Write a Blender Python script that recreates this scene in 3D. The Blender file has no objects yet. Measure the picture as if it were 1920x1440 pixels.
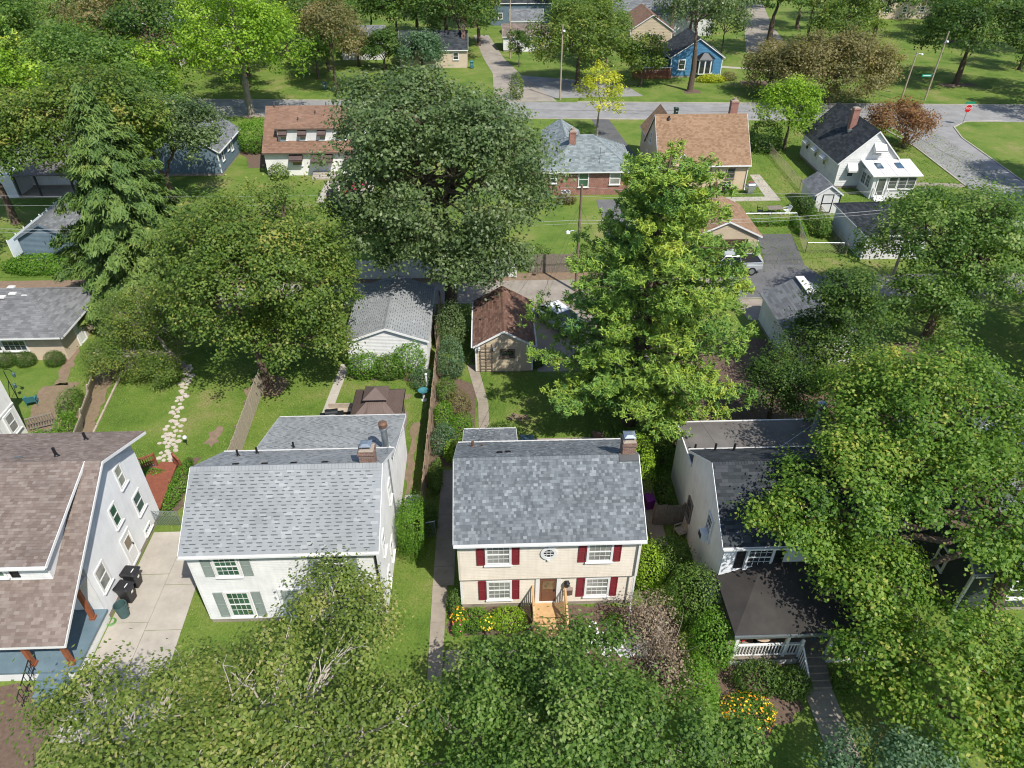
import bpy, math, random
import numpy as np
from mathutils import Matrix, Vector
R = math.radians
rnd = random.Random(7)
S = bpy.context.scene
COL = S.collection

# ---------------------------------------------------------------- camera, sky, sun, exposure
cam = bpy.data.cameras.new('camera'); camo = bpy.data.objects.new('camera', cam); COL.objects.link(camo)
camo.location = (0, 0, 30.0); camo.rotation_euler = (R(90 - 36.79), 0, R(-1.9))
cam.sensor_width = 36.0; cam.lens = 24.96; cam.clip_start = 0.5; cam.clip_end = 2000
S.camera = camo
SUN_EL, SUN_AZ = 53.0, 144.0                       # azimuth clockwise from +Y
wd = bpy.data.worlds.new('World'); S.world = wd; wd.use_nodes = True
wn = wd.node_tree.nodes; wl = wd.node_tree.links
sky = wn.new('ShaderNodeTexSky'); sky.sky_type = 'NISHITA'; sky.sun_disc = False
sky.sun_elevation = R(SUN_EL); sky.sun_rotation = R(SUN_AZ); sky.altitude = 200; sky.dust_density = 1.0
bg = wn['Background']; bg.inputs['Strength'].default_value = 0.15
wl.new(sky.outputs['Color'], bg.inputs['Color'])
sl = bpy.data.lights.new('sun', 'SUN'); sl.energy = 5.0; sl.angle = R(0.53); sl.color = (1.0, 0.95, 0.87)
so = bpy.data.objects.new('sun', sl); COL.objects.link(so)
sd = Vector((math.sin(R(SUN_AZ)) * math.cos(R(SUN_EL)), math.cos(R(SUN_AZ)) * math.cos(R(SUN_EL)), math.sin(R(SUN_EL))))
so.rotation_euler = sd.to_track_quat('Z', 'Y').to_euler(); so.location = sd * 120
S.view_settings.view_transform = 'Standard'; S.view_settings.look = 'None'
S.view_settings.exposure = 0.32; S.view_settings.gamma = 1.0
S.cycles.max_bounces = 6; S.cycles.diffuse_bounces = 3; S.cycles.glossy_bounces = 2
S.cycles.transmission_bounces = 3; S.cycles.transparent_max_bounces = 6
S.cycles.caustics_reflective = False; S.cycles.caustics_refractive = False
S.cycles.use_denoising = True; S.cycles.pixel_filter_type = 'BLACKMAN_HARRIS'; S.cycles.filter_width = 1.1
S.cycles.use_adaptive_sampling = True; S.cycles.adaptive_threshold = 0.02

# ---------------------------------------------------------------- materials
MATS = {}
def newmat(name):
    m = bpy.data.materials.new(name); m.use_nodes = True; MATS[name] = m
    nt = m.node_tree; b = nt.nodes['Principled BSDF']
    return m, nt, b
def node(nt, t, **k):
    n = nt.nodes.new(t)
    for a, v in k.items(): setattr(n, a, v)
    return n
def noise(nt, scale, detail=5, rough=.6, co=None):
    n = node(nt, 'ShaderNodeTexNoise'); n.inputs['Scale'].default_value = scale
    n.inputs['Detail'].default_value = detail; n.inputs['Roughness'].default_value = rough
    if co is not None: nt.links.new(co, n.inputs['Vector'])
    return n
def ramp(nt, stops, fac=None):
    r = node(nt, 'ShaderNodeValToRGB'); e = r.color_ramp.elements
    while len(e) < len(stops): e.new(0.5)
    for i, (p, c) in enumerate(stops):
        e[i].position = p; e[i].color = (*c, 1)
    if fac is not None: nt.links.new(fac, r.inputs['Fac'])
    return r
def coord(nt):
    g = node(nt, 'ShaderNodeNewGeometry'); return g.outputs['Position']
def add_bump(nt, b, src, dist=.01, st=.5):
    bp = node(nt, 'ShaderNodeBump'); bp.inputs['Distance'].default_value = dist; bp.inputs['Strength'].default_value = st
    nt.links.new(src, bp.inputs['Height']); nt.links.new(bp.outputs['Normal'], b.inputs['Normal'])
def mul(nt, a, bcol, fac=1.0):
    m = node(nt, 'ShaderNodeMix', data_type='RGBA', blend_type='MULTIPLY'); m.inputs[0].default_value = fac
    nt.links.new(a, m.inputs[6]); nt.links.new(bcol, m.inputs[7]); return m.outputs[2]
def pm(name, c1, c2=None, scale=3.0, rough=.75, bump=0.0, bscale=60.0, spec=.3, metal=0.0, detail=5, dirt=0.0, streak=0.0):
    m, nt, b = newmat(name); c2 = c2 or tuple(x * .82 for x in c1)
    co = coord(nt); n = noise(nt, scale, detail, .65, co)
    r = ramp(nt, [(.3, c1), (.7, c2)], n.outputs['Fac']); out = r.outputs['Color']
    if dirt:
        n2 = noise(nt, .6, 6, .7, co); r2 = ramp(nt, [(.35, (1, 1, 1)), (.75, (1 - dirt,) * 3)], n2.outputs['Fac'])
        out = mul(nt, out, r2.outputs['Color'])
    if streak:
        vm = node(nt, 'ShaderNodeVectorMath', operation='MULTIPLY'); nt.links.new(co, vm.inputs[0]); vm.inputs[1].default_value = (5, 5, .45); n3 = noise(nt, 1.0, 6, .7, vm.outputs[0])
        r3 = ramp(nt, [(.42, (1, 1, 1)), (.8, (1 - streak, 1 - streak * 1.05, 1 - streak * 1.15))], n3.outputs['Fac']); out = mul(nt, out, r3.outputs['Color'])
    nt.links.new(out, b.inputs['Base Color'])
    b.inputs['Roughness'].default_value = rough; b.inputs['Specular IOR Level'].default_value = spec; b.inputs['Metallic'].default_value = metal
    if bump:
        nb = noise(nt, bscale, 4, .6, co); add_bump(nt, b, nb.outputs['Fac'], bump)
    return m
def tm(name, stops, rough=.6, spec=.3, transl=0.0, big=.0, bigscale=.5, bump=0.0):
    """colour from the per-piece 'tint' value of the mesh"""
    m, nt, b = newmat(name); a = node(nt, 'ShaderNodeAttribute', attribute_name='tint')
    r = ramp(nt, stops, a.outputs['Fac']); out = r.outputs['Color']; co = coord(nt)
    if big:
        n = noise(nt, bigscale, 5, .65, co); r2 = ramp(nt, [(.3, (1 + big * .5,) * 3), (.72, (1 - big,) * 3)], n.outputs['Fac'])
        out = mul(nt, out, r2.outputs['Color'])
    nt.links.new(out, b.inputs['Base Color']); b.inputs['Roughness'].default_value = rough
    b.inputs['Specular IOR Level'].default_value = spec
    if bump:
        nb = noise(nt, 90, 3, .6, co); add_bump(nt, b, nb.outputs['Fac'], bump)
    if transl:
        t = node(nt, 'ShaderNodeBsdfTranslucent'); mx = node(nt, 'ShaderNodeMixShader'); mx.inputs[0].default_value = transl
        g = node(nt, 'ShaderNodeMix', data_type='RGBA', blend_type='MULTIPLY'); g.inputs[0].default_value = 1
        nt.links.new(out, g.inputs[6]); g.inputs[7].default_value = (1.5, 1.45, .6, 1)
        nt.links.new(g.outputs[2], t.inputs['Color'])
        nt.links.new(b.outputs[0], mx.inputs[1]); nt.links.new(t.outputs[0], mx.inputs[2])
        nt.links.new(mx.outputs[0], nt.nodes['Material Output'].inputs['Surface'])
    return m
def brickmat(name, c1, c2, mortar, scale=1.0):
    m, nt, b = newmat(name); g = node(nt, 'ShaderNodeNewGeometry'); sx = node(nt, 'ShaderNodeSeparateXYZ')
    nt.links.new(g.outputs['Position'], sx.inputs[0]); ad = node(nt, 'ShaderNodeMath', operation='ADD')
    nt.links.new(sx.outputs[0], ad.inputs[0]); nt.links.new(sx.outputs[1], ad.inputs[1])
    cb = node(nt, 'ShaderNodeCombineXYZ'); nt.links.new(ad.outputs[0], cb.inputs[0]); nt.links.new(sx.outputs[2], cb.inputs[1])
    bt = node(nt, 'ShaderNodeTexBrick'); nt.links.new(cb.outputs[0], bt.inputs['Vector'])
    bt.inputs['Scale'].default_value = scale; bt.inputs['Brick Width'].default_value = .22; bt.inputs['Row Height'].default_value = .075
    bt.inputs['Mortar Size'].default_value = .010; bt.inputs['Color1'].default_value = (*c1, 1); bt.inputs['Color2'].default_value = (*c2, 1)
    bt.inputs['Mortar'].default_value = (*mortar, 1)
    n = noise(nt, 2.0, 5, .6, g.outputs['Position']); r2 = ramp(nt, [(.3, (1.1,) * 3), (.75, (.7,) * 3)], n.outputs['Fac'])
    nt.links.new(mul(nt, bt.outputs['Color'], r2.outputs['Color']), b.inputs['Base Color']); b.inputs['Roughness'].default_value = .85
    add_bump(nt, b, bt.outputs['Fac'], -.01, .6)
    return m
def glassmat(name, base, rough=.06):
    m, nt, b = newmat(name); co = coord(nt); n = noise(nt, 1.1, 2, .5, co)
    r = ramp(nt, [(.35, base), (.7, tuple(x * .55 for x in base))], n.outputs['Fac']); nt.links.new(r.outputs['Color'], b.inputs['Base Color'])
    b.inputs['Roughness'].default_value = rough; b.inputs['Specular IOR Level'].default_value = .8; b.inputs['Coat Weight'].default_value = .6
    b.inputs['Coat Roughness'].default_value = .02
    return m

pm('white_trim', (.72, .72, .71), (.66, .66, .65), 2, .5, dirt=.1)
pm('white_siding', (.67, .67, .66), (.60, .605, .605), 1.2, .5, dirt=.12, streak=.12)
pm('cool_siding', (.68, .685, .695), (.62, .63, .645), 1.2, .5, dirt=.1, streak=.10)
pm('cream_siding', (.67, .605, .52), (.60, .54, .46), 1.0, .55, dirt=.12, streak=.12)
pm('tan_siding', (.49, .405, .29), (.43, .355, .25), 1.0, .6, dirt=.15)
pm('pale_blue_panel', (.52, .60, .66), (.44, .52, .58), 1.5, .45, dirt=.2)
pm('white_stucco', (.80, .79, .76), (.75, .74, .71), .9, .9, .008, 40, dirt=.18, streak=.15)
pm('cream_stucco', (.62, .49, .34), (.55, .43, .29), .9, .9, .008, 40, dirt=.15)
pm('beige_stucco', (.58, .47, .36), (.50, .41, .31), .9, .9, .008, 40, dirt=.15)
pm('blue_siding', (.075, .22, .37), (.055, .17, .30), 1.2, .6, dirt=.15)
pm('slate_siding', (.13, .18, .22), (.10, .145, .18), 1.2, .6, dirt=.1)
pm('dark_siding', (.045, .055, .055), (.03, .04, .04), 1.2, .6)
pm('red_paint', (.20, .026, .035), (.16, .02, .028), 3, .5)
pm('sage_paint', (.25, .29, .27), (.21, .25, .23), 3, .55)
pm('black_paint', (.018, .018, .02), (.012, .012, .014), 3, .45)
pm('black_plastic', (.022, .022, .024), (.016, .016, .018), 3, .38, spec=.5)
pm('green_plastic', (.06, .11, .11), (.045, .085, .085), 4, .5)
pm('dark_green_plastic', (.02, .05, .035), (.015, .04, .028), 4, .5)
pm('purple_plastic', (.12, .015, .16), None, 3, .5)
pm('blue_plastic', (.02, .16, .30), (.015, .12, .24), 3, .5)
pm('teal_paint', (.05, .19, .22), (.04, .15, .17), 3, .6)
pm('pink_plastic', (.55, .05, .14), None, 3, .5)
pm('red_cloth', (.42, .02, .03), None, 6, .8)
pm('orange_cloth', (.55, .10, .04), None, 6, .8)
pm('tan_cloth', (.45, .34, .24), None, 8, .85)
pm('new_wood', (.52, .34, .17), (.42, .26, .12), 4, .65, .004, 60)
pm('old_wood', (.42, .36, .28), (.31, .26, .20), 5, .85, .005, 60)
pm('fence_wood', (.36, .27, .18), (.27, .20, .13), 4, .85, .005, 60)
pm('grey_wood', (.22, .19, .155), (.15, .13, .11), 5, .9, .005, 60)
pm('red_stain', (.27, .095, .055), (.19, .06, .035), 4, .7, .004, 60, dirt=.2)
pm('orange_stain', (.27, .09, .04), (.21, .07, .03), 4, .55)
pm('pole_wood', (.21, .16, .12), (.14, .10, .075), 5, .9, .008, 30)
pm('light_pole_wood', (.36, .30, .22), (.28, .23, .17), 5, .9, .008, 30)
pm('concrete', (.44, .40, .345), (.35, .32, .275), .8, .9, .006, 40, dirt=.25)
pm('old_concrete', (.34, .29, .235), (.25, .215, .175), 1.1, .92, .008, 40, dirt=.3)
pm('alley_concrete', (.33, .295, .25), (.25, .22, .19), .5, .93, .008, 40, dirt=.3)
pm('asphalt', (.150, .150, .152), (.115, .115, .118), .35, .95, .006, 80, dirt=.25)
pm('pale_asphalt', (.27, .268, .265), (.215, .213, .21), .3, .95, .006, 80, dirt=.2)
pm('fresh_asphalt', (.075, .076, .08), (.12, .118, .115), .45, .95, .006, 80)
pm('crack_tar', (.03, .03, .03), None, 3, .7)
pm('flagstone', (.50, .45, .38), (.36, .31, .26), 2.5, .9, .01, 25)
pm('white_stone', (.66, .66, .65), (.52, .52, .52), 4, .85, .01, 25)
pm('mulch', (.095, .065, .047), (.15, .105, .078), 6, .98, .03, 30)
pm('bare_soil', (.23, .165, .115), (.16, .115, .08), 3, .98, .02, 30)
pm('porch_paint', (.14, .20, .235), (.11, .165, .20), 1.2, .45, dirt=.15)
pm('dark_metal', (.028, .03, .033), None, 5, .45, metal=.5)
pm('galvanised', (.46, .50, .53), (.36, .40, .43), 8, .35, metal=.8)
pm('rusty_metal', (.20, .11, .07), (.12, .075, .055), 10, .7, metal=.3)
pm('brown_metal', (.155, .115, .098), (.13, .095, .08), 2, .45, metal=.3)
pm('ac_metal', (.42, .42, .40), (.36, .36, .345), 4, .5)
pm('car_white', (.62, .65, .68), (.60, .63, .66), 1, .2, spec=.6)
pm('car_silver', (.46, .49, .52), (.44, .47, .50), 1, .25, metal=.3, spec=.6)
pm('tyre', (.018, .018, .018), None, 5, .85)
pm('dark_roof_flat', (.11, .10, .095), (.16, .15, .14), .7, .95, .01, 60, dirt=.3)
pm('porch_dark_roof', (.034, .031, .029), (.058, .052, .047), .7, .95, .01, 60, dirt=.3)
pm('white_metal_roof', (.70, .69, .67), (.62, .61, .59), .8, .4, dirt=.18)
pm('brown_awning', (.10, .07, .062), (.08, .055, .05), 2, .55)
pm('sign_green', (.01, .22, .13), None, 2, .4)
pm('sign_red', (.50, .012, .02), None, 2, .4)
pm('insulator', (.5, .5, .5), None, 2, .3)
pm('wire_dark', (.02, .02, .02), None, 2, .6)
pm('wire_pale', (.34, .34, .34), None, 2, .6)
pm('lamp_white', (.7, .72, .74), None, 2, .3)
pm('hose', (.10, .30, .06), None, 2, .4)
pm('door_brown', (.16, .075, .045), (.13, .06, .035), 3, .5)
pm('garage_brown', (.085, .048, .036), None, 3, .5)
pm('interior_dark', (.02, .018, .016), None, 3, .9)
pm('blue_grey_trim', (.10, .16, .21), None, 2, .5)
glassmat('glass_dark', (.035, .045, .05)); glassmat('glass_tree_reflection', (.055, .13, .085)); glassmat('glass_curtain', (.30, .30, .28))  # green panes: reflection of trees painted into the base colour
glassmat('glass_blue', (.05, .10, .15)); glassmat('glass_warm', (.20, .14, .08)); glassmat('glass_car', (.012, .016, .02), .03)
glassmat('screen_grey', (.10, .11, .105), .25)
brickmat('brick_red', (.30, .095, .06), (.23, .065, .045), (.38, .33, .28))
brickmat('brick_brown', (.21, .105, .075), (.13, .07, .052), (.26, .22, .19))
brickmat('brick_tan', (.40, .30, .22), (.30, .22, .16), (.40, .36, .3))
# shingles: colour of each tab from its tint
tm('roof_grey_mix', [(0, (.088, .098, .106)), (.3, (.112, .124, .133)), (.55, (.134, .149, .159)), (.85, (.165, .183, .193)), (1, (.225, .245, .255))], .92, .2, 0, .22, .6, .004)
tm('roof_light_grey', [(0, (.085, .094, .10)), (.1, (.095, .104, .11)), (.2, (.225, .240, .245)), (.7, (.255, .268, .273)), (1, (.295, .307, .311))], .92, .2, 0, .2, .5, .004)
tm('roof_brown_mix', [(0, (.142, .108, .092)), (.35, (.168, .132, .114)), (.7, (.192, .154, .134)), (1, (.225, .188, .165))], .92, .2, 0, .22, .5, .004)
tm('roof_brown', [(0, (.10, .055, .04)), (.5, (.15, .085, .062)), (1, (.20, .12, .09))], .92, .2, 0, .2, .35, .004)
tm('roof_tan', [(0, (.19, .115, .068)), (.4, (.235, .148, .090)), (1, (.275, .182, .118))], .92, .2, 0, .12, .3, .004)
tm('roof_russet', [(0, (.165, .098, .066)), (.5, (.195, .118, .082)), (1, (.225, .14, .10))], .92, .2, 0, .2, .3, .004)
tm('roof_charcoal', [(0, (.022, .026, .03)), (.5, (.036, .042, .048)), (1, (.055, .06, .066))], .92, .2, 0, .2, .3, .004)
tm('roof_slate', [(0, (.105, .11, .115)), (.5, (.14, .148, .155)), (1, (.18, .19, .198))], .92, .2, 0, .15, .3, .004)
tm('roof_sage', [(0, (.13, .16, .165)), (.5, (.185, .215, .22)), (1, (.25, .28, .285))], .92, .2, 0, .15, .3, .004)
tm('roof_old_grey', [(0, (.115, .118, .12)), (.5, (.15, .153, .156)), (1, (.185, .188, .19))], .92, .2, 0, .2, .5, .004)
def leafmat(name, dark, mid, light, tip=None, rough=.5, transl=.45, spec=.3):
    g = lambda c: tuple(min(.85, x * 1.7) for x in c)
    st = [(0, g(dark)), (.45, g(mid)), (.8, g(light)), (1, g(tip or light))]
    return tm(name, st, rough, spec, transl)
leafmat('leaf_maple', (.052, .082, .016), (.092, .130, .024), (.145, .175, .04), (.22, .21, .08))
leafmat('leaf_green', (.034, .072, .014), (.062, .115, .020), (.10, .160, .032), (.17, .21, .07))
leafmat('leaf_gum', (.042, .090, .012), (.080, .145, .018), (.135, .19, .030), (.24, .24, .05))
leafmat('leaf_oak', (.040, .068, .024), (.068, .104, .036), (.10, .140, .055), (.15, .185, .095), rough=.45, spec=.4)
leafmat('leaf_maple_mid', (.040, .075, .014), (.072, .115, .020), (.115, .155, .030), (.20, .19, .05))
leafmat('leaf_spruce', (.030, .062, .016), (.055, .095, .020), (.085, .125, .026), (.12, .15, .04), rough=.6, transl=.15)
leafmat('leaf_pine', (.048, .112, .028), (.105, .172, .028), (.165, .22, .030), (.24, .265, .036), rough=.55, transl=.2)
leafmat('leaf_lime', (.070, .135, .012), (.12, .20, .016), (.175, .26, .025), (.25, .32, .05))
leafmat('leaf_dark', (.022, .050, .010), (.042, .082, .015), (.07, .115, .022), (.11, .15, .035))
leafmat('leaf_yellow', (.13, .17, .012), (.22, .25, .016), (.32, .32, .03), (.42, .38, .05))
leafmat('leaf_bronze', (.070, .072, .028), (.110, .105, .040), (.155, .138, .058), (.20, .15, .075))
leafmat('leaf_red', (.085, .045, .022), (.14, .07, .032), (.19, .105, .045), (.13, .13, .045))
leafmat('leaf_blue_green', (.035, .075, .035), (.060, .11, .055), (.095, .15, .08), (.15, .20, .12))
leafmat('leaf_hedge', (.035, .085, .010), (.065, .14, .014), (.10, .19, .022), (.16, .24, .04))
leafmat('leaf_dry', (.075, .055, .038), (.12, .09, .062), (.17, .13, .09), (.13, .14, .05), transl=.1)
leafmat('petal_yellow', (.45, .22, .01), (.62, .36, .015), (.70, .45, .03), transl=.15)
leafmat('petal_orange', (.45, .12, .01), (.60, .20, .012), (.70, .38, .02), transl=.15)
leafmat('petal_pink', (.45, .02, .08), (.55, .04, .12), (.65, .10, .2), transl=.15)
leafmat('petal_white', (.6, .6, .6), (.7, .7, .7), (.75, .75, .75), transl=.1)
leafmat('grass_blade', (.050, .095, .012), (.080, .135, .020), (.118, .158, .032), (.20, .18, .075), rough=.65, transl=.25)
pm('bark_grey', (.26, .23, .195), (.17, .15, .125), 6, .95, .02, 25)
pm('bark_brown', (.125, .09, .065), (.08, .058, .042), 6, .95, .02, 25)
pm('bark_pale', (.42, .38, .33), (.30, .27, .23), 6, .95, .015, 25)
# lawns
m, nt, b = newmat('lawn'); co = coord(nt)
n1 = noise(nt, .22, 8, .72, co); n2 = noise(nt, 9, 5, .7, co)
r1 = ramp(nt, [(.32, (.062, .115, .018)), (.45, (.105, .168, .028)), (.56, (.145, .190, .042)), (.68, (.225, .205, .085))], n1.outputs['Fac'])
r2 = ramp(nt, [(.25, (.62,) * 3), (.75, (1.25,) * 3)], n2.outputs['Fac'])
nt.links.new(mul(nt, r1.outputs['Color'], r2.outputs['Color']), b.inputs['Base Color']); b.inputs['Roughness'].default_value = .9
b.inputs['Specular IOR Level'].default_value = .15; add_bump(nt, b, n2.outputs['Fac'], .05, .6)

# ---------------------------------------------------------------- mesh helpers
class MB:
    def __init__(s): s.v = []; s.f = []; s.t = []
    def face(s, pts, t=.5):
        i = len(s.v); s.v.extend(pts); s.f.append(tuple(range(i, i + len(pts)))); s.t.append(t)
    def hexa(s, p, t=.5):
        i = len(s.v); s.v.extend(p)
        for q in ((0, 3, 2, 1), (4, 5, 6, 7), (0, 1, 5, 4), (1, 2, 6, 5), (2, 3, 7, 6), (3, 0, 4, 7)):
            s.f.append(tuple(i + k for k in q)); s.t.append(t)
        return s
    def box(s, x0, y0, z0, x1, y1, z1, t=.5):
        return s.hexa([(x0, y0, z0), (x1, y0, z0), (x1, y1, z0), (x0, y1, z0), (x0, y0, z1), (x1, y0, z1), (x1, y1, z1), (x0, y1, z1)], t)
    def bar(s, a, b, w, h=None, t=.5):
        """square bar from a to b"""
        h = h or w; a = Vector(a); b = Vector(b); d = (b - a).normalized()
        up = Vector((0, 0, 1)) if abs(d.z) < .95 else Vector((0, 1, 0))
        sx = d.cross(up).normalized() * (w / 2); sy = sx.cross(d).normalized() * (h / 2)
        s.hexa([tuple(a - sx - sy), tuple(a + sx - sy), tuple(a + sx + sy), tuple(a - sx + sy), tuple(b - sx - sy), tuple(b + sx - sy), tuple(b + sx + sy), tuple(b - sx + sy)], t)
        return s
    def ring(s, c, d, r, n, ref=None):
        d = Vector(d).normalized(); up = Vector((0, 0, 1)) if abs(d.z) < .9 else Vector((1, 0, 0))
        a = d.cross(up).normalized(); b2 = d.cross(a).normalized(); i = len(s.v)
        for k in range(n):
            q = 2 * math.pi * k / n; p = Vector(c) + a * (math.cos(q) * r) + b2 * (math.sin(q) * r); s.v.append(tuple(p))
        return i
    def tube(s, pts, rad, n=6, cap=True, t=.5):
        if not hasattr(rad, '__len__'): rad = [rad] * len(pts)
        ids = []
        for k, p in enumerate(pts):
            a = Vector(pts[max(0, k - 1)]); b2 = Vector(pts[min(len(pts) - 1, k + 1)])
            ids.append(s.ring(p, b2 - a, rad[k], n))
        for k in range(len(pts) - 1):
            a, b2 = ids[k], ids[k + 1]
            for j in range(n):
                s.f.append((a + j, a + (j + 1) % n, b2 + (j + 1) % n, b2 + j)); s.t.append(t)
        if cap:
            s.f.append(tuple(ids[0] + j for j in range(n))[::-1]); s.t.append(t); s.f.append(tuple(ids[-1] + j for j in range(n))); s.t.append(t)
        return s
    def lathe(s, x, y, prof, n=14, t=.5):
        ids = []
        for r, z in prof:
            i = len(s.v); ids.append(i)
            for k in range(n):
                q = 2 * math.pi * k / n; s.v.append((x + r * math.cos(q), y + r * math.sin(q), z))
        for a, b2 in zip(ids, ids[1:]):
            for j in range(n): s.f.append((a + j, a + (j + 1) % n, b2 + (j + 1) % n, b2 + j)); s.t.append(t)
        s.f.append(tuple(ids[0] + j for j in range(n))[::-1]); s.t.append(t); s.f.append(tuple(ids[-1] + j for j in range(n))); s.t.append(t)
        return s
    def loft(s, rings, cap=True, t=.5):
        n = len(rings[0]); ids = []
        for r in rings: ids.append(len(s.v)); s.v.extend(r)
        for a, b2 in zip(ids, ids[1:]):
            for j in range(n): s.f.append((a + j, a + (j + 1) % n, b2 + (j + 1) % n, b2 + j)); s.t.append(t)
        if cap:
            s.f.append(tuple(ids[0] + j for j in range(n))[::-1]); s.t.append(t); s.f.append(tuple(ids[-1] + j for j in range(n))); s.t.append(t)
        return s
    def poly(s, pts2, z0, z1, t=.5):
        """flat slab with outline pts2"""
        n = len(pts2); i = len(s.v); s.v.extend([(x, y, z0) for x, y in pts2]); s.v.extend([(x, y, z1) for x, y in pts2])
        s.f.append(tuple(range(i + n, i + 2 * n))); s.t.append(t)
        for j in range(n): s.f.append((i + j, i + (j + 1) % n, i + n + (j + 1) % n, i + n + j)); s.t.append(t)
        return s
    def mesh(s, name, mat, tint=True, smooth=False):
        me = bpy.data.meshes.new(name); me.from_pydata([tuple(map(float, p)) for p in s.v], [], s.f)
        if tint:
            a = me.attributes.new('tint', 'FLOAT', 'FACE'); a.data.foreach_set('value', np.asarray(s.t, np.float32))
        me.materials.append(MATS[mat])
        if smooth: me.polygons.foreach_set('use_smooth', [True] * len(me.polygons))
        me.update(); return me
def fastmesh(name, V, k, tint, mat, smooth=False):
    """V: (N,k,3) polygons of k corners"""
    N = V.shape[0]; me = bpy.data.meshes.new(name)
    me.vertices.add(N * k); me.vertices.foreach_set('co', np.ascontiguousarray(V, np.float32).ravel())
    me.loops.add(N * k); me.loops.foreach_set('vertex_index', np.arange(N * k, dtype=np.int32))
    me.polygons.add(N); me.polygons.foreach_set('loop_start', np.arange(0, N * k, k, dtype=np.int32))
    try: me.polygons.foreach_set('loop_total', np.full(N, k, np.int32))
    except Exception: pass
    a = me.attributes.new('tint', 'FLOAT', 'FACE'); a.data.foreach_set('value', np.ascontiguousarray(np.clip(tint, 0, 1), np.float32))
    me.materials.append(MATS[mat]); me.update(calc_edges=True); return me
MODE = {}
def thing(name, label, cat, loc=(0, 0, 0), rz=0.0, group=None, local=False, kind=None):
    o = bpy.data.objects.new(name, None); COL.objects.link(o); o.location = loc; o.rotation_euler = (0, 0, rz); o.empty_display_size = .3
    if label: o['label'] = label
    if cat: o['category'] = cat
    if group: o['group'] = group
    if kind: o['kind'] = kind
    MODE[o] = ('L', None) if local else ('W', Vector(loc))
    return o
def place(o, parent):
    if parent is not None:
        o.parent = parent; md = MODE.get(parent)
        if md and md[0] == 'W': o.matrix_parent_inverse = Matrix.Translation(-md[1])
    return o
def part(name, mb, mat, parent, kind=None, label=None, smooth=False):
    me = mb if isinstance(mb, bpy.types.Mesh) else mb.mesh(name, mat, smooth=smooth)
    o = bpy.data.objects.new(name, me); COL.objects.link(o); place(o, parent)
    if kind: o['kind'] = kind
    if label: o['label'] = label
    return o
def single(name, label, cat, mb, mat, group=None, smooth=False, kind=None):
    o = part(name, mb, mat, None, smooth=smooth); o['label'] = label
    if cat: o['category'] = cat
    if group: o['group'] = group
    if kind: o['kind'] = kind
    return o
def struct(name, mb, mat, parent=None):
    o = part(name, mb, mat, parent)
    if parent is None: o['kind'] = 'structure'
    return o
def dup(root, loc, rz=0, label=None):
    r = root.copy(); COL.objects.link(r); r.location = loc; r.rotation_euler = (0, 0, rz); MODE[r] = MODE.get(root)
    if label: r['label'] = label
    for ch in list(root.children):
        c = ch.copy(); COL.objects.link(c); c.parent = r; c.matrix_parent_inverse = ch.matrix_parent_inverse.copy()
        for g in ch.children:
            d = g.copy(); COL.objects.link(d); d.parent = c
    return r

def text_mesh(name, body, size, ext, mat, space=1.0):
    c = bpy.data.curves.new(name, 'FONT'); c.body = body; c.size = size; c.extrude = ext; c.align_x = 'CENTER'; c.align_y = 'CENTER'; c.space_character = space
    o = bpy.data.objects.new(name, c); COL.objects.link(o); dg = bpy.context.evaluated_depsgraph_get(); me = bpy.data.meshes.new_from_object(o.evaluated_get(dg))
    bpy.data.objects.remove(o); bpy.data.curves.remove(c); me.name = name; me.materials.clear(); me.materials.append(MATS[mat]); return me
# ---------------------------------------------------------------- building kit
def vadd(a, b, k=1.0): return (a[0] + b[0] * k, a[1] + b[1] * k, a[2] + b[2] * k)
def shingles(parent, O, U, V, width, length, mat, course=.15, tab=(.18, .38), style='mix', xl=None, xr=None, seed=1, name='shingles', t=.016):
    """courses of overlapping tabs on a roof plane: O = eave corner, U along the eave, V up the slope"""
    rg = random.Random(seed); O = Vector(O); U = Vector(U).normalized(); V = Vector(V).normalized(); N = U.cross(V)
    if N.z < 0: N = -N
    mb = MB(); P = lambda x, v, h: tuple(O + U * x + V * v + N * h)
    rows = int(length / course + .5); c = length / rows
    for r in range(rows):
        va, vb = r * c - (.03 if r == 0 else 0), min((r + 1) * c + .02, length); vm = (r + .5) * c
        a = xl(vm) if xl else 0.0; b2 = xr(vm) if xr else width; x = a - rg.uniform(0, tab[0])
        while x < b2 - .01:
            w = rg.uniform(*tab); xa, xb = max(x, a), min(x + w, b2); x += w
            if xb - xa < .01: continue
            h = t + (rg.choice((0, .008)) if style != 'three' else 0); ti = rg.random()
            if style == 'band': ti = 1.0 if ti > .95 else .25 + .4 * rg.random()
            mb.face([P(xa, va, h), P(xb, va, h), P(xb, vb, .004), P(xa, vb, .004)], ti)
            mb.face([P(xa, va, -.01), P(xb, va, -.01), P(xb, va, h), P(xa, va, h)], ti * .8)
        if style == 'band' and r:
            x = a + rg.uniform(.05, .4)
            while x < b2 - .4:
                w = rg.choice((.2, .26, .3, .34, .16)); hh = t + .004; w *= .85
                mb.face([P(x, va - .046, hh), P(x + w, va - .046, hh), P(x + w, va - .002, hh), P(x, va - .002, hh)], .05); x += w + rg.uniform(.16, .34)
    return part(name, mb, mat, parent, kind='stuff')
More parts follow.
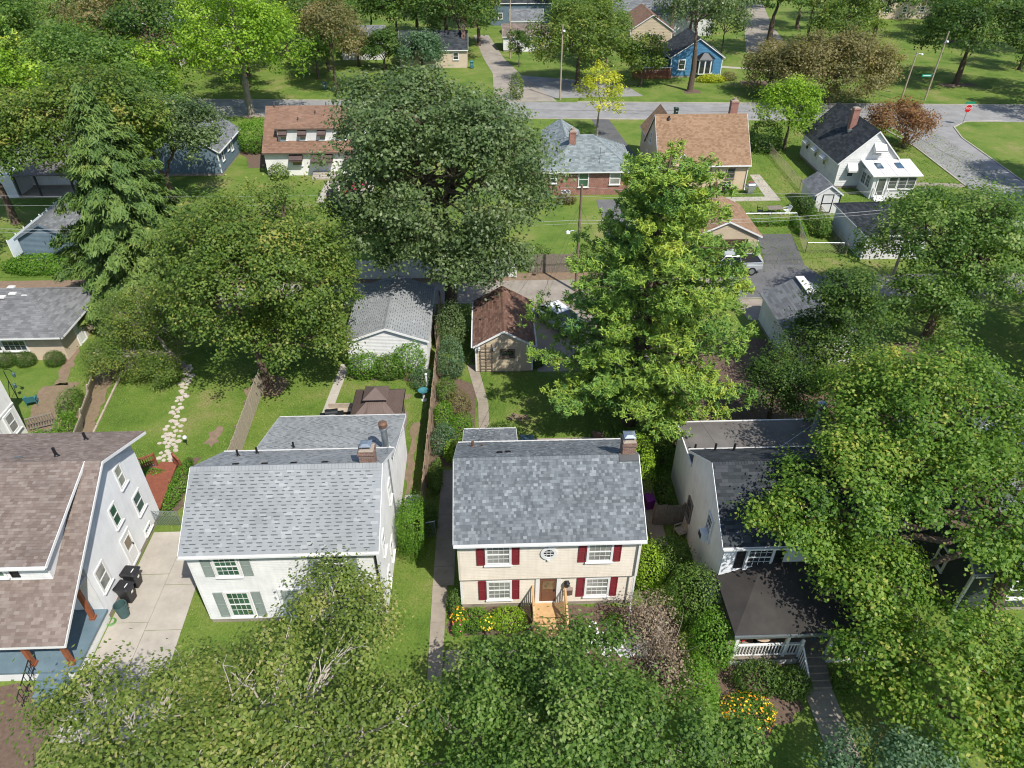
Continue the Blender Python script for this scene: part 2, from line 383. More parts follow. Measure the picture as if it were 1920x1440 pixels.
def ridge_caps(parent, a, b, k1, k2, mat, seed=3, step=.15, hw=.15, name='ridge_cap'):
    """row of bent cap shingles along a ridge from a to b; k1, k2: fall on either side (vectors)"""
    rg = random.Random(seed); a = Vector(a); b = Vector(b); L = (b - a).length; d = (b - a).normalized(); mb = MB(); n = int(L / step)
    k1 = Vector(k1).normalized() * hw; k2 = Vector(k2).normalized() * hw
    for i in range(n):
        p = a + d * (i * step); q = p + d * (step * 1.02); u0 = Vector((0, 0, .035)); u1 = Vector((0, 0, .018)); ti = .25 + .5 * rg.random()
        mb.face([tuple(p + u0), tuple(q + u1), tuple(q + k1 + u1), tuple(p + k1 + u0)], ti); mb.face([tuple(q + u1), tuple(p + u0), tuple(p + k2 + u0), tuple(q + k2 + u1)], ti)
        mb.face([tuple(p + u0), tuple(p + k1 + u0), tuple(p + k1 - u0), tuple(p - u0)], 0.0); mb.face([tuple(p + u0), tuple(p - u0), tuple(p + k2 - u0), tuple(p + k2 + u0)], 0.0)
    return part(name, mb, mat, parent, kind='stuff')
def lap_wall(mb, A, B, z0, z1, c, gab=None, out=.032):
    """lapped boards on the wall from A to B (plan points, outside on the right-hand side walking A->B)"""
    dx, dy = B[0] - A[0], B[1] - A[1]; L = math.hypot(dx, dy); dx /= L; dy /= L; nx, ny = dy, -dx
    n = max(1, int(round((z1 - z0) / c))); c = (z1 - z0) / n; segs = [(z0 + i * c, z0 + (i + 1) * c, 0, L, 0, L) for i in range(n)]
    if gab:
        sr, zr = gab; m = max(1, int((zr - z1) / c))
        for i in range(m):
            za, zb = z1 + i * c, min(z1 + (i + 1) * c, zr - .02); fa, fb = (za - z1) / (zr - z1), (zb - z1) / (zr - z1)
            segs.append((za, zb, sr * fa, L - (L - sr) * fa, sr * fb, L - (L - sr) * fb))
    for za, zb, a0, b0, a1, b1 in segs:
        P = lambda s, z, o: (A[0] + dx * s + nx * o, A[1] + dy * s + ny * o, z)
        mb.face([P(a0, za, out), P(b0, za, out), P(b1, zb, .006), P(a1, zb, .006)]); mb.face([P(a0, za, 0), P(b0, za, 0), P(b0, za, out), P(a0, za, out)])
def gable(root, x0, x1, y0, y1, ze, zr, axis='x', ov=.28, rk=.22, wm='white_siding', rm='roof_grey_mix', lap=.12, z0=0.0, wr=None, th=.09, trim='white_trim',
          shing=None, caps=True, gutter=True, found='old_concrete', fh=.3, seed=1, sides=(-1, 1), walls=True, ze2=None, fascia=True):
    M = (lambda u, w, z: (u, w, z)) if axis == 'x' else (lambda u, w, z: (w, u, z))
    u0, u1, w0, w1 = (x0, x1, y0, y1) if axis == 'x' else (y0, y1, x0, x1)
    wr = (w0 + w1) / 2 if wr is None else wr; zes = {-1: ze, 1: ze if ze2 is None else ze2}; i = .03 if lap else 0.0
    if walls:
        mb = MB(); ring = lambda u: [M(u, w0 + i, z0), M(u, w1 - i, z0), M(u, w1 - i, zes[1]), M(u, wr, zr), M(u, w0 + i, zes[-1])]
        mb.loft([ring(u0 + i), ring(u1 - i)]); part('wall', mb, wm, root)
        if lap:
            mb = MB(); zb = z0 + fh
            if axis == 'x':
                lap_wall(mb, (x0, y0), (x1, y0), zb, zes[-1], lap); lap_wall(mb, (x1, y1), (x0, y1), zb, zes[1], lap)
                zl = min(zes.values()); lap_wall(mb, (x1, y0), (x1, y1), zb, zl, lap, (wr - w0, zr)); lap_wall(mb, (x0, y1), (x0, y0), zb, zl, lap, (w1 - wr, zr))
            else:
                lap_wall(mb, (x0, y1), (x0, y0), zb, zes[-1], lap); lap_wall(mb, (x1, y0), (x1, y1), zb, zes[1], lap)
                zl = min(zes.values()); lap_wall(mb, (x0, y0), (x1, y0), zb, zl, lap, (wr - w0, zr)); lap_wall(mb, (x1, y1), (x0, y1), zb, zl, lap, (w1 - wr, zr))
            part('siding', mb, wm, root, kind='stuff')
            mb = MB()
            for (cx, cy) in ((x0, y0), (x1, y0), (x1, y1), (x0, y1)):
                sx, sy = (-1 if cx == x0 else 1), (-1 if cy == y0 else 1); zt = zes[-1 if ((cy == y0) if axis == 'x' else (cx == x0)) else 1] - .02; part('corner_trim', MB().box(min(cx + sx * .03, cx - sx * .09), min(cy + sy * .03, cy - sy * .09), zb, max(cx + sx * .03, cx - sx * .09), max(cy + sy * .03, cy - sy * .09), zt), trim, root)
        if fh:
            mb = MB(); mb.box(x0 + .01, y0 + .01, -.3, x1 - .01, y1 - .01, z0 + fh - .004); part('foundation', mb, found, root)
    roof = MB(); fas = MB(); gut = MB(); info = {}
    for s in sides:
        we = w0 if s < 0 else w1; zq = zes[s]; k = (zr - zq) / abs(wr - we); wo = we + s * ov; zo = zq - k * ov
        ua, ub = u0 - rk, u1 + rk
        roof.hexa([M(ua, wo, zo + .01), M(ub, wo, zo + .01), M(ub, wr, zr + .01), M(ua, wr, zr + .01), M(ua, wo, zo + th), M(ub, wo, zo + th), M(ub, wr, zr + th), M(ua, wr, zr + th)], .5)
        L = math.hypot(wo - wr, zr - zo); O = M(ua, wo, zo + th); V = Vector(M(ua, wr, zr + th)) - Vector(O); U = Vector(M(1, 0, 0)) - Vector(M(0, 0, 0)); info[s] = (O, U, V, ub - ua, L)
        sh = dict(course=.15, tab=(.18, .38), style='mix'); sh.update(shing or {})
        if s < 0: shingles(root, O, U, V, ub - ua, L, rm, seed=seed * 7 + s, **sh)
        else: shingles(root, O, U, V, ub - ua, L, rm, seed=seed * 7 + s, **sh)
        if fascia:
            fas.hexa([M(ua, wo, zo - .08), M(ub, wo, zo - .08), M(ub, wo + s * .03, zo - .08), M(ua, wo + s * .03, zo - .08), M(ua, wo, zo + th - .015), M(ub, wo, zo + th - .015), M(ub, wo + s * .03, zo + th - .015), M(ua, wo + s * .03, zo + th - .015)])
            for uu, du in ((ua, -.03), (ub, .03)):
                fas.hexa([M(uu, wo, zo - .08), M(uu + du, wo, zo - .08), M(uu + du, wr, zr - .08), M(uu, wr, zr - .08), M(uu, wo, zo + th - .01), M(uu + du, wo, zo + th - .01), M(uu + du, wr, zr + th - .01), M(uu, wr, zr + th - .01)])
        if gutter:
            gut = MB(); g0, g1 = wo + s * .032, wo + s * .14; zt = zo + th - .03
            for (a, b2, za, zb) in ((g0, g1, zt - .10, zt - .085), (g1, g1 + s * .012, zt - .10, zt)):
                gut.hexa([M(ua, a, za), M(ub, a, za), M(ub, b2, za), M(ua, b2, za), M(ua, a, zb), M(ub, a, zb), M(ub, b2, zb), M(ua, b2, zb)])
            part('gutter', gut, trim, root)
    ro = part('roof', roof, rm, root)
    if fascia: part('fascia', fas, trim, root)
    if caps and len(sides) == 2:
        k1 = Vector(M(0, w0, zes[-1])) - Vector(M(0, wr, zr)); k2 = Vector(M(0, w1, zes[1])) - Vector(M(0, wr, zr))
        ridge_caps(root, M(u0 - rk, wr, zr + th), M(u1 + rk, wr, zr + th), k1, k2, rm, seed)
    return ro, info
WC = {}
FACE = {'S': 0, 'E': math.pi / 2, 'N': math.pi, 'W': -math.pi / 2}
def fpos(face, a, plane, z):
    return (a, plane, z) if face in 'SN' else (plane, a, z)
def onwall(name, me, mat, root, face, a, plane, z, label=None):
    o = part(name, me, mat, root, label=label); o.location = fpos(face, a, plane, z); o.rotation_euler = (0, 0, FACE[face]); MODE[o] = ('L', None); return o
def frame_mb(w, h, fw, d0=-.06, d1=.02):
    mb = MB(); mb.box(-w / 2, d0, -h / 2, w / 2, d1, -h / 2 + fw); mb.box(-w / 2, d0, h / 2 - fw, w / 2, d1, h / 2)
    mb.box(-w / 2, d0, -h / 2 + fw, -w / 2 + fw, d1, h / 2 - fw); mb.box(w / 2 - fw, d0, -h / 2 + fw, w / 2, d1, h / 2 - fw); return mb
def window(root, face, a, z, w, h, plane, grid=(0, 0), glass='glass_dark', fr='white_trim', fw=.10, rail=True, sill=True):
    key = (w, h, grid, glass, fr, fw, rail, sill)
    if key not in WC:
        f = frame_mb(w, h, fw).mesh('window', fr); p = MB().box(-w / 2 + fw, -.022, -h / 2 + fw, w / 2 - fw, -.012, h / 2 - fw).mesh('pane', glass)
        s = MB(); iw, ih = w - 2 * fw, h - 2 * fw
        if rail: s.box(-iw / 2, -.05, -.03, iw / 2, -.023, .03)
        gx, gy = grid
        for k in range(1, gx): x = -iw / 2 + iw * k / gx; s.box(x - .009, -.035, -ih / 2, x + .009, -.0225, ih / 2)
        for k in range(1, gy):
            zz = -ih / 2 + ih * k / gy
            if not (rail and abs(zz) < .05): s.box(-iw / 2, -.034, zz - .009, iw / 2, -.0226, zz + .009)
        sm = s.mesh('sash', fr) if s.f else None
        sl2 = MB().box(-w / 2 - .05, -.12, -h / 2 - .06, w / 2 + .05, -.0, -h / 2 - .002).mesh('sill', fr) if sill else None
        WC[key] = (f, p, sm, sl2)
    f, p, sm, s2 = WC[key]; o = onwall('window', f, fr, root, face, a, plane, z); part('pane', p, glass, o)
    if sm: part('sash', sm, fr, o)
    if s2: part('sill', s2, fr, o)
    return o
def shutter(root, face, a, z, w, h, plane, mat):
    key = ('sh', w, h, mat)
    if key not in WC:
        mb = frame_mb(w, h, .05, -.05, -.004); mb.box(-w / 2 + .05, -.03, -h / 2 + .05, w / 2 - .05, -.005, h / 2 - .05); mb.box(-w / 2 + .05, -.048, -.03, w / 2 - .05, -.029, .03)
        WC[key] = mb.mesh('shutter', mat)
    return onwall('shutter', WC[key], mat, root, face, a, plane, z)
def door(root, face, a, z0, w, h, plane, leaf='door_brown', fr='white_trim', glass=None, fw=.12):
    o = onwall('door', frame_mb(w + 2 * fw, h + fw, fw, -.07, .02), fr, root, face, a, plane, z0 + (h + fw) / 2 - .02)
    mb = MB().box(-w / 2, -.03, -(h + fw) / 2 + .02, w / 2, -.01, (h + fw) / 2 - fw)
    for zz0, zz1 in ((-h / 2 + .15, -.1), (.05, h / 2 - .3)):
        mb.box(-w / 2 + .12, -.045, zz0, w / 2 - .12, -.028, zz1)
    part('leaf', mb, leaf, o); part('handle', MB().box(w / 2 - .12, -.08, -.08, w / 2 - .07, -.03, .04), 'dark_metal', o)
    if glass: part('pane', MB().box(-w / 2 + .14, -.052, .07, w / 2 - .14, -.0455, h / 2 - .32), glass, o)
    return o
def garage_door(root, face, a, z0, w, h, plane, mat, rows=4, cols=4, fr='white_trim', lights=True):
    o = onwall('garage_door', frame_mb(w + .24, h + .12, .12, -.06, .02), fr, root, face, a, plane, z0 + (h + .12) / 2)
    for r in range(rows):
        mb = MB(); za, zb = -h / 2 - .05 + h * r / rows, -h / 2 - .05 + h * (r + 1) / rows - .02; mb.box(-w / 2, -.03, za, w / 2, -.01, zb)
        for c in range(cols): mb.box(-w / 2 + w * c / cols + .06, -.042, za + .06, -w / 2 + w * (c + 1) / cols - .06, -.028, zb - .06)
        part('panel', mb, mat, o)
    return o
def pipe_vent(root, x, y, z, h=.35, r=.06, mat='black_paint'):
    mb = MB(); mb.lathe(x, y, [(r * 2.2, z - .06), (r * 1.5, z + .05), (r, z + .08), (r, z + h), (r * .6, z + h), (r * .6, z + h - .05)], 10); return part('vent_pipe', mb, mat, root)
def box_vent(root, x, y, z, k, mat='black_paint', w=.32, d=.22):
    """low roof vent on a slope; k = rise per metre of +y"""
    mb = MB(); P = lambda a, b2, h: (x + a, y + b2, z + k * b2 + h)
    mb.hexa([P(-w / 2, -d / 2, -.02), P(w / 2, -d / 2, -.02), P(w / 2, d / 2, -.02), P(-w / 2, d / 2, -.02), P(-w / 2 + .02, -d / 2, .10), P(w / 2 - .02, -d / 2, .10), P(w / 2 - .04, d / 2 - .04, .07), P(-w / 2 + .04, d / 2 - .04, .07)])
    return part('roof_vent', mb, mat, root)
def chimney(root, x0, x1, y0, y1, zb, zt, mat='brick_brown', cap='flat', corb=.05):
    mb = MB(); mb.box(x0, y0, zb, x1, y1, zt - .2); mb.box(x0 - corb, y0 - corb, zt - .2, x1 + corb, y1 + corb, zt - .08); mb.box(x0 - .01, y0 - .01, zt - .08, x1 + .01, y1 + .01, zt)
    o = part('chimney', mb, mat, root); xm, ym = (x0 + x1) / 2, (y0 + y1) / 2; w = min(x1 - x0, y1 - y0)
    part('crown', MB().hexa([(x0, y0, zt), (x1, y0, zt), (x1, y1, zt), (x0, y1, zt), (x0 + .1, y0 + .1, zt + .07), (x1 - .1, y0 + .1, zt + .07), (x1 - .1, y1 - .1, zt + .07), (x0 + .1, y1 - .1, zt + .07)]), 'old_concrete', o)
    if cap == 'metal':
        c = MB(); h = zt + .26
        for sx in (-1, 1):
            for sy in (-1, 1): c.box(xm + sx * w * .3 - .01, ym + sy * w * .3 - .01, zt + .06, xm + sx * w * .3 + .01, ym + sy * w * .3 + .01, h)
        c.hexa([(xm - w * .45, ym - w * .45, h), (xm + w * .45, ym - w * .45, h), (xm + w * .45, ym + w * .45, h), (xm - w * .45, ym + w * .45, h), (xm - w * .2, ym - w * .2, h + .08), (xm + w * .2, ym - w * .2, h + .08), (xm + w * .2, ym + w * .2, h + .08), (xm - w * .2, ym + w * .2, h + .08)])
        part('chimney_cap', c, 'galvanised', o)
    elif cap == 'pot':
        part('flue', MB().lathe(xm, ym, [(w * .28, zt + .05), (w * .28, zt + .3), (w * .2, zt + .3), (w * .2, zt + .1)], 10), 'brick_tan', o)
    return o
def downspout(root, x, y, z0, z1, mat='white_trim'):
    mb = MB(); mb.box(x - .04, y - .03, z0 + .1, x + .04, y + .03, z1); mb.bar((x, y, z0 + .14), (x, y - .25, z0 + .04), .07); return part('downspout', mb, mat, root)
def hip(root, x0, x1, y0, y1, ze, zr, ov=.4, wm='beige_stucco', rm='roof_old_grey', z0=0, th=.08, trim='white_trim', shing=None, seed=1, rx=None, walls=True, fh=.2):
    """hip roof; ridge along the longer side (or at rx=(ra,rb) along x / point)"""
    if walls: part('wall', MB().box(x0, y0, z0 - .2, x1, y1, ze), wm, root)
    X0, X1, Y0, Y1 = x0 - ov, x1 + ov, y0 - ov, y1 + ov; ym = (Y0 + Y1) / 2; xm = (X0 + X1) / 2; k = (zr - ze)
    longx = (X1 - X0) >= (Y1 - Y0); hw = (Y1 - Y0) / 2 if longx else (X1 - X0) / 2; zo = ze - .05
    A, B = ((X0 + hw, ym), (X1 - hw, ym)) if longx else ((xm, Y0 + hw), (xm, Y1 - hw)); z1 = zr
    c = [(X0, Y0), (X1, Y0), (X1, Y1), (X0, Y1)]
    mb = MB(); mb.poly(c, zo - .06, zo); e = zo
    ra, rb = (*A, z1), (*B, z1)
    if longx: fs = [[(*c[0], e), (*c[1], e), rb, ra], [(*c[1], e), (*c[2], e), rb], [(*c[2], e), (*c[3], e), ra, rb], [(*c[3], e), (*c[0], e), ra]]
    else: fs = [[(*c[0], e), (*c[1], e), ra], [(*c[1], e), (*c[2], e), rb, ra], [(*c[2], e), (*c[3], e), rb], [(*c[3], e), (*c[0], e), ra, rb]]
    for f in fs: mb.face(f)
    part('roof', mb, rm, root); sh = dict(course=.18, tab=(.25, .42), style='mix'); sh.update(shing or {})
    for j, f in enumerate(fs):
        O = Vector(f[0]); U = Vector(f[1]) - O; W2 = U.length; U.normalize(); apex = Vector(f[2]); up = apex - O; up = up - U * up.dot(U); L = up.length
        xrt = (Vector(f[2]) - O).dot(U); xlt = (Vector(f[3]) - O).dot(U) if len(f) == 4 else xrt
        shingles(root, O, U, up, W2, L, rm, seed=seed * 11 + j, xl=(lambda v, q=xlt, L=L: q * v / L), xr=(lambda v, q=xrt, w=W2, L=L: w + (q - w) * v / L), **sh)
    for cc in c:
        p = A if (Vector(cc) - Vector(A)).length < (Vector(cc) - Vector(B)).length else B; d = Vector((p[0] - cc[0], p[1] - cc[1], 0)); s = d.cross(Vector((0, 0, 1))).normalized() - Vector((0, 0, .3))
        s2 = -d.cross(Vector((0, 0, 1))).normalized() - Vector((0, 0, .3)); ridge_caps(root, (*cc, e + .02), (*p, z1 + .02), s, s2, rm, seed, step=.2, hw=.14, name='hip_cap')
    fa = MB()
    for a, b2 in zip(c, c[1:] + c[:1]):
        n = Vector((b2[1] - a[1], a[0] - b2[0], 0)).normalized() * .012; fa.bar(Vector((*a, e - .045)) + n * 2, Vector((*b2, e - .045)) + n * 2, .02, .13)
    part('fascia', fa, trim, root)

# ---------------------------------------------------------------- the setting
g = MB(); g.face([(-420, -60, 0), (420, -60, 0), (420, 640, 0), (-420, 640, 0)]); struct('ground', g, 'lawn')
def sheet(name, pts, z, mat, parent=None):
    if mat in ('mulch', 'bare_soil'):
        rj = random.Random(len(pts) + int(pts[0][0] * 10)); q = []
        for a, b2 in zip(pts, pts[1:] + pts[:1]):
            n = max(1, int(math.hypot(b2[0] - a[0], b2[1] - a[1]) / .5))
            for k in range(n): q.append((a[0] + (b2[0] - a[0]) * k / n + rj.uniform(-.16, .16), a[1] + (b2[1] - a[1]) * k / n + rj.uniform(-.16, .16)))
        pts = q
    mb = MB(); mb.poly(pts, z - .06, z); return struct(name, mb, mat, parent)
SF = lambda x: 111.2 - .058 * x
SN = lambda x: 102.9 - .058 * x
xs = [-170, -60, 0, 40, 59]
st = thing('street', None, None, kind='structure')
mb = MB(); mb.poly([(x, SN(x)) for x in (-170, 130)] + [(x, SF(x)) for x in (130, -170)], -.05, .004); struct('road_surface', mb, 'pale_asphalt', st)
mb = MB(); mb.poly([(-170, (SN(-170) + SF(-170)) / 2), (130, (SN(130) + SF(130)) / 2), (130, SF(130) - .1), (-170, SF(-170) - .1)], -.05, .008); struct('road_surface', mb, 'pale_asphalt', st)
rg = random.Random(3); mb = MB()
for k in range(26):
    x = rg.uniform(-40, 58); y = SN(x) + rg.uniform(.8, 7.2); pts = [(x, y, .011)]
    for j in range(5): x += rg.uniform(.3, 1.2) * (1 if k % 3 else .1); y += rg.uniform(-.3, .3) + (.4 if k % 3 == 0 else 0); pts.append((x, y, .011))
    for a, b2 in zip(pts, pts[1:]): mb.bar(a, b2, .05, .004)
pts = [(x, (SN(x) + SF(x)) / 2 + .15 * math.sin(x * .3), .0105) for x in range(-60, 60, 3)]
for a, b2 in zip(pts, pts[1:]): mb.bar(a, b2, .06, .003)
struct('tar_crack', mb, 'crack_tar', st)
def kerb(name, pts, parent=None, w=.16, h=.12):
    mb = MB()
    for a, b2 in zip(pts, pts[1:]): mb.bar((*a, h / 2 - .03), (*b2, h / 2 - .03), w, h)
    return struct(name, mb, 'concrete', parent)
kerb('kerb', [(x, SF(x) + .1) for x in (-170, -4)], st); kerb('kerb', [(x, SF(x) + .1) for x in (13.5, 130)], st)
kerb('kerb', [(x, SN(x) - .1) for x in (-170, 52)], st)
cs = thing('side_street', None, None, kind='structure')
left = [(54.5, 101), (55.2, 96), (54.3, 88.5), (53.5, 75), (51.5, 60), (49.5, 40), (48, 20)]; right = [(58.5, 20), (58.7, 40), (59.4, 60), (60.9, 77.3), (61.6, 85.2), (62.2, 92), (63.6, 96.6), (66.5, 99.0), (72, 99.3)]
mb = MB(); mb.poly([(50, 101.5)] + left[1:] + right, -.05, .012); struct('road_surface', mb, 'pale_asphalt', cs)
kerb('kerb', [(47, 100.2), (51, 99.6), (53.6, 97.8)] + left[2:], cs); kerb('kerb', right[::-1], cs)
mb = MB()
for pts in ([(58, 103), (60.5, 99.5), (61.2, 97.5), (63, 96.9)], [(56.5, 92), (57.5, 80), (57, 70)]):
    for a, b2 in zip(pts, pts[1:]): mb.bar((*a, .016), (*b2, .016), .07, .004)
struct('tar_crack', mb, 'crack_tar', cs)
# alley behind the garages: big concrete slabs
al = thing('alley', None, None, kind='structure'); x = -60; rg = random.Random(5); k = 0
while x < 60:
    w = 4.6 + rg.uniform(-.5, .5)
    mb = MB(); z = .012 + rg.uniform(0, .012); mb.poly([(x + .02, 51.4), (x + w - .02, 51.4), (x + w - .02, 55.2), (x + .02, 55.2)], -.05, z); struct('slab', mb, 'alley_concrete', al); x += w
mb = MB()
for (xa, xb, ya, yb) in ((3.2, 12, 41.5, 51.3), (-11, -4.6, 49.6, 51.3), (-1.5, 3.15, 48.4, 51.3), (20.5, 27, 48, 51.3)): mb.poly([(xa, ya), (xb, ya), (xb, yb), (xa, yb)], -.05, .018)
struct('parking_pad', mb, 'old_concrete', al)
mb = MB(); mb.poly([(-60, 55.2), (10, 55.25), (10, 56.6), (-60, 56.6)], -.05, .01); struct('verge_soil', mb, 'bare_soil', al)
def slabs(name, segs, mat, z=.03, seed=1):
    """a walk of separate concrete slabs; segs: four-corner outlines with the number of slabs along the first edge pair"""
    root = thing(name, None, None, kind='structure'); rg = random.Random(seed)
    for (a, b2, c, d, n) in segs:
        for k in range(n):
            f0, f1 = k / n, (k + 1) / n; L = lambda p, q, f: (p[0] + (q[0] - p[0]) * f, p[1] + (q[1] - p[1]) * f); e = .012
            mb = MB(); q = [L(a, d, f0), L(b2, c, f0), L(b2, c, f1), L(a, d, f1)]; cx = sum(p[0] for p in q) / 4; cy = sum(p[1] for p in q) / 4
            q = [(p[0] + (cx - p[0]) * e, p[1] + (cy - p[1]) * e) for p in q]; mb.poly(q, -.08, z + rg.uniform(-.006, .008)); struct('slab', mb, mat, root)
    return root
slabs('driveway', [((-18.85, 15.5), (-17.0, 15.5), (-17.0, 27.1), (-18.85, 27.1), 4), ((-17.0, 15.5), (-15.0, 15.5), (-15.35, 23.5), (-17.0, 23.5), 3), ((-17.0, 23.5), (-15.4, 23.5), (-15.9, 27.1), (-17.0, 27.1), 1)], 'concrete', seed=2)
slabs('side_path', [((-3.25, 16.5), (-2.6, 16.5), (-2.55, 23), (-3.3, 23), 6), ((-3.3, 23), (-2.2, 23), (-2.2, 31.5), (-3.2, 31.5), 7)], 'old_concrete', seed=3)
slabs('front_walk', [((-2.5, 18.2), (-2.5, 19.3), (2.0, 19.2), (2.0, 18.2), 4), ((2.0, 16.0), (3.0, 16.0), (3.0, 20.0), (2.0, 20.0), 3)], 'old_concrete', seed=4)
slabs('porch_walk', [((13.6, 13.0), (14.9, 13.0), (14.9, 18.0), (13.6, 18.0), 4)], 'old_concrete', seed=6)
slabs('garden_path', [((-11.75, 33.5), (-11.1, 33.5), (-10.45, 42.9), (-11.1, 42.9), 8)], 'concrete', seed=7)
slabs('garage_path', [((-.95, 33.0), (-.25, 33.0), (-.35, 38), (-1.05, 38), 5), ((-1.05, 38), (-.35, 38), (-1.1, 42.5), (-1.9, 42.5), 4)], 'old_concrete', seed=8)
slabs('patio', [((1.2, 29.6), (7.6, 29.6), (7.6, 34.2), (1.2, 34.2), 4)], 'old_concrete', seed=9)
slabs('yard_walk', [((30.0, 73.2), (31.4, 72.2), (31.5, 79.8), (30.3, 79.8), 5), ((25.2, 72.1), (31.4, 72.1), (30.2, 73.2), (25.2, 73.2), 1), ((23.8, 58), (25.0, 58), (26.4, 72.1), (25.2, 72.1), 6)], 'concrete', seed=10)
slabs('house_walk', [((8.4, 25.2), (9.3, 25.2), (9.3, 30.2), (8.4, 30.2), 6), ((8.4, 30.2), (9.3, 30.2), (10.1, 33.2), (9.2, 33.6), 4)], 'old_concrete', seed=11)
sheet('asphalt_drive', [(24.9, 57.2), (28.5, 57.2), (29.6, 63.8), (26.2, 63.8)], .02, 'fresh_asphalt'); sheet('asphalt_apron', [(20.6, 51.6), (33.5, 51.5), (29.2, 55.0), (28.5, 57.2), (20.6, 58)], .026, 'asphalt')
sheet('asphalt_drive', [(11.5, 62), (13.8, 62), (13.8, 73), (11.5, 73)], .02, 'asphalt'); sheet('asphalt_drive', [(14.9, 84), (18.4, 84), (17.0, 101.8), (14.6, 101.8)], .02, 'fresh_asphalt')
sheet('far_alley', [(1.0, 111), (10.5, 111), (5.6, 128), (3.2, 139), (0.5, 160), (-2.6, 160), (-.5, 139), (1.0, 128)], .016, 'alley_concrete')
sheet('gravel_lot', [(5.5, 112.5), (24, 113.5), (22, 121), (5, 127)], .014, 'pale_asphalt'); sheet('far_drive', [(48.6, 141.9), (57.4, 141), (62, 168), (70, 200), (62, 200), (57, 172)], .016, 'alley_concrete'); sheet('far_walk', [(39.5, 131.5), (50, 128), (50.2, 129.2), (39.5, 132.8)], .016, 'concrete')
sheet('far_walk', [(46, 76.2), (53.6, 75.2), (53.6, 76.2), (46, 77.2)], .016, 'old_concrete')
# beds of mulch and bare soil
for nm, pts, mt in (('mulch_bed', [(-29, 13), (-19.2, 13), (-19.2, 18.2), (-29, 18.2)], 'mulch'), ('soil_bed', [(-2.4, 20), (1.6, 20), (1.6, 21.6), (-2.4, 21.6)], 'mulch'), ('soil_bed', [(3.4, 18.6), (8.6, 17.4), (8.6, 21.5), (3.4, 21.6)], 'mulch'),
                    ('soil_bed', [(-4.0, 31.7), (-1.1, 31.7), (-1.2, 40), (-4.0, 42)], 'mulch'), ('soil_bed', [(9.6, 13.6), (13.4, 16), (13.4, 18.4), (9.6, 18.4)], 'mulch'), ('soil_bed', [(-19.0, 28.6), (-18.0, 28.6), (-18.2, 33), (-19.0, 33)], 'mulch'),
                    ('soil_bed', [(-10.2, 41.2), (-4.6, 40.6), (-4.6, 42.6), (-10.2, 42.8)], 'mulch'), ('bare_strip', [(-27.2, 33.2), (-25.4, 33.0), (-27.6, 44.4), (-29.0, 44.4)], 'bare_soil'), ('bare_strip', [(-30.5, 36), (-28.3, 36), (-29.4, 41.2), (-31.6, 41)], 'bare_soil'),
                    ('bare_strip', [(-30.8, 41), (-30.0, 41), (-31.2, 45.6), (-32, 45.6)], 'bare_soil'), ('soil_bed', [(-1.6, 42.9), (4, 42.6), (4, 43.4), (-1.6, 43.4)], 'mulch'), ('bare_patch', [(-5.35, 26), (-5.0, 26), (-4.9, 36), (-5.35, 36)], 'bare_soil'),
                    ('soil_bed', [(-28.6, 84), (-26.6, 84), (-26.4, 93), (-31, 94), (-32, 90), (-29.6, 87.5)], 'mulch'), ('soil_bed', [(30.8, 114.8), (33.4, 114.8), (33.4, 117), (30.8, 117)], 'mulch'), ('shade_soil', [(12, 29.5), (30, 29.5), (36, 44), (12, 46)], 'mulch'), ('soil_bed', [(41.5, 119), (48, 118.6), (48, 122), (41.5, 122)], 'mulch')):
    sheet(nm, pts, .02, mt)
def patch(name, cx, cy, rx, ry, mat, seed, z=.009, parent=None):
    rg = random.Random(seed); pts = []
    for k in range(16):
        q = 2 * math.pi * k / 16; f = rg.uniform(.55, 1.2); pts.append((cx + rx * f * math.cos(q), cy + ry * f * math.sin(q)))
    return sheet(name, pts, z, mat, parent)
patch('bare_patch', -17.9, 35.2, .5, 1.0, 'bare_soil', 3); patch('bare_patch', -15.8, 40.2, 1.5, 1.3, 'bare_soil', 5); patch('bare_patch', -17.0, 31.2, .5, .5, 'bare_soil', 6); patch('bare_patch', 1.6, 36.4, .9, .5, 'bare_soil', 7); patch('bare_patch', -6.2, 38.9, .8, .35, 'bare_soil', 8); patch('bare_patch', 14.2, 94.8, .8, .6, 'mulch', 9); patch('bare_patch', -33.6, 105.0, 1.6, .9, 'bare_soil', 10); patch('bare_patch', 76, 118.4, 3.4, 1.6, 'mulch', 12); patch('bare_patch', 47.6, 70.5, 1.2, .8, 'bare_soil', 4)
# flagstone path in the left garden, every stone its own
sp = thing('stone_path', None, None, kind='structure'); rg = random.Random(11)
cl = [(-22.1, 43.0), (-21.8, 41.3), (-21.4, 39.6), (-21.3, 38), (-21.1, 36.7), (-20.75, 35.1), (-20.45, 33.2), (-20.3, 32.0)]; stones = []
for (ax, ay), (bx, by) in zip(cl, cl[1:]):
    n = int(math.hypot(bx - ax, by - ay) / .2)
    for k in range(n):
        f = k / n; wx = .30 if ay > 37.5 else .62
        for q in range(2 if ay > 37.5 else 4): stones.append((ax + (bx - ax) * f + rg.uniform(-wx, wx), ay + (by - ay) * f + rg.uniform(-.12, .12), rg.uniform(.13, .24)))
ok = []
for s in stones:
    if all((s[0] - o[0]) ** 2 + (s[1] - o[1]) ** 2 > ((s[2] + o[2]) * .72) ** 2 for o in ok): ok.append(s)
for (x, y, r) in ok:
    n = rg.choice((5, 6, 7)); a0 = rg.uniform(0, 6); pts = [(x + r * rg.uniform(.75, 1.25) * math.cos(a0 + 2 * math.pi * k / n), y + r * rg.uniform(.7, 1.1) * math.sin(a0 + 2 * math.pi * k / n)) for k in range(n)]
    mb = MB(); mb.poly(pts, -.02, .035 + rg.uniform(0, .03)); struct('stone', mb, 'flagstone', sp)
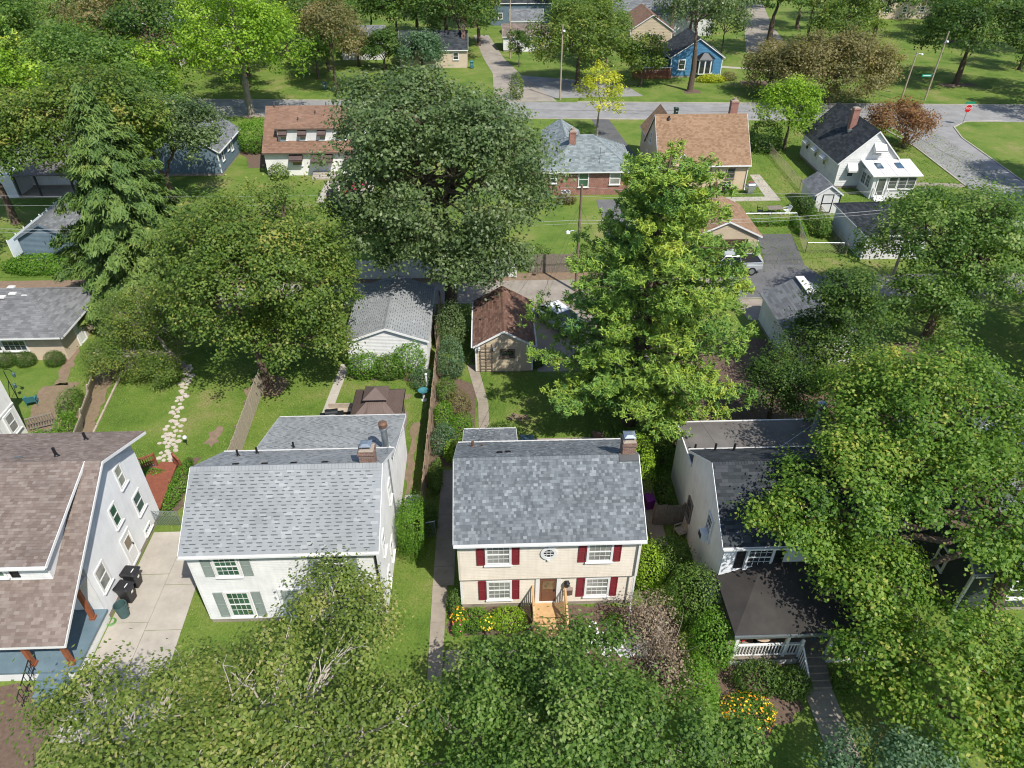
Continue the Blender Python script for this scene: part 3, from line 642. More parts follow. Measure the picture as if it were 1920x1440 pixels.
# ================================================================ front row of houses
# ---- white bungalow with brown roof, left
h = thing('bungalow_house', 'white bungalow with mottled brown roof, wide front dormer and blue porch floor', 'house', (-24, 24, 0))
mb = MB(); prof = [(21.6, 0), (28.4, 0), (28.4, 5.68), (25.1, 7.05), (21.6, 4.98)]
mb.loft([[(-30, y, z) for y, z in prof], [(-18.98, y, z) for y, z in prof]]); part('wall', mb, 'cool_siding', h)
mb = MB(); lap_wall(mb, (-18.95, 21.6), (-18.95, 28.4), .3, 4.95, .115, (3.5, 7.0)); part('siding', mb, 'cool_siding', h, kind='stuff')
part('foundation', MB().box(-30, 21.62, -.3, -18.93, 28.42, .28), 'old_concrete', h)
gable(h, -30, -18.85, 18.45, 28.75, 3.205, 7.1, 'x', ov=.35, rk=.45, walls=False, wr=25.1, ze2=5.64, rm='roof_brown_mix', shing=dict(course=.145, tab=(.14, .28)), seed=4, gutter=False)
part('soffit', MB().hexa([(-19.0, 18.2, 2.86), (-18.42, 18.2, 2.86), (-18.42, 25.1, 6.95), (-19.0, 25.1, 6.95), (-19.0, 18.2, 2.9), (-18.42, 18.2, 2.9), (-18.42, 25.1, 7.0), (-19.0, 25.1, 7.0)]), 'blue_grey_trim', h)
gable(h, -30, -19.45, 20.5, 29.3, 5.74, 7.14, 'x', ov=.3, rk=.25, walls=False, wr=25.1, rm='roof_brown_mix', shing=dict(course=.145, tab=(.14, .28)), seed=5, sides=(-1,), caps=False, gutter=True)
mb = MB(); P = [(20.5, 4.25), (20.5, 5.72), (25.0, 7.08), (25.0, 6.9)]; mb.loft([[(-30, y, z) for y, z in P], [(-19.45, y, z) for y, z in P]]); d = part('dormer', mb, 'white_siding', h)
mb = MB(); lap_wall(mb, (-30, 20.5), (-19.45, 20.5), 4.5, 5.70, .115); part('dormer_siding', mb, 'white_siding', d, kind='stuff')
for x in (-21.75, -24.3): window(h, 'S', x, 5.12, .95, .8, 20.48, (0, 0), 'glass_tree_reflection', rail=False); shutter(h, 'S', x - .82, 5.12, .36, .8, 20.48, 'black_paint'); shutter(h, 'S', x + .82, 5.12, .36, .8, 20.48, 'black_paint')
window(h, 'E', 26.55, 4.85, .72, 1.35, -18.93, glass='glass_curtain'); window(h, 'E', 27.05, 2.45, .9, 1.3, -18.93, glass='glass_blue'); window(h, 'E', 25.0, 3.65, .72, 1.35, -18.93, glass='glass_tree_reflection')
window(h, 'E', 22.4, 2.2, .9, 1.5, -18.93, glass='glass_curtain'); window(h, 'E', 26.85, .62, .8, .4, -18.93, (3, 0), 'glass_blue', rail=False); window(h, 'E', 23.9, .55, .8, .4, -18.93, (0, 0), 'glass_dark', rail=False)
door(h, 'E', 24.95, .25, .8, 2.0, -18.93, 'white_trim', glass='glass_warm')
pipe_vent(h, -20.8, 28.0, 6.05, .45, .07); pipe_vent(h, -20.9, 25.8, 6.95, .5, .07); pipe_vent(h, -28.2, 25.9, 6.9, .5, .07); box_vent(h, -22.6, 25.7, 7.0, -.4, 'galvanised', .3, .2); box_vent(h, -25.8, 25.7, 7.0, -.4, 'galvanised', .3, .2)
# porch
pf = part('porch_floor', MB().box(-30, 18.35, .62, -18.85, 21.6, .75), 'porch_paint', h); part('porch_skirt', MB().box(-30, 18.42, -.1, -18.92, 21.6, .62), 'white_trim', h)
for (x, y, t) in ((-19.3, 21.1, 4.4), (-20.9, 18.75, 3.2), (-19.2, 18.75, 3.2), (-24.6, 18.75, 3.2)):
    part('porch_post', MB().box(x - .09, y - .09, .75, x + .09, y + .09, t).box(x - .13, y - .13, .75, x + .13, y + .13, .87), 'orange_stain', h)
part('porch_beam', MB().box(-30, 18.6, 3.02, -19.05, 18.9, 3.2), 'white_trim', h); part('porch_ceiling', MB().box(-30, 18.9, 3.2, -19.0, 21.6, 3.23), 'white_trim', h)
for k in range(4): part('step', MB().box(-20.55, 18.35 - .3 * (k + 1), -.05, -19.35, 18.36 - .3 * k, .6 - .16 * k), 'porch_paint', h)
mb = MB(); a, b2 = (-20.7, 18.45, 1.55), (-20.7, 17.0, .95); mb.bar(a, b2, .04); mb.bar((-20.7, 18.45, .95), (-20.7, 17.0, .35), .03)
for k in range(8): f = k / 7; y = 18.45 - 1.45 * f; mb.bar((-20.7, y, .75 - .7 * f), (-20.7, y, 1.55 - .6 * f), .02)
for k in range(9): y = 18.45; x = -20.7 - .0; 
part('iron_railing', mb, 'dark_metal', h)

# ---- white two-storey house with pale grey roof
h = thing('white_house', 'white two storey house with pale grey shingle roof, chimney and sage shutters', 'house', (-9.6, 24.3, 0))
LG = dict(course=.165, tab=(.2, .34), style='band')
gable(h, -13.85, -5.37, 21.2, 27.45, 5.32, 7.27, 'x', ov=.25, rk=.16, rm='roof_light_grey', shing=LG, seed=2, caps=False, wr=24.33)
for s in (1,):
    r_, inf = gable(h, -12.55, -5.40, 27.3, 32.6, 4.92, 4.92, 'x', ov=.3, rk=.16, rm='roof_light_grey', shing=LG, seed=3, wr=27.3, ze2=3.25, sides=(1,), caps=False)
mb = MB()
for k in range(55): x = -14.0 + .158 * k; mb.hexa([(x, 24.13, 7.25), (x + .15, 24.13, 7.25), (x + .15, 24.33, 7.385), (x, 24.33, 7.385), (x, 24.13, 7.275), (x + .15, 24.13, 7.275), (x + .15, 24.33, 7.41), (x, 24.33, 7.41)], .35 + .3 * rnd.random()); mb.hexa([(x, 24.33, 7.385), (x + .15, 24.33, 7.385), (x + .15, 24.53, 7.25), (x, 24.53, 7.25), (x, 24.33, 7.41), (x + .15, 24.33, 7.41), (x + .15, 24.53, 7.275), (x, 24.53, 7.275)], .35 + .3 * rnd.random())
part('ridge_cap', mb, 'roof_light_grey', h, kind='stuff')
for x in (-12.1, -10.75, -9.4, -7.95): box_vent(h, x, 24.78, 7.08, -.62, 'black_paint', .3, .2)
for (x, y) in ((-12.75, 26.6), (-12.0, 27.1)): pipe_vent(h, x, y, 7.27 - (y - 24.33) * .624 + .1, .4, .055)
pipe_vent(h, -10.7, 28.7, 4.55, .4, .055)
chimney(h, -6.25, -5.55, 24.35, 24.95, 6.6, 8.05, 'brick_brown', 'metal')
mb = MB(); mb.lathe(-5.75, 28.35, [(.17, 4.4), (.17, 6.0), (.22, 6.02), (.22, 6.12), (.17, 6.14), (.17, 6.22), (.23, 6.24), (.23, 6.42), (.1, 6.5)], 14); fl = part('flue_pipe', mb, 'galvanised', h); part('flashing', MB().lathe(-5.75, 28.35, [(.34, 4.60), (.2, 4.82)], 14), 'white_trim', fl); part('flue_cap', MB().lathe(-5.75, 28.35, [(.235, 6.23), (.235, 6.43), (.11, 6.51)], 14), 'rusty_metal', fl)
for zc, gl in ((4.22, 'glass_tree_reflection'), (1.45, 'glass_tree_reflection')):
    window(h, 'S', -12.2, zc, 1.15, 1.42 if zc > 3 else 1.9, 21.17, (4, 4), gl)
    for sx in (-.88, .88): shutter(h, 'S', -12.2 + sx, zc, .42, 1.35 if zc > 3 else 1.8, 21.17, 'sage_paint')
    window(h, 'S', -7.4, zc, 1.15, 1.42 if zc > 3 else 1.9, 21.17, (4, 4), 'glass_dark')
    for sx in (-.88, .88): shutter(h, 'S', -7.4 + sx, zc, .42, 1.35 if zc > 3 else 1.8, 21.17, 'sage_paint')
door(h, 'S', -9.7, .35, .9, 2.05, 21.17, 'sage_paint')
for (y, z, w, hh) in ((22.6, 3.9, .75, 1.2), (25.6, 4.3, .75, 1.2), (24.2, 1.6, .8, 1.2), (22.6, 1.4, .7, 1.0)): window(h, 'E', y, z, w, hh, -5.345, glass='glass_dark')
downspout(h, -5.45, 21.1, 0, 5.1, 'black_paint'); mb = MB(); mb.tube([(-5.28, 26.2, .9), (-5.28, 26.2, 4.6), (-5.28, 26.2, 6.6)], .03, 6); mb.box(-5.34, 26.05, 1.0, -5.2, 26.35, 1.5); part('service_mast', mb, 'galvanised', h)

# ---- the cream house with red shutters
h = thing('cream_house', 'cream two storey house with dark red shutters and mottled grey roof', 'house', (2.4, 24.6, 0))
GM = dict(course=.14, tab=(.08, .2), style='mix')
gable(h, -1.75, 6.62, 21.65, 27.65, 5.43, 7.21, 'x', ov=.45, rk=.17, wm='cream_siding', rm='roof_grey_mix', shing=GM, seed=8, wr=24.6, ze2=5.35, lap=.115)
part('upper_storey_front', MB().box(-1.75, 21.47, 2.42, 6.62, 21.655, 5.30), 'cream_siding', h)
mb = MB(); lap_wall(mb, (-1.75, 21.45), (6.62, 21.45), 2.44, 5.28, .115); part('upper_siding', mb, 'cream_siding', h, kind='stuff')
mb = MB(); mb.box(-1.78, 21.42, 2.40, 6.65, 21.66, 2.46); mb.box(-1.79, 21.40, 2.46, -1.68, 21.6, 5.28); mb.box(6.55, 21.40, 2.46, 6.66, 21.6, 5.28); part('corner_board', mb, 'cream_siding', h)
for (x, z, pl) in ((.08, 4.22, 21.43), (4.77, 4.26, 21.43), (.10, 1.36, 21.63), (4.85, 1.42, 21.63)):
    window(h, 'S', x, z, 1.22, 1.42, pl, (4, 4), 'glass_curtain', fw=.11)
    for sx in (-.82, .80): shutter(h, 'S', x + sx, z, .36, 1.42, pl, 'red_paint')
# round window
mb = MB()
for k in range(24):
    q0, q1 = 2 * math.pi * k / 24, 2 * math.pi * (k + 1) / 24; c = lambda r, q, y: (r * math.cos(q), y, r * 1.15 * math.sin(q))
    mb.hexa([c(.24, q0, .02), c(.38, q0, .02), c(.38, q1, .02), c(.24, q1, .02), c(.24, q0, -.06), c(.38, q0, -.06), c(.38, q1, -.06), c(.24, q1, -.06)])
for z in (-.46, .46): mb.box(-.06, -.09, z - .05, .06, -.02, z + .05)
ow = onwall('round_window', mb, 'white_trim', h, 'S', 2.40, 21.42, 4.24)
mb = MB(); mb.face([(.26 * math.cos(2 * math.pi * k / 24), -.02, .30 * math.sin(2 * math.pi * k / 24)) for k in range(24)]); part('pane', mb, 'glass_dark', ow)
mb = MB()
for v in (-.09, .09): mb.box(v - .012, -.04, -.27, v + .012, -.021, .27); mb.box(-.24, -.039, v - .012, .24, -.022, v + .012)
part('sash', mb, 'white_trim', ow)
do = door(h, 'S', 2.46, .22, .82, 1.98, 21.63, 'door_brown', glass='glass_warm', fw=.2)
mb = MB(); mb.box(-.1, -.16, -.02, .1, 0, .02); mb.lathe(0, -.14, [(.10, -.24), (.15, -.02), (.13, .02), (.02, .12)], 8); part('lantern', MB(), 'dark_metal', h) if False else onwall('lantern', mb, 'dark_metal', h, 'S', 3.36, 21.62, 1.92)
mb = MB(); mb.box(-.16, -.13, -.2, .16, 0, .18); mb.hexa([(-.17, -.15, .18), (.17, -.15, .18), (.17, 0, .26), (-.17, 0, .26), (-.17, -.15, .2), (.17, -.15, .2), (.17, 0, .28), (-.17, 0, .28)]); onwall('mailbox', mb, 'brown_metal', h, 'S', 3.50, 21.62, 1.16)
to = part('house_number', text_mesh('house_number', '974', .17, .006, 'brown_metal', 1.35), 'brown_metal', h); to.location = (3.40, 21.595, 1.53); to.rotation_euler = (R(90), 0, 0)
chimney(h, 6.0, 6.62, 24.55, 25.2, 6.6, 8.05, 'brick_brown', 'metal', .04)
part('flashing', MB().hexa([(5.85, 24.3, 7.15), (6.78, 24.3, 7.15), (6.78, 24.62, 7.36), (5.85, 24.62, 7.36), (5.85, 24.3, 7.18), (6.78, 24.3, 7.18), (6.78, 24.62, 7.39), (5.85, 24.62, 7.39)]), 'dark_metal', h)
pipe_vent(h, -1.1, 27.1, 5.78, .35, .07, 'rusty_metal'); pipe_vent(h, -.6, 27.2, 5.7, .15, .05, 'rusty_metal'); box_vent(h, .25, 25.6, 6.72, -.6, 'black_paint', .3, .2); box_vent(h, .65, 25.7, 6.66, -.6, 'black_paint', .3, .2)
downspout(h, 6.55, 21.32, 0, 5.05); downspout(h, -1.95, 28.0, 1.5, 5.0); part('dryer_vent', MB().box(6.4, 21.3, 5.0, 6.72, 21.36, 5.1), 'white_trim', h)
gable(h, -1.62, 1.15, 27.6, 31.1, 4.35, 4.35, 'x', ov=.25, rk=.12, wm='cream_siding', rm='roof_grey_mix', shing=GM, seed=9, wr=27.6, ze2=3.3, sides=(1,), caps=False)
# stair to the front door
t = thing('entry_stairs', 'new yellow pine entry stairs with railings below the brown front door', 'stairs', (2.5, 20.5, 0))
part('landing', MB().box(1.75, 20.75, .26, 3.25, 21.62, .32), 'new_wood', t)
for k in range(3): part('tread', MB().box(1.78, 20.45 - .3 * k, .20 - .085 * k, 3.22, 20.74 - .3 * k, .24 - .085 * k), 'new_wood', t)
for sx in (1.72, 3.28):
    part('post', MB().box(sx - .05, 20.55, 0, sx + .05, 20.65, 1.55), 'new_wood', t); part('post', MB().box(sx - .05, 19.75, 0, sx + .05, 19.85, 1.15), 'new_wood', t)
    mb = MB(); mb.bar((sx, 21.62, 1.62), (sx, 20.6, 1.5), .09, .05); part('rail', mb, 'new_wood', t); part('rail', MB().bar((sx, 20.6, 1.5), (sx, 19.8, 1.1), .09, .05), 'new_wood', t)
    part('rail', MB().bar((sx, 20.6, .5), (sx, 19.8, .12), .05, .05), 'new_wood', t)
    for k in range(14): y = 21.5 - .13 * k; zt = 1.5 if y > 20.6 else 1.5 - (20.6 - y) * .5; part('baluster', MB().box(sx - .02, y - .018, .30 if y > 20.7 else max(.05, .45 - (20.6 - y) * .5), sx + .02, y + .018, zt), 'new_wood', t)

# ---- white house with black roof and front porch, right
h = thing('porch_house', 'off white house with charcoal roof, tall metal flue and dark front porch roof', 'house', (14.4, 24.1, 0))
gable(h, 10.4, 18.6, 21.1, 27.1, 5.08, 7.06, 'x', ov=.25, rk=.2, wm='white_stucco', rm='roof_charcoal', shing=dict(course=.16, tab=(.25, .4)), seed=10, wr=24.1, lap=0)
part('front_cladding', MB().box(10.42, 21.05, 2.6, 18.58, 21.098, 5.0), 'cool_siding', h); mb = MB(); lap_wall(mb, (10.4, 21.05), (18.6, 21.05), 2.62, 5.0, .12); part('siding', mb, 'cool_siding', h, kind='stuff')
mb = MB(); mb.box(10.55, 27.1, 0, 18.4, 30.5, 4.0); part('rear_wing', mb, 'white_stucco', h); part('flat_roof', MB().box(10.4, 27.15, 4.0, 18.55, 30.65, 4.12), 'dark_roof_flat', h); part('roof_edge', MB().box(10.38, 30.62, 3.98, 18.57, 30.68, 4.17).box(10.36, 27.15, 3.98, 10.42, 30.68, 4.16), 'white_trim', h)
window(h, 'S', 12.1, 4.05, 1.25, 1.45, 21.03, (4, 4), 'glass_dark'); window(h, 'S', 16.6, 4.05, 1.25, 1.45, 21.03, (4, 4), 'glass_dark')
for x in (12.1, 16.6):
    for sx in (-.9, .9): shutter(h, 'S', x + sx, 4.05, .42, 1.4, 21.03, 'black_paint')
wo = window(h, 'W', 23.2, 3.75, .8, 1.45, 10.38, (3, 4), 'glass_dark'); window(h, 'W', 26.1, 1.9, .8, 1.3, 10.38, (2, 4), 'glass_dark', fr='grey_wood')
mb = MB(); mb.box(10.0, 22.95, 3.0, 10.4, 23.45, 3.4); ac = part('window_air_conditioner', mb, 'lamp_white', h); part('grille', MB().box(9.985, 23.0, 3.04, 10.0, 23.4, 3.36), 'dark_metal', ac)
mb = MB(); mb.lathe(17.2, 28.55, [(.17, 4.0), (.17, 6.75), (.24, 6.78), (.24, 6.98), (.1, 7.08)], 14); fl = part('flue_pipe', mb, 'galvanised', h); part('flue_band', MB().lathe(17.2, 28.55, [(.18, 6.6), (.245, 6.7), (.245, 6.78)], 14), 'rusty_metal', fl)
part('flue_brace', MB().tube([(17.3, 28.5, 5.9), (15.0, 27.3, 5.15)], .015, 5), 'galvanised', h)
for (x, y, z) in ((11.4, 27.0, 5.2), (12.3, 26.8, 5.35), (10.8, 28.2, 4.1)): pipe_vent(h, x, y, z, .5, .06)
mb = MB(); e = 2.75; b3 = 3.65; mb.face([(10.3, 17.85, e), (18.7, 17.85, e), (18.7, 21.1, b3), (12.4, 21.1, b3)]); mb.face([(10.3, 17.85, e), (12.4, 21.1, b3), (10.3, 21.1, e)]); mb.box(10.3, 17.85, e - .16, 18.7, 21.1, e - .005); part('porch_roof', mb, 'porch_dark_roof', h)
part('porch_gutter', MB().box(10.28, 17.74, e - .14, 18.72, 17.84, e - .01), 'galvanised', h); part('porch_floor', MB().box(10.5, 18.05, .45, 18.5, 21.05, .6), 'grey_wood', h); part('porch_skirt', MB().box(10.55, 18.1, -.1, 18.45, 21.0, .45), 'white_trim', h)
for x in (10.65, 12.95, 15.0, 18.35): part('porch_post', MB().box(x - .07, 18.1, .6, x + .07, 18.24, 2.62), 'white_trim', h)
def balustrade(root, x0, x1, y):
    part('rail', MB().box(x0, y - .05, 1.44, x1, y + .05, 1.52), 'white_trim', root); part('rail', MB().box(x0, y - .03, .68, x1, y + .03, .74), 'white_trim', root)
    n = int((x1 - x0) / .14)
    me = MB().box(-.022, -.022, .74, .022, .022, 1.44).mesh('baluster', 'white_trim')
    for k in range(n): o = part('baluster', me, 'white_trim', root); o.location = (x0 + (k + .5) * (x1 - x0) / n, y, 0)
balustrade(h, 10.72, 12.88, 18.17); balustrade(h, 13.02, 13.6, 18.17); balustrade(h, 16.0, 18.28, 18.17)
part('newel', MB().box(13.58, 18.05, .4, 13.72, 18.2, 1.65).lathe(13.65, 18.12, [(.05, 1.65), (.09, 1.72), (.09, 1.8), (.03, 1.87)], 10), 'white_trim', h)
mb = MB(); mb.bar((13.68, 18.1, 1.5), (13.68, 16.9, .85), .07)
for k in range(8): f = (k + .5) / 8; mb.bar((13.68, 18.1 - 1.2 * f, .55 - .5 * f), (13.68, 18.1 - 1.2 * f, 1.48 - .65 * f), .035)
part('stair_rail', mb, 'white_trim', h)
for k in range(4): part('step', MB().box(13.75, 17.95 - .28 * (k + 1), -.05, 14.9, 18.05 - .28 * k, .5 - .12 * k), 'grey_wood', h)

# ---- dark green house behind the trees at the right edge
h = thing('dark_green_house', 'dark green sided house with white trim half hidden by right trees', 'house', (26, 24, 0))
gable(h, 22.4, 31, 20.6, 27.4, 3.4, 5.9, 'x', wm='dark_siding', rm='roof_slate', seed=12, rk=.3)
window(h, 'W', 24.0, 4.6, .6, .7, 22.36, glass='glass_dark'); window(h, 'W', 22.6, 1.7, .8, 1.3, 22.36, glass='glass_dark'); window(h, 'S', 25, 1.7, 1, 1.3, 20.57)

# ---- beige house cut by the left edge
h = thing('beige_stucco_house', 'pale beige stucco house at left edge with white windows', 'house', (-35, 31, 0))
part('wall', MB().box(-40, 25, -.2, -30.1, 35.9, 5.4), 'white_stucco', h); part('roof', MB().box(-40.3, 24.7, 5.4, -29.8, 36.2, 5.6), 'roof_old_grey', h); part('belt_trim', MB().box(-30.1, 25, 2.4, -30.05, 35.9, 2.5), 'white_trim', h)
window(h, 'E', 35.05, 1.55, 1.0, 1.5, -30.08, glass='glass_curtain', fw=.16); window(h, 'E', 33.4, 1.55, 1.0, 1.5, -30.08, glass='glass_curtain', fw=.16)

# ================================================================ garages along the alley
g_ = thing('white_garage', 'white gabled garage with pale grey shingle roof beside wooden fence', 'garage', (-7.5, 45.8, 0))
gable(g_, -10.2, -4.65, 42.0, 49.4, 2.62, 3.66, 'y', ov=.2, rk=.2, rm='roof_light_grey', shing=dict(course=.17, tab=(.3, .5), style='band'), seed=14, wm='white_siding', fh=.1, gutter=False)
garage_door(g_, 'N', -7.4, 0.1, 4.2, 2.1, 49.43, 'white_trim')
g_ = thing('tan_garage', 'tan garage with weathered brown roof, small window and wall trellis', 'garage', (.8, 44.6, 0))
gable(g_, -1.2, 2.85, 41.6, 47.6, 2.35, 3.52, 'y', ov=.15, rk=.18, rm='roof_brown', shing=dict(course=.16, tab=(.25, .4)), seed=15, wm='tan_siding', fh=.1)
window(g_, 'S', 1.05, 1.65, 1.05, .62, 41.57, (2, 0), 'glass_dark', fr='brown_metal', rail=False); box_vent(g_, .3, 45.9, 3.3, 0, 'rusty_metal', .18, .3); garage_door(g_, 'N', .8, .1, 2.6, 2.0, 47.63, 'white_trim')
tr = thing('wall_trellis', 'dark wooden ladder trellis on the tan garage wall', 'trellis', (-.4, 41.45, 0))
for x in (-.85, -.45, -.02): part('upright', MB().box(x - .025, 41.47, .15, x + .025, 41.52, 2.5), 'pole_wood', tr)
for k in range(7): part('rung', MB().box(-.88, 41.44, .4 + .3 * k, .01, 41.47, .44 + .3 * k), 'pole_wood', tr)
for x in (-.95, .12):
    single('birdhouse', 'small white birdhouse on the garage trellis, %s one' % ('left' if x < 0 else 'right'), 'birdhouse', MB().box(x - .07, 41.32, 2.05, x + .07, 41.46, 2.2).hexa([(x - .1, 41.28, 2.2), (x + .1, 41.28, 2.2), (x + .1, 41.48, 2.2), (x - .1, 41.48, 2.2), (x - .01, 41.28, 2.31), (x + .01, 41.28, 2.31), (x + .01, 41.48, 2.31), (x - .01, 41.48, 2.31)]), 'lamp_white', 'birdhouses on the trellis')
g_ = thing('grey_roof_garage', 'garage with ribbed grey roof and bright skylight behind the yellow pine', 'garage', (23.6, 44.5, 0))
gable(g_, 21.2, 26.0, 41.6, 47.6, 2.6, 3.9, 'y', ov=.25, rk=.2, rm='roof_slate', shing=dict(course=.2, tab=(.4, .6)), seed=16, wm='white_siding', gutter=False)
part('skylight', MB().hexa([(23.9, 46.2, 3.85), (25.0, 46.2, 3.25), (25.0, 47.4, 3.25), (23.9, 47.4, 3.85), (23.9, 46.2, 4.0), (25.0, 46.2, 3.4), (25.0, 47.4, 3.4), (23.9, 47.4, 4.0)]), 'galvanised', g_); part('ridge_flashing', MB().box(23.3, 45.2, 3.98, 23.95, 47.75, 4.06), 'white_metal_roof', g_)
h = thing('hip_roof_house', 'beige stucco building with old grey hip roof and wide white window', 'house', (-36, 47, 0))
hip(h, -42.0, -31.3, 44.2, 50.4, 2.35, 4.3, .6, 'beige_stucco', 'roof_old_grey', seed=17, shing=dict(course=.17, tab=(.3, .5)))
for x in (-36.5, -38.2, -34.7): window(h, 'S', x, 1.35, 1.75, .95, 44.18, (4, 2), 'glass_dark', rail=False, fw=.08)
door(h, 'E', 46.6, 0, .9, 1.95, -31.28, 'white_trim'); part('wall_brace', MB().bar((-31.25, 48.2, 0), (-31.25, 48.2, 2.1), .1).bar((-31.2, 47.6, 2.0), (-30.6, 49.0, 1.5), .08).bar((-31.2, 48.2, 1.0), (-30.5, 49.2, 1.7), .08), 'old_wood', h)
for (x, y, z) in ((-35.8, 46.6, 4.0), (-35.1, 46.9, 4.12), (-34.2, 46.9, 4.0), (-35.6, 47.7, 4.2)):
    part('roof_plate', MB().box(x - .25, y - .18, z - .05, x + .25, y + .18, z + .05), 'white_metal_roof', h)
g_ = thing('blue_garage', 'slate blue sided garage with dark gable roof behind yellow green hedge', 'garage', (-40, 63, 0))
gable(g_, -42.4, -37.6, 60.3, 67, 2.35, 3.65, 'y', ov=.2, rk=.25, rm='roof_slate', seed=18, wm='slate_siding', trim='slate_siding', shing=dict(course=.2, tab=(.35, .55)), gutter=False)
g_ = thing('brown_door_garage', 'tan garage with terracotta roof and dark brown overhead door', 'garage', (22, 61, 0))
gable(g_, 18.2, 24.2, 58.3, 65.2, 2.5, 3.9, 'y', ov=.2, rk=.2, rm='roof_tan', seed=19, wm='tan_siding', shing=dict(course=.2, tab=(.3, .5), style='three'), fh=.1, lap=.2, gutter=False)
garage_door(g_, 'S', 21.4, .05, 3.4, 2.0, 58.27, 'garage_brown', fr='garage_brown')
g_ = thing('black_roof_garage', 'white garage with black hip roof near the side street', 'garage', (36.9, 61.5, 0))
hip(g_, 34.0, 39.7, 58.2, 65.0, 2.55, 3.9, .3, 'white_siding', 'roof_charcoal', seed=20, shing=dict(course=.2, tab=(.35, .5)))
pipe_vent(g_, 37.6, 62.6, 3.75, .35, .13, 'black_paint')
g_ = thing('garden_shed', 'small white shed with purple black trim and dark roof', 'shed', (34.7, 70.3, 0))
gable(g_, 33.4, 36.0, 68.6, 72.2, 2.1, 3.0, 'y', ov=.15, rk=.15, rm='roof_slate', seed=21, wm='white_siding', lap=0, fh=.0, gutter=False, caps=False, shing=dict(course=.2, tab=(.3, .5)))
dd = onwall('door', frame_mb(1.15, 1.95, .08, -.05, 0), 'black_paint', g_, 'S', 34.7, 68.6, 1.1); part('leaf', MB().box(-.5, -.02, -.9, .5, -.005, .9), 'white_siding', dd); part('cross_bar', MB().box(-.5, -.045, -.04, .5, -.021, .04), 'black_paint', dd)
part('corner_trim', MB().box(33.38, 68.57, 0, 33.48, 68.62, 2.1), 'black_paint', g_); part('corner_trim', MB().box(35.92, 68.57, 0, 36.02, 68.62, 2.1), 'black_paint', g_)

# ================================================================ second row, facing the far street
h = thing('brown_roof_cape', 'white cape house with russet roof, wide dormer and brown awnings', 'house', (-20.5, 84, 0))
gable(h, -25.6, -14.8, 81.4, 90.8, 2.88, 6.42, 'x', ov=.3, rk=.12, rm='roof_russet', seed=22, wm='white_stucco', lap=0, shing=dict(course=.2, tab=(.3, .5), style='three'), trim='brown_metal')
mb = MB(); mb.box(-23.95, 82.35, 3.3, -15.8, 86.0, 5.12); d = part('dormer', mb, 'white_siding', h)
gable(h, -23.95, -15.8, 82.35, 89, 5.1, 6.46, 'x', ov=.2, rk=.12, walls=False, rm='roof_russet', seed=23, wr=86.1, sides=(-1,), caps=False, gutter=False, trim='brown_metal', shing=dict(course=.2, tab=(.3, .5), style='three'))
def awning(root, face, a, z, w, plane, mat, dep=.7, drop=.55):
    mb = MB(); mb.hexa([(-w / 2, 0, -.06), (w / 2, 0, -.06), (w / 2, -dep, -drop - .06), (-w / 2, -dep, -drop - .06), (-w / 2, 0, 0), (w / 2, 0, 0), (w / 2, -dep, -drop), (-w / 2, -dep, -drop)])
    for s in (-1, 1): mb.face([(s * w / 2, 0, 0), (s * w / 2, -dep, -drop), (s * w / 2, -dep, -drop - .2), (s * w / 2, 0, -drop)])
    mb.face([(-w / 2, -dep, -drop), (w / 2, -dep, -drop), (w / 2, -dep, -drop - .2), (-w / 2, -dep, -drop - .2)])
    n = int(w / .12)
    for k in range(n): x = -w / 2 + w * (k + .5) / n; mb.bar((x, 0, .012), (x, -dep, -drop + .012), .03, .02)
    return onwall('awning', mb, mat, root, face, a, plane, z)
for x in (-23.3, -21.1, -18.9, -16.7): awning(h, 'S', x, 4.9, .95, 82.33, 'brown_awning', .45, .42); window(h, 'S', x, 4.25, .8, 1.0, 82.33, glass='glass_curtain')
awning(h, 'S', -22.0, 2.6, 1.5, 81.38, 'brown_awning', .7, .6); window(h, 'S', -22.0, 1.75, 1.2, 1.2, 81.38, glass='glass_warm'); awning(h, 'S', -19.0, 2.65, 2.4, 81.38, 'brown_awning', 1.1, .7); door(h, 'S', -19.2, .5, .9, 2.0, 81.38, 'white_trim'); awning(h, 'S', -15.8, 2.6, 1.3, 81.38, 'brown_awning', .7, .6)
for (x, y) in ((-24.7, 86.0), (-21.6, 83.5), (-19.8, 84.6)): pipe_vent(h, x, y, 6.3 if y > 85 else 5.6 + (y - 83.5) * .36, .4, .09, 'brown_metal')
for k in range(4): part('step', MB().box(-20.3, 81.38 - .35 * (k + 1), -.05, -17.6, 81.4 - .35 * k, .5 - .12 * k), 'concrete', h)
h = thing('slate_blue_house', 'slate blue house with white trim between leafy tree and round shrub', 'house', (-34, 86, 0))
gable(h, -38.6, -30.9, 81.6, 90, 2.9, 5.6, 'y', rm='roof_slate', seed=24, wm='slate_siding', shing=dict(course=.2, tab=(.35, .55)))
window(h, 'E', 86.6, 1.9, .8, 1.2, -30.88, glass='glass_curtain'); window(h, 'E', 85.2, 2.1, .6, .7, -30.88, glass='glass_curtain', rail=False); window(h, 'E', 83, 1.9, .8, 1.2, -30.88)
pipe_vent(h, -32.6, 86.5, 4.0, .4, .08, 'galvanised')
h = thing('porch_cottage', 'white cottage with dark grey porch roof behind left trees', 'house', (-50, 80, 0))
gable(h, -56, -44.5, 78.6, 86, 3.0, 5.4, 'x', rm='white_metal_roof' if False else 'roof_old_grey', seed=25, wm='white_siding', shing=dict(course=.25, tab=(.4, .6)))
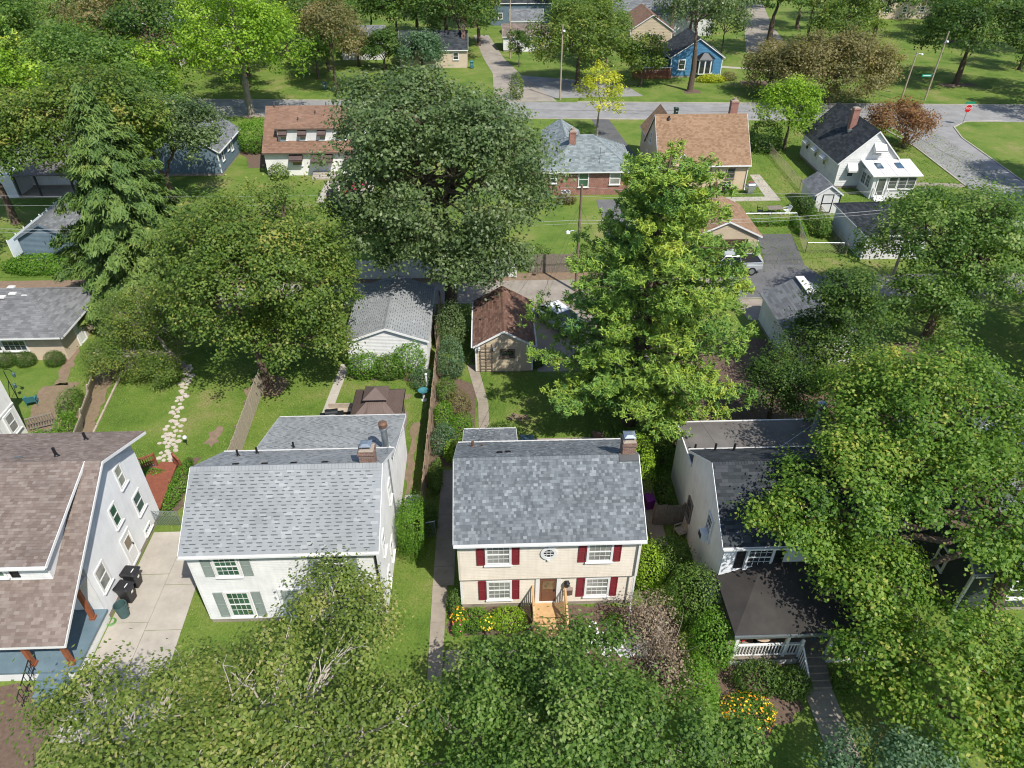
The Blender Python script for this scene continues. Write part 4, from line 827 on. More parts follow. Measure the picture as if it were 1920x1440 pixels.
part('porch_roof', MB().hexa([(-51, 75.4, 2.45), (-44.6, 75.4, 2.45), (-44.6, 78.6, 2.95), (-51, 78.6, 2.95), (-51, 75.4, 2.55), (-44.6, 75.4, 2.55), (-44.6, 78.6, 3.05), (-51, 78.6, 3.05)]), 'dark_roof_flat', h); part('porch_wall', MB().box(-53.5, 75.6, 0, -51, 78.6, 2.4), 'cool_siding', h)
for x in (-50.8, -48.6, -44.9): part('porch_post', MB().box(x - .08, 75.6, 0, x + .08, 75.76, 2.45), 'dark_siding', h)
part('porch_floor', MB().box(-51, 75.5, -.1, -44.6, 78.6, .12), 'concrete', h)
h = thing('brick_house', 'red brick house with sage grey hip roof and brick chimney', 'house', (11.5, 78, 0))
hip(h, 6.0, 15.4, 74.4, 82.5, 2.75, 5.3, .4, 'brick_red', 'roof_sage', seed=26, shing=dict(course=.2, tab=(.3, .5)))
part('wing', MB().box(6.8, 82.4, 0, 10.9, 88.6, 2.6), 'brick_red', h); gable(h, 6.8, 10.9, 82.0, 88.6, 2.65, 3.9, 'y', walls=False, rm='roof_sage', seed=27, gutter=False, shing=dict(course=.22, tab=(.3, .5)))
chimney(h, 8.8, 9.5, 77.2, 77.9, 3.6, 6.0, 'brick_red', 'pot'); pipe_vent(h, 8.1, 75.9, 3.7, .3, .1, 'black_paint'); window(h, 'S', 10.2, 1.75, 1.15, 1.7, 74.38, (0, 0), 'glass_tree_reflection'); window(h, 'S', 6.9, 1.9, .8, 1.1, 74.38); window(h, 'S', 13.6, 1.8, 1.2, 1.3, 74.38, glass='glass_curtain')
part('antenna', MB().tube([(11.9, 75.0, 3.3), (11.9, 75.0, 5.0)], .02, 5).bar((11.4, 75.0, 4.4), (12.4, 75.1, 4.4), .03).bar((11.6, 74.8, 4.1), (12.2, 75.2, 4.1), .03), 'wire_dark', h)
h = thing('tan_stucco_house', 'tan stucco house with terracotta shingle roof and tall brick chimney', 'house', (23.6, 79, 0))
gable(h, 18.5, 28.4, 75.4, 83.6, 3.0, 6.95, 'x', ov=.25, rk=.15, wm='cream_stucco', rm='roof_tan', seed=28, lap=0, shing=dict(course=.17, tab=(.2, .32), style='three'))
gable(h, 19.2, 22.4, 74.6, 79.5, 2.9, 4.3, 'y', ov=.2, rk=.15, wm='cream_stucco', rm='roof_tan', seed=29, lap=0, gutter=False, shing=dict(course=.17, tab=(.2, .32), style='three'))
gable(h, 18.7, 22.6, 81, 87.2, 3.6, 5.9, 'y', ov=.2, rk=.15, wm='cream_stucco', rm='roof_tan', seed=30, lap=0, gutter=False, shing=dict(course=.17, tab=(.2, .32), style='three'))
chimney(h, 26.8, 27.6, 80.0, 80.7, 5.0, 8.2, 'brick_red', 'pot'); pipe_vent(h, 19.8, 79.0, 6.75, .25, .1, 'black_paint'); pipe_vent(h, 22.4, 76.4, 3.5, .5, .08, 'white_trim')
for x in (23.85, 26.5): window(h, 'S', x, 1.85, .95, 1.15, 75.38, (0, 3), 'glass_dark', fr='grey_wood')
for (y, z) in ((77.2, 1.7), (80.5, 4.2), (81.8, 1.7)): window(h, 'W', y, z, .7, 1.3, 18.48)
downspout(h, 28.3, 75.3, 0, 2.9); part('gas_meter', MB().box(24.9, 75.2, .55, 25.2, 75.4, .95).tube([(25.1, 75.33, .9), (25.1, 75.33, 2.8)], .025, 5), 'rusty_metal', h)
h = thing('corner_white_house', 'white house with black roof, white awnings and glazed rear sunroom on the corner', 'house', (42, 80, 0))
gable(h, 38.4, 45.0, 75.4, 86.0, 3.05, 6.25, 'y', ov=.3, rk=.2, rm='roof_charcoal', seed=31, wm='white_siding', lap=.2, shing=dict(course=.24, tab=(.4, .55), style='three'), gutter=False)
chimney(h, 40.4, 41.1, 79.4, 80.0, 4.6, 7.5, 'brick_red', 'flat'); part('flashing', MB().box(40.2, 79.1, 5.0, 41.1, 79.4, 5.3), 'galvanised', h)
for y in (84.3, 81.6, 79.0): awning(h, 'W', y, 2.7, 1.1, 38.38, 'white_trim', .6, .45); window(h, 'W', y, 1.9, .8, 1.1, 38.38)
awning(h, 'S', 42.2, 5.0, 1.3, 75.38, 'white_trim', .8, .6); window(h, 'S', 42.2, 4.3, .9, 1.0, 75.38); awning(h, 'S', 39.8, 2.8, 1.1, 75.38, 'white_trim', .7, .55); window(h, 'S', 39.8, 1.9, .8, 1.2, 75.38)
part('sunroom', MB().box(41.0, 72.3, -.1, 45.6, 75.4, 2.5), 'white_siding', h)
sr = MB(); sr.hexa([(40.6, 71.9, 2.55), (46.0, 71.9, 2.55), (46.0, 75.4, 3.15), (40.6, 75.4, 3.15), (40.6, 71.9, 2.65), (46.0, 71.9, 2.65), (46.0, 75.4, 3.25), (40.6, 75.4, 3.25)])
for x in (41.9, 43.2, 44.6): sr.bar((x, 71.9, 2.67), (x, 75.4, 3.27), .05, .04)
sro = part('sunroom_roof', sr, 'white_metal_roof', h)
for x in (42.0, 44.2): part('skylight', MB().hexa([(x - .35, 73.4, 2.92), (x + .35, 73.4, 2.92), (x + .35, 74.5, 3.11), (x - .35, 74.5, 3.11), (x - .35, 73.4, 2.98), (x + .35, 73.4, 2.98), (x + .35, 74.5, 3.17), (x - .35, 74.5, 3.17)]), 'glass_blue', sro)
for x in (43.1, 44.15, 45.1): window(h, 'S', x, 1.75, 1.0, 1.35, 72.28, (0, 3), 'screen_grey', rail=False, fw=.07)
window(h, 'W', 73.3, 1.6, 1.0, 1.3, 40.98, (2, 3), 'screen_grey', rail=False, fw=.07); window(h, 'W', 74.4, 1.6, 1.0, 1.3, 40.98, (2, 3), 'screen_grey', rail=False, fw=.07); door(h, 'S', 41.9, .3, .8, 2.0, 72.28, 'screen_grey')
for k in range(3): part('step', MB().box(41.3, 72.25 - .3 * (k + 1), -.05, 42.6, 72.3 - .3 * k, .35 - .12 * k), 'white_trim', h)
for x in (41.25, 42.65): part('rail', MB().bar((x, 72.25, 1.25), (x, 71.2, .8), .05).bar((x, 71.2, 0), (x, 71.2, .85), .06).bar((x, 72.2, 0), (x, 72.2, 1.3), .06).bar((x, 71.7, .1), (x, 71.7, 1.0), .04), 'white_trim', h)

# ================================================================ across the far street
h = thing('bright_blue_house', 'bright blue shingled house with bay window across the street', 'house', (34, 129, 0))
gable(h, 30.4, 38.9, 124.6, 133, 3.2, 5.9, 'y', rm='roof_charcoal', seed=33, wm='blue_siding', lap=.22, shing=dict(course=.3, tab=(.4, .6)))
bay = MB(); bay.loft([[(34.3, 124.6, z), (34.9, 123.8, z), (36.9, 123.8, z), (37.5, 124.6, z)] for z in (.6, 2.9)]); by = part('bay_window', bay, 'white_trim', h)
for (a, b2) in (((34.35, 124.5), (34.87, 123.82)), ((34.98, 123.77), (35.85, 123.77)), ((35.95, 123.77), (36.82, 123.77)), ((36.93, 123.82), (37.45, 124.5))):
    a = Vector((*a, 0)); b2 = Vector((*b2, 0)); n = (b2 - a).cross(Vector((0, 0, 1))).normalized() * .04; q = (b2 - a) * .1
    part('pane', MB().hexa([tuple(a + q + Vector((0, 0, .85))), tuple(b2 - q + Vector((0, 0, .85))), tuple(b2 - q + n + Vector((0, 0, .85))), tuple(a + q + n + Vector((0, 0, .85))), tuple(a + q + Vector((0, 0, 2.7))), tuple(b2 - q + Vector((0, 0, 2.7))), tuple(b2 - q + n + Vector((0, 0, 2.7))), tuple(a + q + n + Vector((0, 0, 2.7)))]), 'glass_dark', by)
part('bay_roof', MB().loft([[(34.1, 124.6, 2.92), (34.8, 123.6, 2.92), (37.0, 123.6, 2.92), (37.7, 124.6, 2.92)], [(35.3, 124.6, 3.8), (35.6, 124.3, 3.8), (36.2, 124.3, 3.8), (36.5, 124.6, 3.8)]]), 'dark_metal', h)
window(h, 'S', 32.2, 2.0, 1.2, 1.6, 124.57, (0, 0), 'glass_dark', fw=.14); gable(h, 26.6, 30.5, 126.2, 132, 2.6, 3.6, 'x', rm='roof_charcoal', seed=34, wm='blue_siding', lap=.22, gutter=False, shing=dict(course=.3, tab=(.4, .6)))
for x in (27.4, 28.4, 29.5): window(h, 'S', x, 1.5, 1.0, 1.5, 126.17, (0, 0), 'glass_dark', rail=False, fw=.08)
f = thing('deck_fence', 'red brown board deck fence beside the bright blue house', 'fence', (27.2, 123.8, 0))
for k in range(30): part('board', MB().box(23.9 + .22 * k, 123.7, .05, 24.06 + .22 * k, 123.74, 1.7), 'red_stain', f)
part('rail', MB().box(23.85, 123.62, 1.7, 30.5, 123.8, 1.78), 'white_trim', f)
h = thing('cream_gable_house', 'cream sided gable house with brown roof behind the blue house', 'house', (30.5, 147, 0))
gable(h, 26.3, 34.0, 141.5, 153, 4.2, 6.6, 'y', rm='roof_russet', seed=35, wm='tan_siding', lap=.25, gutter=False, shing=dict(course=.3, tab=(.4, .6))); window(h, 'S', 29.6, 3.0, 1.0, 1.2, 141.47)
chimney(h, 33.8, 34.4, 142.5, 143.1, 0, 8.4, 'brick_brown', 'pot')
g_ = thing('white_door_garage', 'garage with brown roof and white panelled door by the far alley', 'garage', (6.3, 147, 0))
gable(g_, 3.2, 12, 144.8, 150.5, 2.7, 4.2, 'x', rm='roof_brown_mix', seed=36, wm='white_siding', gutter=False, shing=dict(course=.3, tab=(.4, .6)), lap=.25); garage_door(g_, 'S', 7.7, 0, 2.6, 2.3, 144.77, 'white_trim', rows=4, cols=2)
for (nm, lb, x0, x1, y0, y1, ze, zr, ax, wm, rm, sd_) in (
        ('grey_roof_cottage', 'pale cottage with light grey roof above the oak crown', -26, -18.5, 139, 146, 3, 5.0, 'x', 'white_siding', 'roof_slate', 40),
        ('charcoal_roof_cottage', 'low cottage with charcoal roof and brick chimney beside the far alley', -15, -3.4, 132.5, 140, 3, 5.2, 'x', 'beige_stucco', 'roof_charcoal', 41),
        ('brick_gable_house', 'dark brick house with trellised porch among top left trees', -62, -52, 137, 147, 4.0, 7.5, 'y', 'brick_brown', 'roof_slate', 42),
        ('white_shed_house', 'small white outbuilding with grey roof beyond the far alley', 5, 11.5, 158, 164, 3.0, 4.6, 'x', 'white_siding', 'roof_slate', 43),
        ('grey_roof_house', 'house with broad light grey roof behind the cream gable house', 26, 46, 158, 168, 4.0, 7.0, 'x', 'white_siding', 'roof_slate', 44),
        ('far_dark_house', 'dark roofed house at the top edge above the far alley', 1, 14, 170, 180, 4.5, 8, 'x', 'slate_siding', 'roof_charcoal', 45),
        ('far_white_house', 'white house glimpsed between trees at the top left edge', -72, -60, 158, 168, 4.5, 7.5, 'y', 'white_siding', 'roof_slate', 46),
        ('far_brown_house', 'brown roofed house half hidden at the top right edge', 88, 100, 175, 185, 4, 7, 'x', 'beige_stucco', 'roof_russet', 47)):
    h = thing(nm, lb, 'house', ((x0 + x1) / 2, (y0 + y1) / 2, 0)); gable(h, x0, x1, y0, y1, ze, zr, ax, wm=wm, rm=rm, seed=sd_, lap=0, gutter=False, caps=False, shing=dict(course=.35, tab=(.5, .8)))
    for k in range(3): window(h, 'S', x0 + (x1 - x0) * (k + .5) / 3, 1.9, 1.0, 1.2, y0 - .02)
    if sd_ == 41: chimney(h, -4.3, -3.6, 134.5, 135.3, 3, 6.2, 'brick_brown', 'pot')
    if sd_ == 42:
        part('porch_roof', MB().hexa([(-57.5, 134.4, 2.6), (-53.2, 134.4, 2.6), (-53.2, 137, 3.1), (-57.5, 137, 3.1), (-57.5, 134.4, 2.7), (-53.2, 134.4, 2.7), (-53.2, 137, 3.2), (-57.5, 137, 3.2)]), 'dark_roof_flat', h)
        for x in (-57.3, -53.4):
            tr2 = part('trellis', MB().box(x - .05, 134.5, 0, x + .05, 134.6, 2.6).box(x + .7, 134.5, 0, x + .8, 134.6, 2.6), 'white_trim', h)
            for k in range(6): part('slat', MB().bar((x, 134.48, .3 + .35 * k), (x + .75, 134.48, .65 + .35 * k), .05), 'white_trim', tr2)
# ================================================================ yard things
def ring_rr(cx, cy, hx, hy, z, r=.25, n=3):
    pts = []; r = min(r, hx, hy)
    for sx, sy, q0 in ((1, 1, 0), (-1, 1, 90), (-1, -1, 180), (1, -1, 270)):
        for k in range(n + 1):
            q = R(q0 + 90 * k / n); pts.append((cx + sx * (hx - r) + r * math.cos(q), cy + sy * (hy - r) + r * math.sin(q), z))
    return pts
def wheel_bin(label, loc, rz, mat='black_plastic'):
    t = thing('wheeled_bin', label, 'bin', loc, rz, 'wheeled bins', True)
    mb = MB(); mb.loft([ring_rr(0, 0, .24, .27, .08, .06), ring_rr(0, 0, .29, .34, .98, .06), ring_rr(0, 0, .33, .38, 1.0, .06), ring_rr(0, 0, .33, .38, 1.06, .06)]); part('body', mb, mat, t)
    mb = MB(); mb.loft([ring_rr(0, -.02, .34, .41, 1.065, .07), ring_rr(0, -.02, .34, .41, 1.1, .07), ring_rr(0, 0, .27, .32, 1.16, .07)]); lid = part('lid', mb, mat, t); part('mark', MB().box(-.12, -.2, 1.161, .12, -.15, 1.166), 'white_trim', lid)
    part('handle', MB().tube([(-.22, .42, 1.02), (.22, .42, 1.02)], .02, 6).bar((-.2, .36, 1.02), (-.2, .43, 1.02), .03).bar((.2, .36, 1.02), (.2, .43, 1.02), .03), mat, t)
    for s in (-1, 1): part('wheel', MB().tube([(s * .26, .3, .13), (s * .33, .3, .13)], .13, 12), 'tyre', t)
    mb = MB()
    for k in range(3): mb.hexa([(-.06 + .05 * k, -.345, .66), (-.03 + .05 * k, -.345, .66), (-.01 + .05 * k, -.35, .78), (-.04 + .05 * k, -.35, .78), (-.06 + .05 * k, -.36, .66), (-.03 + .05 * k, -.36, .66), (-.01 + .05 * k, -.365, .78), (-.04 + .05 * k, -.365, .78)])
    part('emblem', mb, 'white_trim', t)
    return t
wheel_bin('black wheeled bin against the bungalow wall, farther of the pair', (-18.45, 23.55, .03), R(82)); wheel_bin('black wheeled bin on the driveway next to the green barrel', (-18.4, 22.65, .03), R(78))
t = thing('trash_barrel', 'open grey green round barrel beside the black bins', 'barrel', (-18.3, 21.75, .03), 0, None, True)
part('drum', MB().lathe(0, 0, [(.24, 0), (.29, .75), (.315, .76), (.315, .82), (.28, .82), (.27, .7), (.22, .05)], 18), 'green_plastic', t); part('handle', MB().bar((.3, -.08, .62), (.3, .08, .62), .04), 'green_plastic', t)
mb = MB()
for k in range(3): mb.tube([(-18.8 + (.24 - .03 * k) * math.cos(q * .42), 21.35 + (.24 - .03 * k) * math.sin(q * .42), .06 + .03 * k) for q in range(16)], .015, 5)
single('garden_hose', 'coiled green garden hose near the round barrel', 'hose', mb, 'hose')
def chain_fence(name, label, pts, h, mat='galvanised', sp=.16, wm='galvanised', group=None):
    t = thing(name, label, 'fence', (*pts[0], 0), group=group)
    for a, b2 in zip(pts, pts[1:]):
        a = Vector((*a, 0)); b2 = Vector((*b2, 0)); L = (b2 - a).length; d = (b2 - a) / L; n = max(1, int(L / 2.4))
        for k in range(n + 1): p = a + d * (L * k / n); part('post', MB().tube([tuple(p), (p.x, p.y, h + .05)], .03, 6), mat, t)
        part('rail', MB().tube([(a.x, a.y, h), (b2.x, b2.y, h)], .022, 5), mat, t); mb = MB(); m = int(L / sp)
        for k in range(-int(h / sp), m):
            for s in (1, -1):
                s0, z0, s1, z1 = (k * sp, 0, k * sp + h, h) if s == 1 else (k * sp + h, 0, k * sp, h)
                def clip(sv): return min(max(sv, 0), L)
                f0, f1 = clip(s0), clip(s1); za = z0 + (f0 - s0) * (z1 - z0) / (s1 - s0); zb = z0 + (f1 - s0) * (z1 - z0) / (s1 - s0)
                if abs(f1 - f0) > .02: p, q = a + d * f0, a + d * f1; mb.bar((p.x, p.y, za), (q.x, q.y, zb), .012)
        part('wire_mesh', mb, wm, t, kind='stuff')
    return t
chain_fence('chain_link_gate', 'low chain link gate across the end of the driveway', [(-18.85, 27.6), (-17.5, 27.55)], 1.1, sp=.14); chain_fence('chain_link_gate', 'low chain link gate beside the cream house path and hedge', [(-4.0, 26.2), (-3.3, 26.3)], 1.2, sp=.14)
def board_fence(name, label, A, B, h, mat, bw=.14, gap=.008, th=.025, rails='pole_wood', zvar=.03, seed=1, side=1):
    t = thing(name, label, 'fence', (*A, 0)); a = Vector((*A, 0)); b2 = Vector((*B, 0)); L = (b2 - a).length; ang = math.atan2(b2.y - a.y, b2.x - a.x); rg = random.Random(seed)
    mes = [MB().box(0, -th / 2, .04, bw, th / 2, h + dz).mesh('board', mat) for dz in (-zvar, 0, zvar)]; n = int(L / (bw + gap))
    for k in range(n):
        o = part('board', rg.choice(mes), mat, t); p = a + (b2 - a) * (k / n); o.location = p; o.rotation_euler = (rg.uniform(-.012, .012), 0, ang)
    nn = Vector((-(b2.y - a.y), b2.x - a.x, 0)).normalized() * side
    for z in (.35, h - .3): part('rail', MB().bar(a + nn * .05 + Vector((0, 0, z)), b2 + nn * .05 + Vector((0, 0, z)), .05, .09), rails, t)
    m = max(1, int(L / 2.4))
    for k in range(m + 1): p = a + (b2 - a) * (k / m) + nn * .1; part('post', MB().box(p.x - .05, p.y - .05, 0, p.x + .05, p.y + .05, h + .05), rails, t)
    return t
board_fence('wooden_fence', 'long tan board fence between white house lawn and cream house garden', (-4.12, 27.4), (-4.0, 43.6), 1.75, 'fence_wood', seed=2, side=-1)
board_fence('wooden_fence', 'short tan board fence running back from the white garage to the alley', (-4.15, 45.0), (-4.1, 50.4), 1.8, 'fence_wood', seed=3)
board_fence('wooden_fence', 'weathered grey board fence across lawn beside stone path garden', (-15.75, 31.6), (-16.05, 41.2), 1.75, 'old_wood', bw=.15, seed=4)
board_fence('wooden_gate_fence', 'dark board gate between the cream house and the porch house', (8.75, 26.7), (10.35, 26.65), 1.6, 'grey_wood', seed=5); board_fence('wooden_fence', 'yellow board fence along the right side of the cream house', (7.45, 25.4), (7.9, 29.4), 1.8, 'new_wood', seed=6)
# half fallen fence of the far left garden
f = thing('leaning_fence', 'collapsing brown plank fence overgrown with vines beside bare soil', 'fence', (-27.5, 36, 0)); rg = random.Random(8)
for (x, y, n_, a) in ((-26.2, 33.6, 7, 1.75), (-26.8, 36.2, 7, 1.78), (-27.5, 38.8, 7, 1.8)):
    dx, dy = math.cos(a), math.sin(a)
    for k in range(7): z = .22 + .17 * k; part('plank', MB().bar((x + .05 * k, y, z), (x + dx * 2.5 + .05 * k, y + dy * 2.5, z + rg.uniform(-.03, .03)), .03, .15), 'fence_wood' if k % 2 else 'old_wood', f)
    part('post', MB().bar((x - .1, y, 0), (x + .5, y - .1, 1.7), .1), 'old_wood', f)
for k in range(6): part('timber', MB().bar((-25.5 - .22 * k, 33.1 + 1.7 * k, .06), (-25.7 - .22 * k, 34.7 + 1.7 * k, .06), .12, .1), 'old_wood', f)
# white panels along the alley
t = thing('white_vinyl_fence', 'tall white vinyl panel fence along the far side of the alley', 'fence', (-5, 56, 0))
for k in range(6): x = -11.6 + 2.3 * k; part('panel', MB().box(x, 55.85, .05, x + 2.2, 55.9, 1.8), 'white_trim', t); part('post', MB().box(x - .08, 55.8, 0, x, 55.95, 1.92), 'white_trim', t)
part('post', MB().box(2.14, 55.8, 0, 2.26, 55.95, 1.92), 'white_trim', t)
board_fence('wooden_fence', 'grey plank fence section in shrubs behind the alley pole', (3.4, 56.6), (7.2, 56.6), 1.8, 'grey_wood', seed=9)
t = thing('metal_panel_fence', 'pale blue corrugated metal fence receding beside the blue garage', 'fence', (-43.6, 66, 0))
for k in range(8):
    y = 60.6 + 1.45 * k; mb = MB()
    for j in range(9): y0 = y + .155 * j; mb.hexa([(-43.62, y0, .05), (-43.56, y0 + .07, .05), (-43.56, y0 + .085, .05), (-43.62, y0 + .155, .05), (-43.62, y0, 1.9), (-43.56, y0 + .07, 1.9), (-43.56, y0 + .085, 1.9), (-43.62, y0 + .155, 1.9)])
    part('panel', mb, 'pale_blue_panel', t)
    part('post', MB().box(-43.7, y - .05, 0, -43.6, y + .05, 2.0), 'white_trim', t)
# red stained deck
t = thing('garden_deck', 'red brown stained deck walk with slatted railings at the bungalow rear', 'deck', (-19.9, 30.4, 0))
for k in range(24): part('plank', MB().box(-20.75, 28.55 + .148 * k, .28, -19.0 - .012 * k, 28.69 + .148 * k, .32), 'red_stain', t)
def deck_rail(A, B, n, z0=.3, z1=1.1):
    part('rail', MB().bar((*A, z1), (*B, z1), .12, .05), 'red_stain', t); part('rail', MB().bar((*A, z0 + .12), (*B, z0 + .12), .06, .05), 'red_stain', t)
    for k in range(n + 1): f_ = k / n; p = (A[0] + (B[0] - A[0]) * f_, A[1] + (B[1] - A[1]) * f_); part('baluster', MB().bar((*p, z0), (*p, z1), .04), 'red_stain', t)
    for p in (A, B): part('post', MB().bar((*p, 0), (*p, z1 + .08), .1), 'red_stain', t)
deck_rail((-21.7, 31.6), (-20.5, 32.3), 11); deck_rail((-19.35, 32.3), (-18.75, 31.7), 6); deck_rail((-20.75, 28.7), (-21.7, 31.6), 18)
part('edge_beam', MB().bar((-18.98, 28.55, .36), (-19.28, 32.1, .36), .14, .12), 'red_stain', t)
for k in range(2): part('step', MB().box(-20.5, 32.12 + .3 * k, -.02, -19.3, 32.4 + .3 * k, .2 - .1 * k), 'red_stain', t)
t = thing('garden_globe', 'white globe lamp on a thin stake in the lawn by stone path', 'lamp', (-19.4, 34.3, 0), 0, None, True); part('stake', MB().tube([(0, 0, 0), (0, 0, .55)], .015, 6), 'dark_metal', t); part('globe', MB().lathe(0, 0, [(.03, .52), (.1, .56), (.14, .66), (.1, .76), (.03, .8)], 12), 'lamp_white', t, smooth=True)
# gazebo, deck, grill
t = thing('gazebo', 'brown metal roofed gazebo with two tier roof and white curtain', 'gazebo', (-7.2, 34.9, 0))
def pyr(x0, x1, y0, y1, z0, z1, xa, xb, ya, yb): return MB().hexa([(x0, y0, z0), (x1, y0, z0), (x1, y1, z0), (x0, y1, z0), (xa, ya, z1), (xb, ya, z1), (xb, yb, z1), (xa, yb, z1)])
gx0, gx1, gy0, gy1 = -8.75, -5.65, 33.3, 36.45; mbg = pyr(gx0, gx1, gy0, gy1, 2.5, 3.25, -7.65, -6.75, 34.45, 35.3); part('lower_roof', mbg, 'brown_metal', t)
mb = MB()
for k in range(1, 26):
    f_ = k / 26; x = gx0 + (gx1 - gx0) * f_; xt = -7.65 + .9 * f_; mb.bar((x, gy0, 2.51), (xt if 0 else min(max(x, -7.65 - (0)), -6.75), 34.45 - max(0, (-7.65 - x), (x + 6.75)) * 1.04, 3.26 - max(0, (-7.65 - x), (x + 6.75)) * .68), .02, .03)
    y = gy0 + (gy1 - gy0) * f_
    for gx, xi in ((gx0, -7.65), (gx1, -6.75)):
        sgn = 1 if gx == gx0 else -1; ov_ = max(0, 34.45 - y, y - 35.3); mb.bar((gx, y, 2.51), (xi - sgn * ov_ * .95, y, 3.26 - ov_ * .65), .02, .03)
part('standing_seam', mb, 'brown_metal', t, kind='stuff')
part('upper_roof', pyr(-7.95, -6.45, 34.15, 35.6, 3.42, 3.85, -7.24, -7.16, 34.85, 34.9), 'brown_metal', t); part('vent_frame', MB().box(-7.7, 34.4, 3.2, -6.7, 35.35, 3.43), 'dark_metal', t); part('eave_trim', MB().box(gx0 - .03, gy0 - .03, 2.38, gx1 + .03, gy1 + .03, 2.5), 'dark_metal', t)
for x in (gx0 + .2, gx1 - .2):
    for y in (gy0 + .2, gy1 - .2): part('post', MB().box(x - .06, y - .06, .2, x + .06, y + .06, 2.4), 'brown_metal', t)
mb = MB()
for k in range(7): y = 33.5 + .09 * k; mb.hexa([(-5.72 + .05 * (k % 2), y, .3), (-5.69 + .05 * (k % 2), y, .3), (-5.69 + .05 * ((k + 1) % 2), y + .09, .3), (-5.72 + .05 * ((k + 1) % 2), y + .09, .3), (-5.72 + .05 * (k % 2), y, 2.4), (-5.69 + .05 * (k % 2), y, 2.4), (-5.69 + .05 * ((k + 1) % 2), y + .09, 2.4), (-5.72 + .05 * ((k + 1) % 2), y + .09, 2.4)])
part('curtain', mb, 'white_trim', t)
t = thing('garden_deck', 'grey plank deck with edge bench under the gazebo', 'deck', (-8.3, 35, 0)); 
for k in range(27): part('plank', MB().box(-11.0, 33.0 + .15 * k, .12, -5.7, 33.14 + .15 * k, .17), 'grey_wood', t)
part('bench', MB().box(-10.9, 36.7, .5, -8.9, 37.05, .56).box(-10.8, 36.75, .17, -10.7, 37.0, .5).box(-9.1, 36.75, .17, -9.0, 37.0, .5).box(-10.9, 37.05, .17, -8.9, 37.1, .95), 'old_wood', t)
def grill(label, loc, rz, body='dark_metal', shelf='dark_metal', covered=False):
    t = thing('barbecue_grill', label, 'grill', loc, rz, None, True)
    if covered: part('cover', MB().loft([ring_rr(0, 0, .6, .34, 0, .1), ring_rr(0, 0, .57, .32, .8, .1), ring_rr(0, 0, .4, .28, 1.1, .12), ring_rr(0, 0, .25, .15, 1.15, .1)]), 'black_paint', t); return t
    part('cart', MB().box(-.35, -.25, .15, .35, .25, .75), shelf, t); part('firebox', MB().box(-.4, -.28, .75, .4, .28, .92), body, t)
    rings = []
    for x in (-.4, .4): rings.append([(x, .28 * math.cos(R(q)) * -1, .92 + .26 * math.sin(R(q))) for q in range(0, 181, 20)])
    part('hood', MB().loft(rings), body, t); part('handle', MB().tube([(-.25, -.3, 1.02), (.25, -.3, 1.02)], .02, 6), 'galvanised', t)
    for s in (-1, 1): part('side_shelf', MB().box(s * .4 if s > 0 else -.75, -.22, .82, .75 if s > 0 else -.4, .22, .86), shelf, t)
    for sx in (-1, 1):
        for sy in (-1, 1): part('leg', MB().bar((sx * .32, sy * .22, 0), (sx * .32, sy * .22, .2), .05), shelf, t)
    return t
grill('black barbecue grill with grey hood on the deck corner', (-10.45, 35.9, .17), R(10)); grill('black barbecue grill against the tan stucco wall', (26.0, 74.6, 0), R(0)); grill('silver barbecue grill beside the yard walk corner', (28.6, 74.2, 0), R(8), 'galvanised', 'galvanised'); grill('upright grill under a black cover on the cape house patio', (-16.9, 73.9, .03), 0, covered=True)
slabs('cape_patio', [((-18.6, 73.2), (-12.8, 73.2), (-12.8, 79.5), (-18.6, 79.5), 3)], 'concrete', seed=21)
def condenser(label, loc, r=.4, h=.8):
    t = thing('air_conditioner', label, 'air conditioner', loc, 0, None, True); part('casing', MB().loft([ring_rr(0, 0, r, r, .03, .1), ring_rr(0, 0, r, r, h, .1)]), 'ac_metal', t)
    mb = MB().lathe(0, 0, [(r * .86, h + .002), (r * .86, h + .012)], 18); part('fan_well', mb, 'dark_metal', t); mb = MB()
    for k in range(4): mb.hexa([(0, 0, h + .014)] * 2 + [(r * .7 * math.cos(R(90 * k + 30)), r * .7 * math.sin(R(90 * k + 30)), h + .02), (r * .7 * math.cos(R(90 * k)), r * .7 * math.sin(R(90 * k)), h + .02)] + [(0, 0, h + .03)] * 2 + [(r * .7 * math.cos(R(90 * k + 30)), r * .7 * math.sin(R(90 * k + 30)), h + .03), (r * .7 * math.cos(R(90 * k)), r * .7 * math.sin(R(90 * k)), h + .03)])
    for q in (.3, .55, .8):
        pts = [(r * q * math.cos(R(a)), r * q * math.sin(R(a)), h + .04) for a in range(0, 361, 30)]; mb.tube(pts, .008, 4, cap=False)
    part('fan_guard', mb, 'galvanised', t); return t
condenser('grey air conditioner unit between the white house and hedge', (-4.72, 28.3, .02)); condenser('round topped air conditioner unit at the brick house rear wall', (8.2, 73.1, .02), .5, .9)
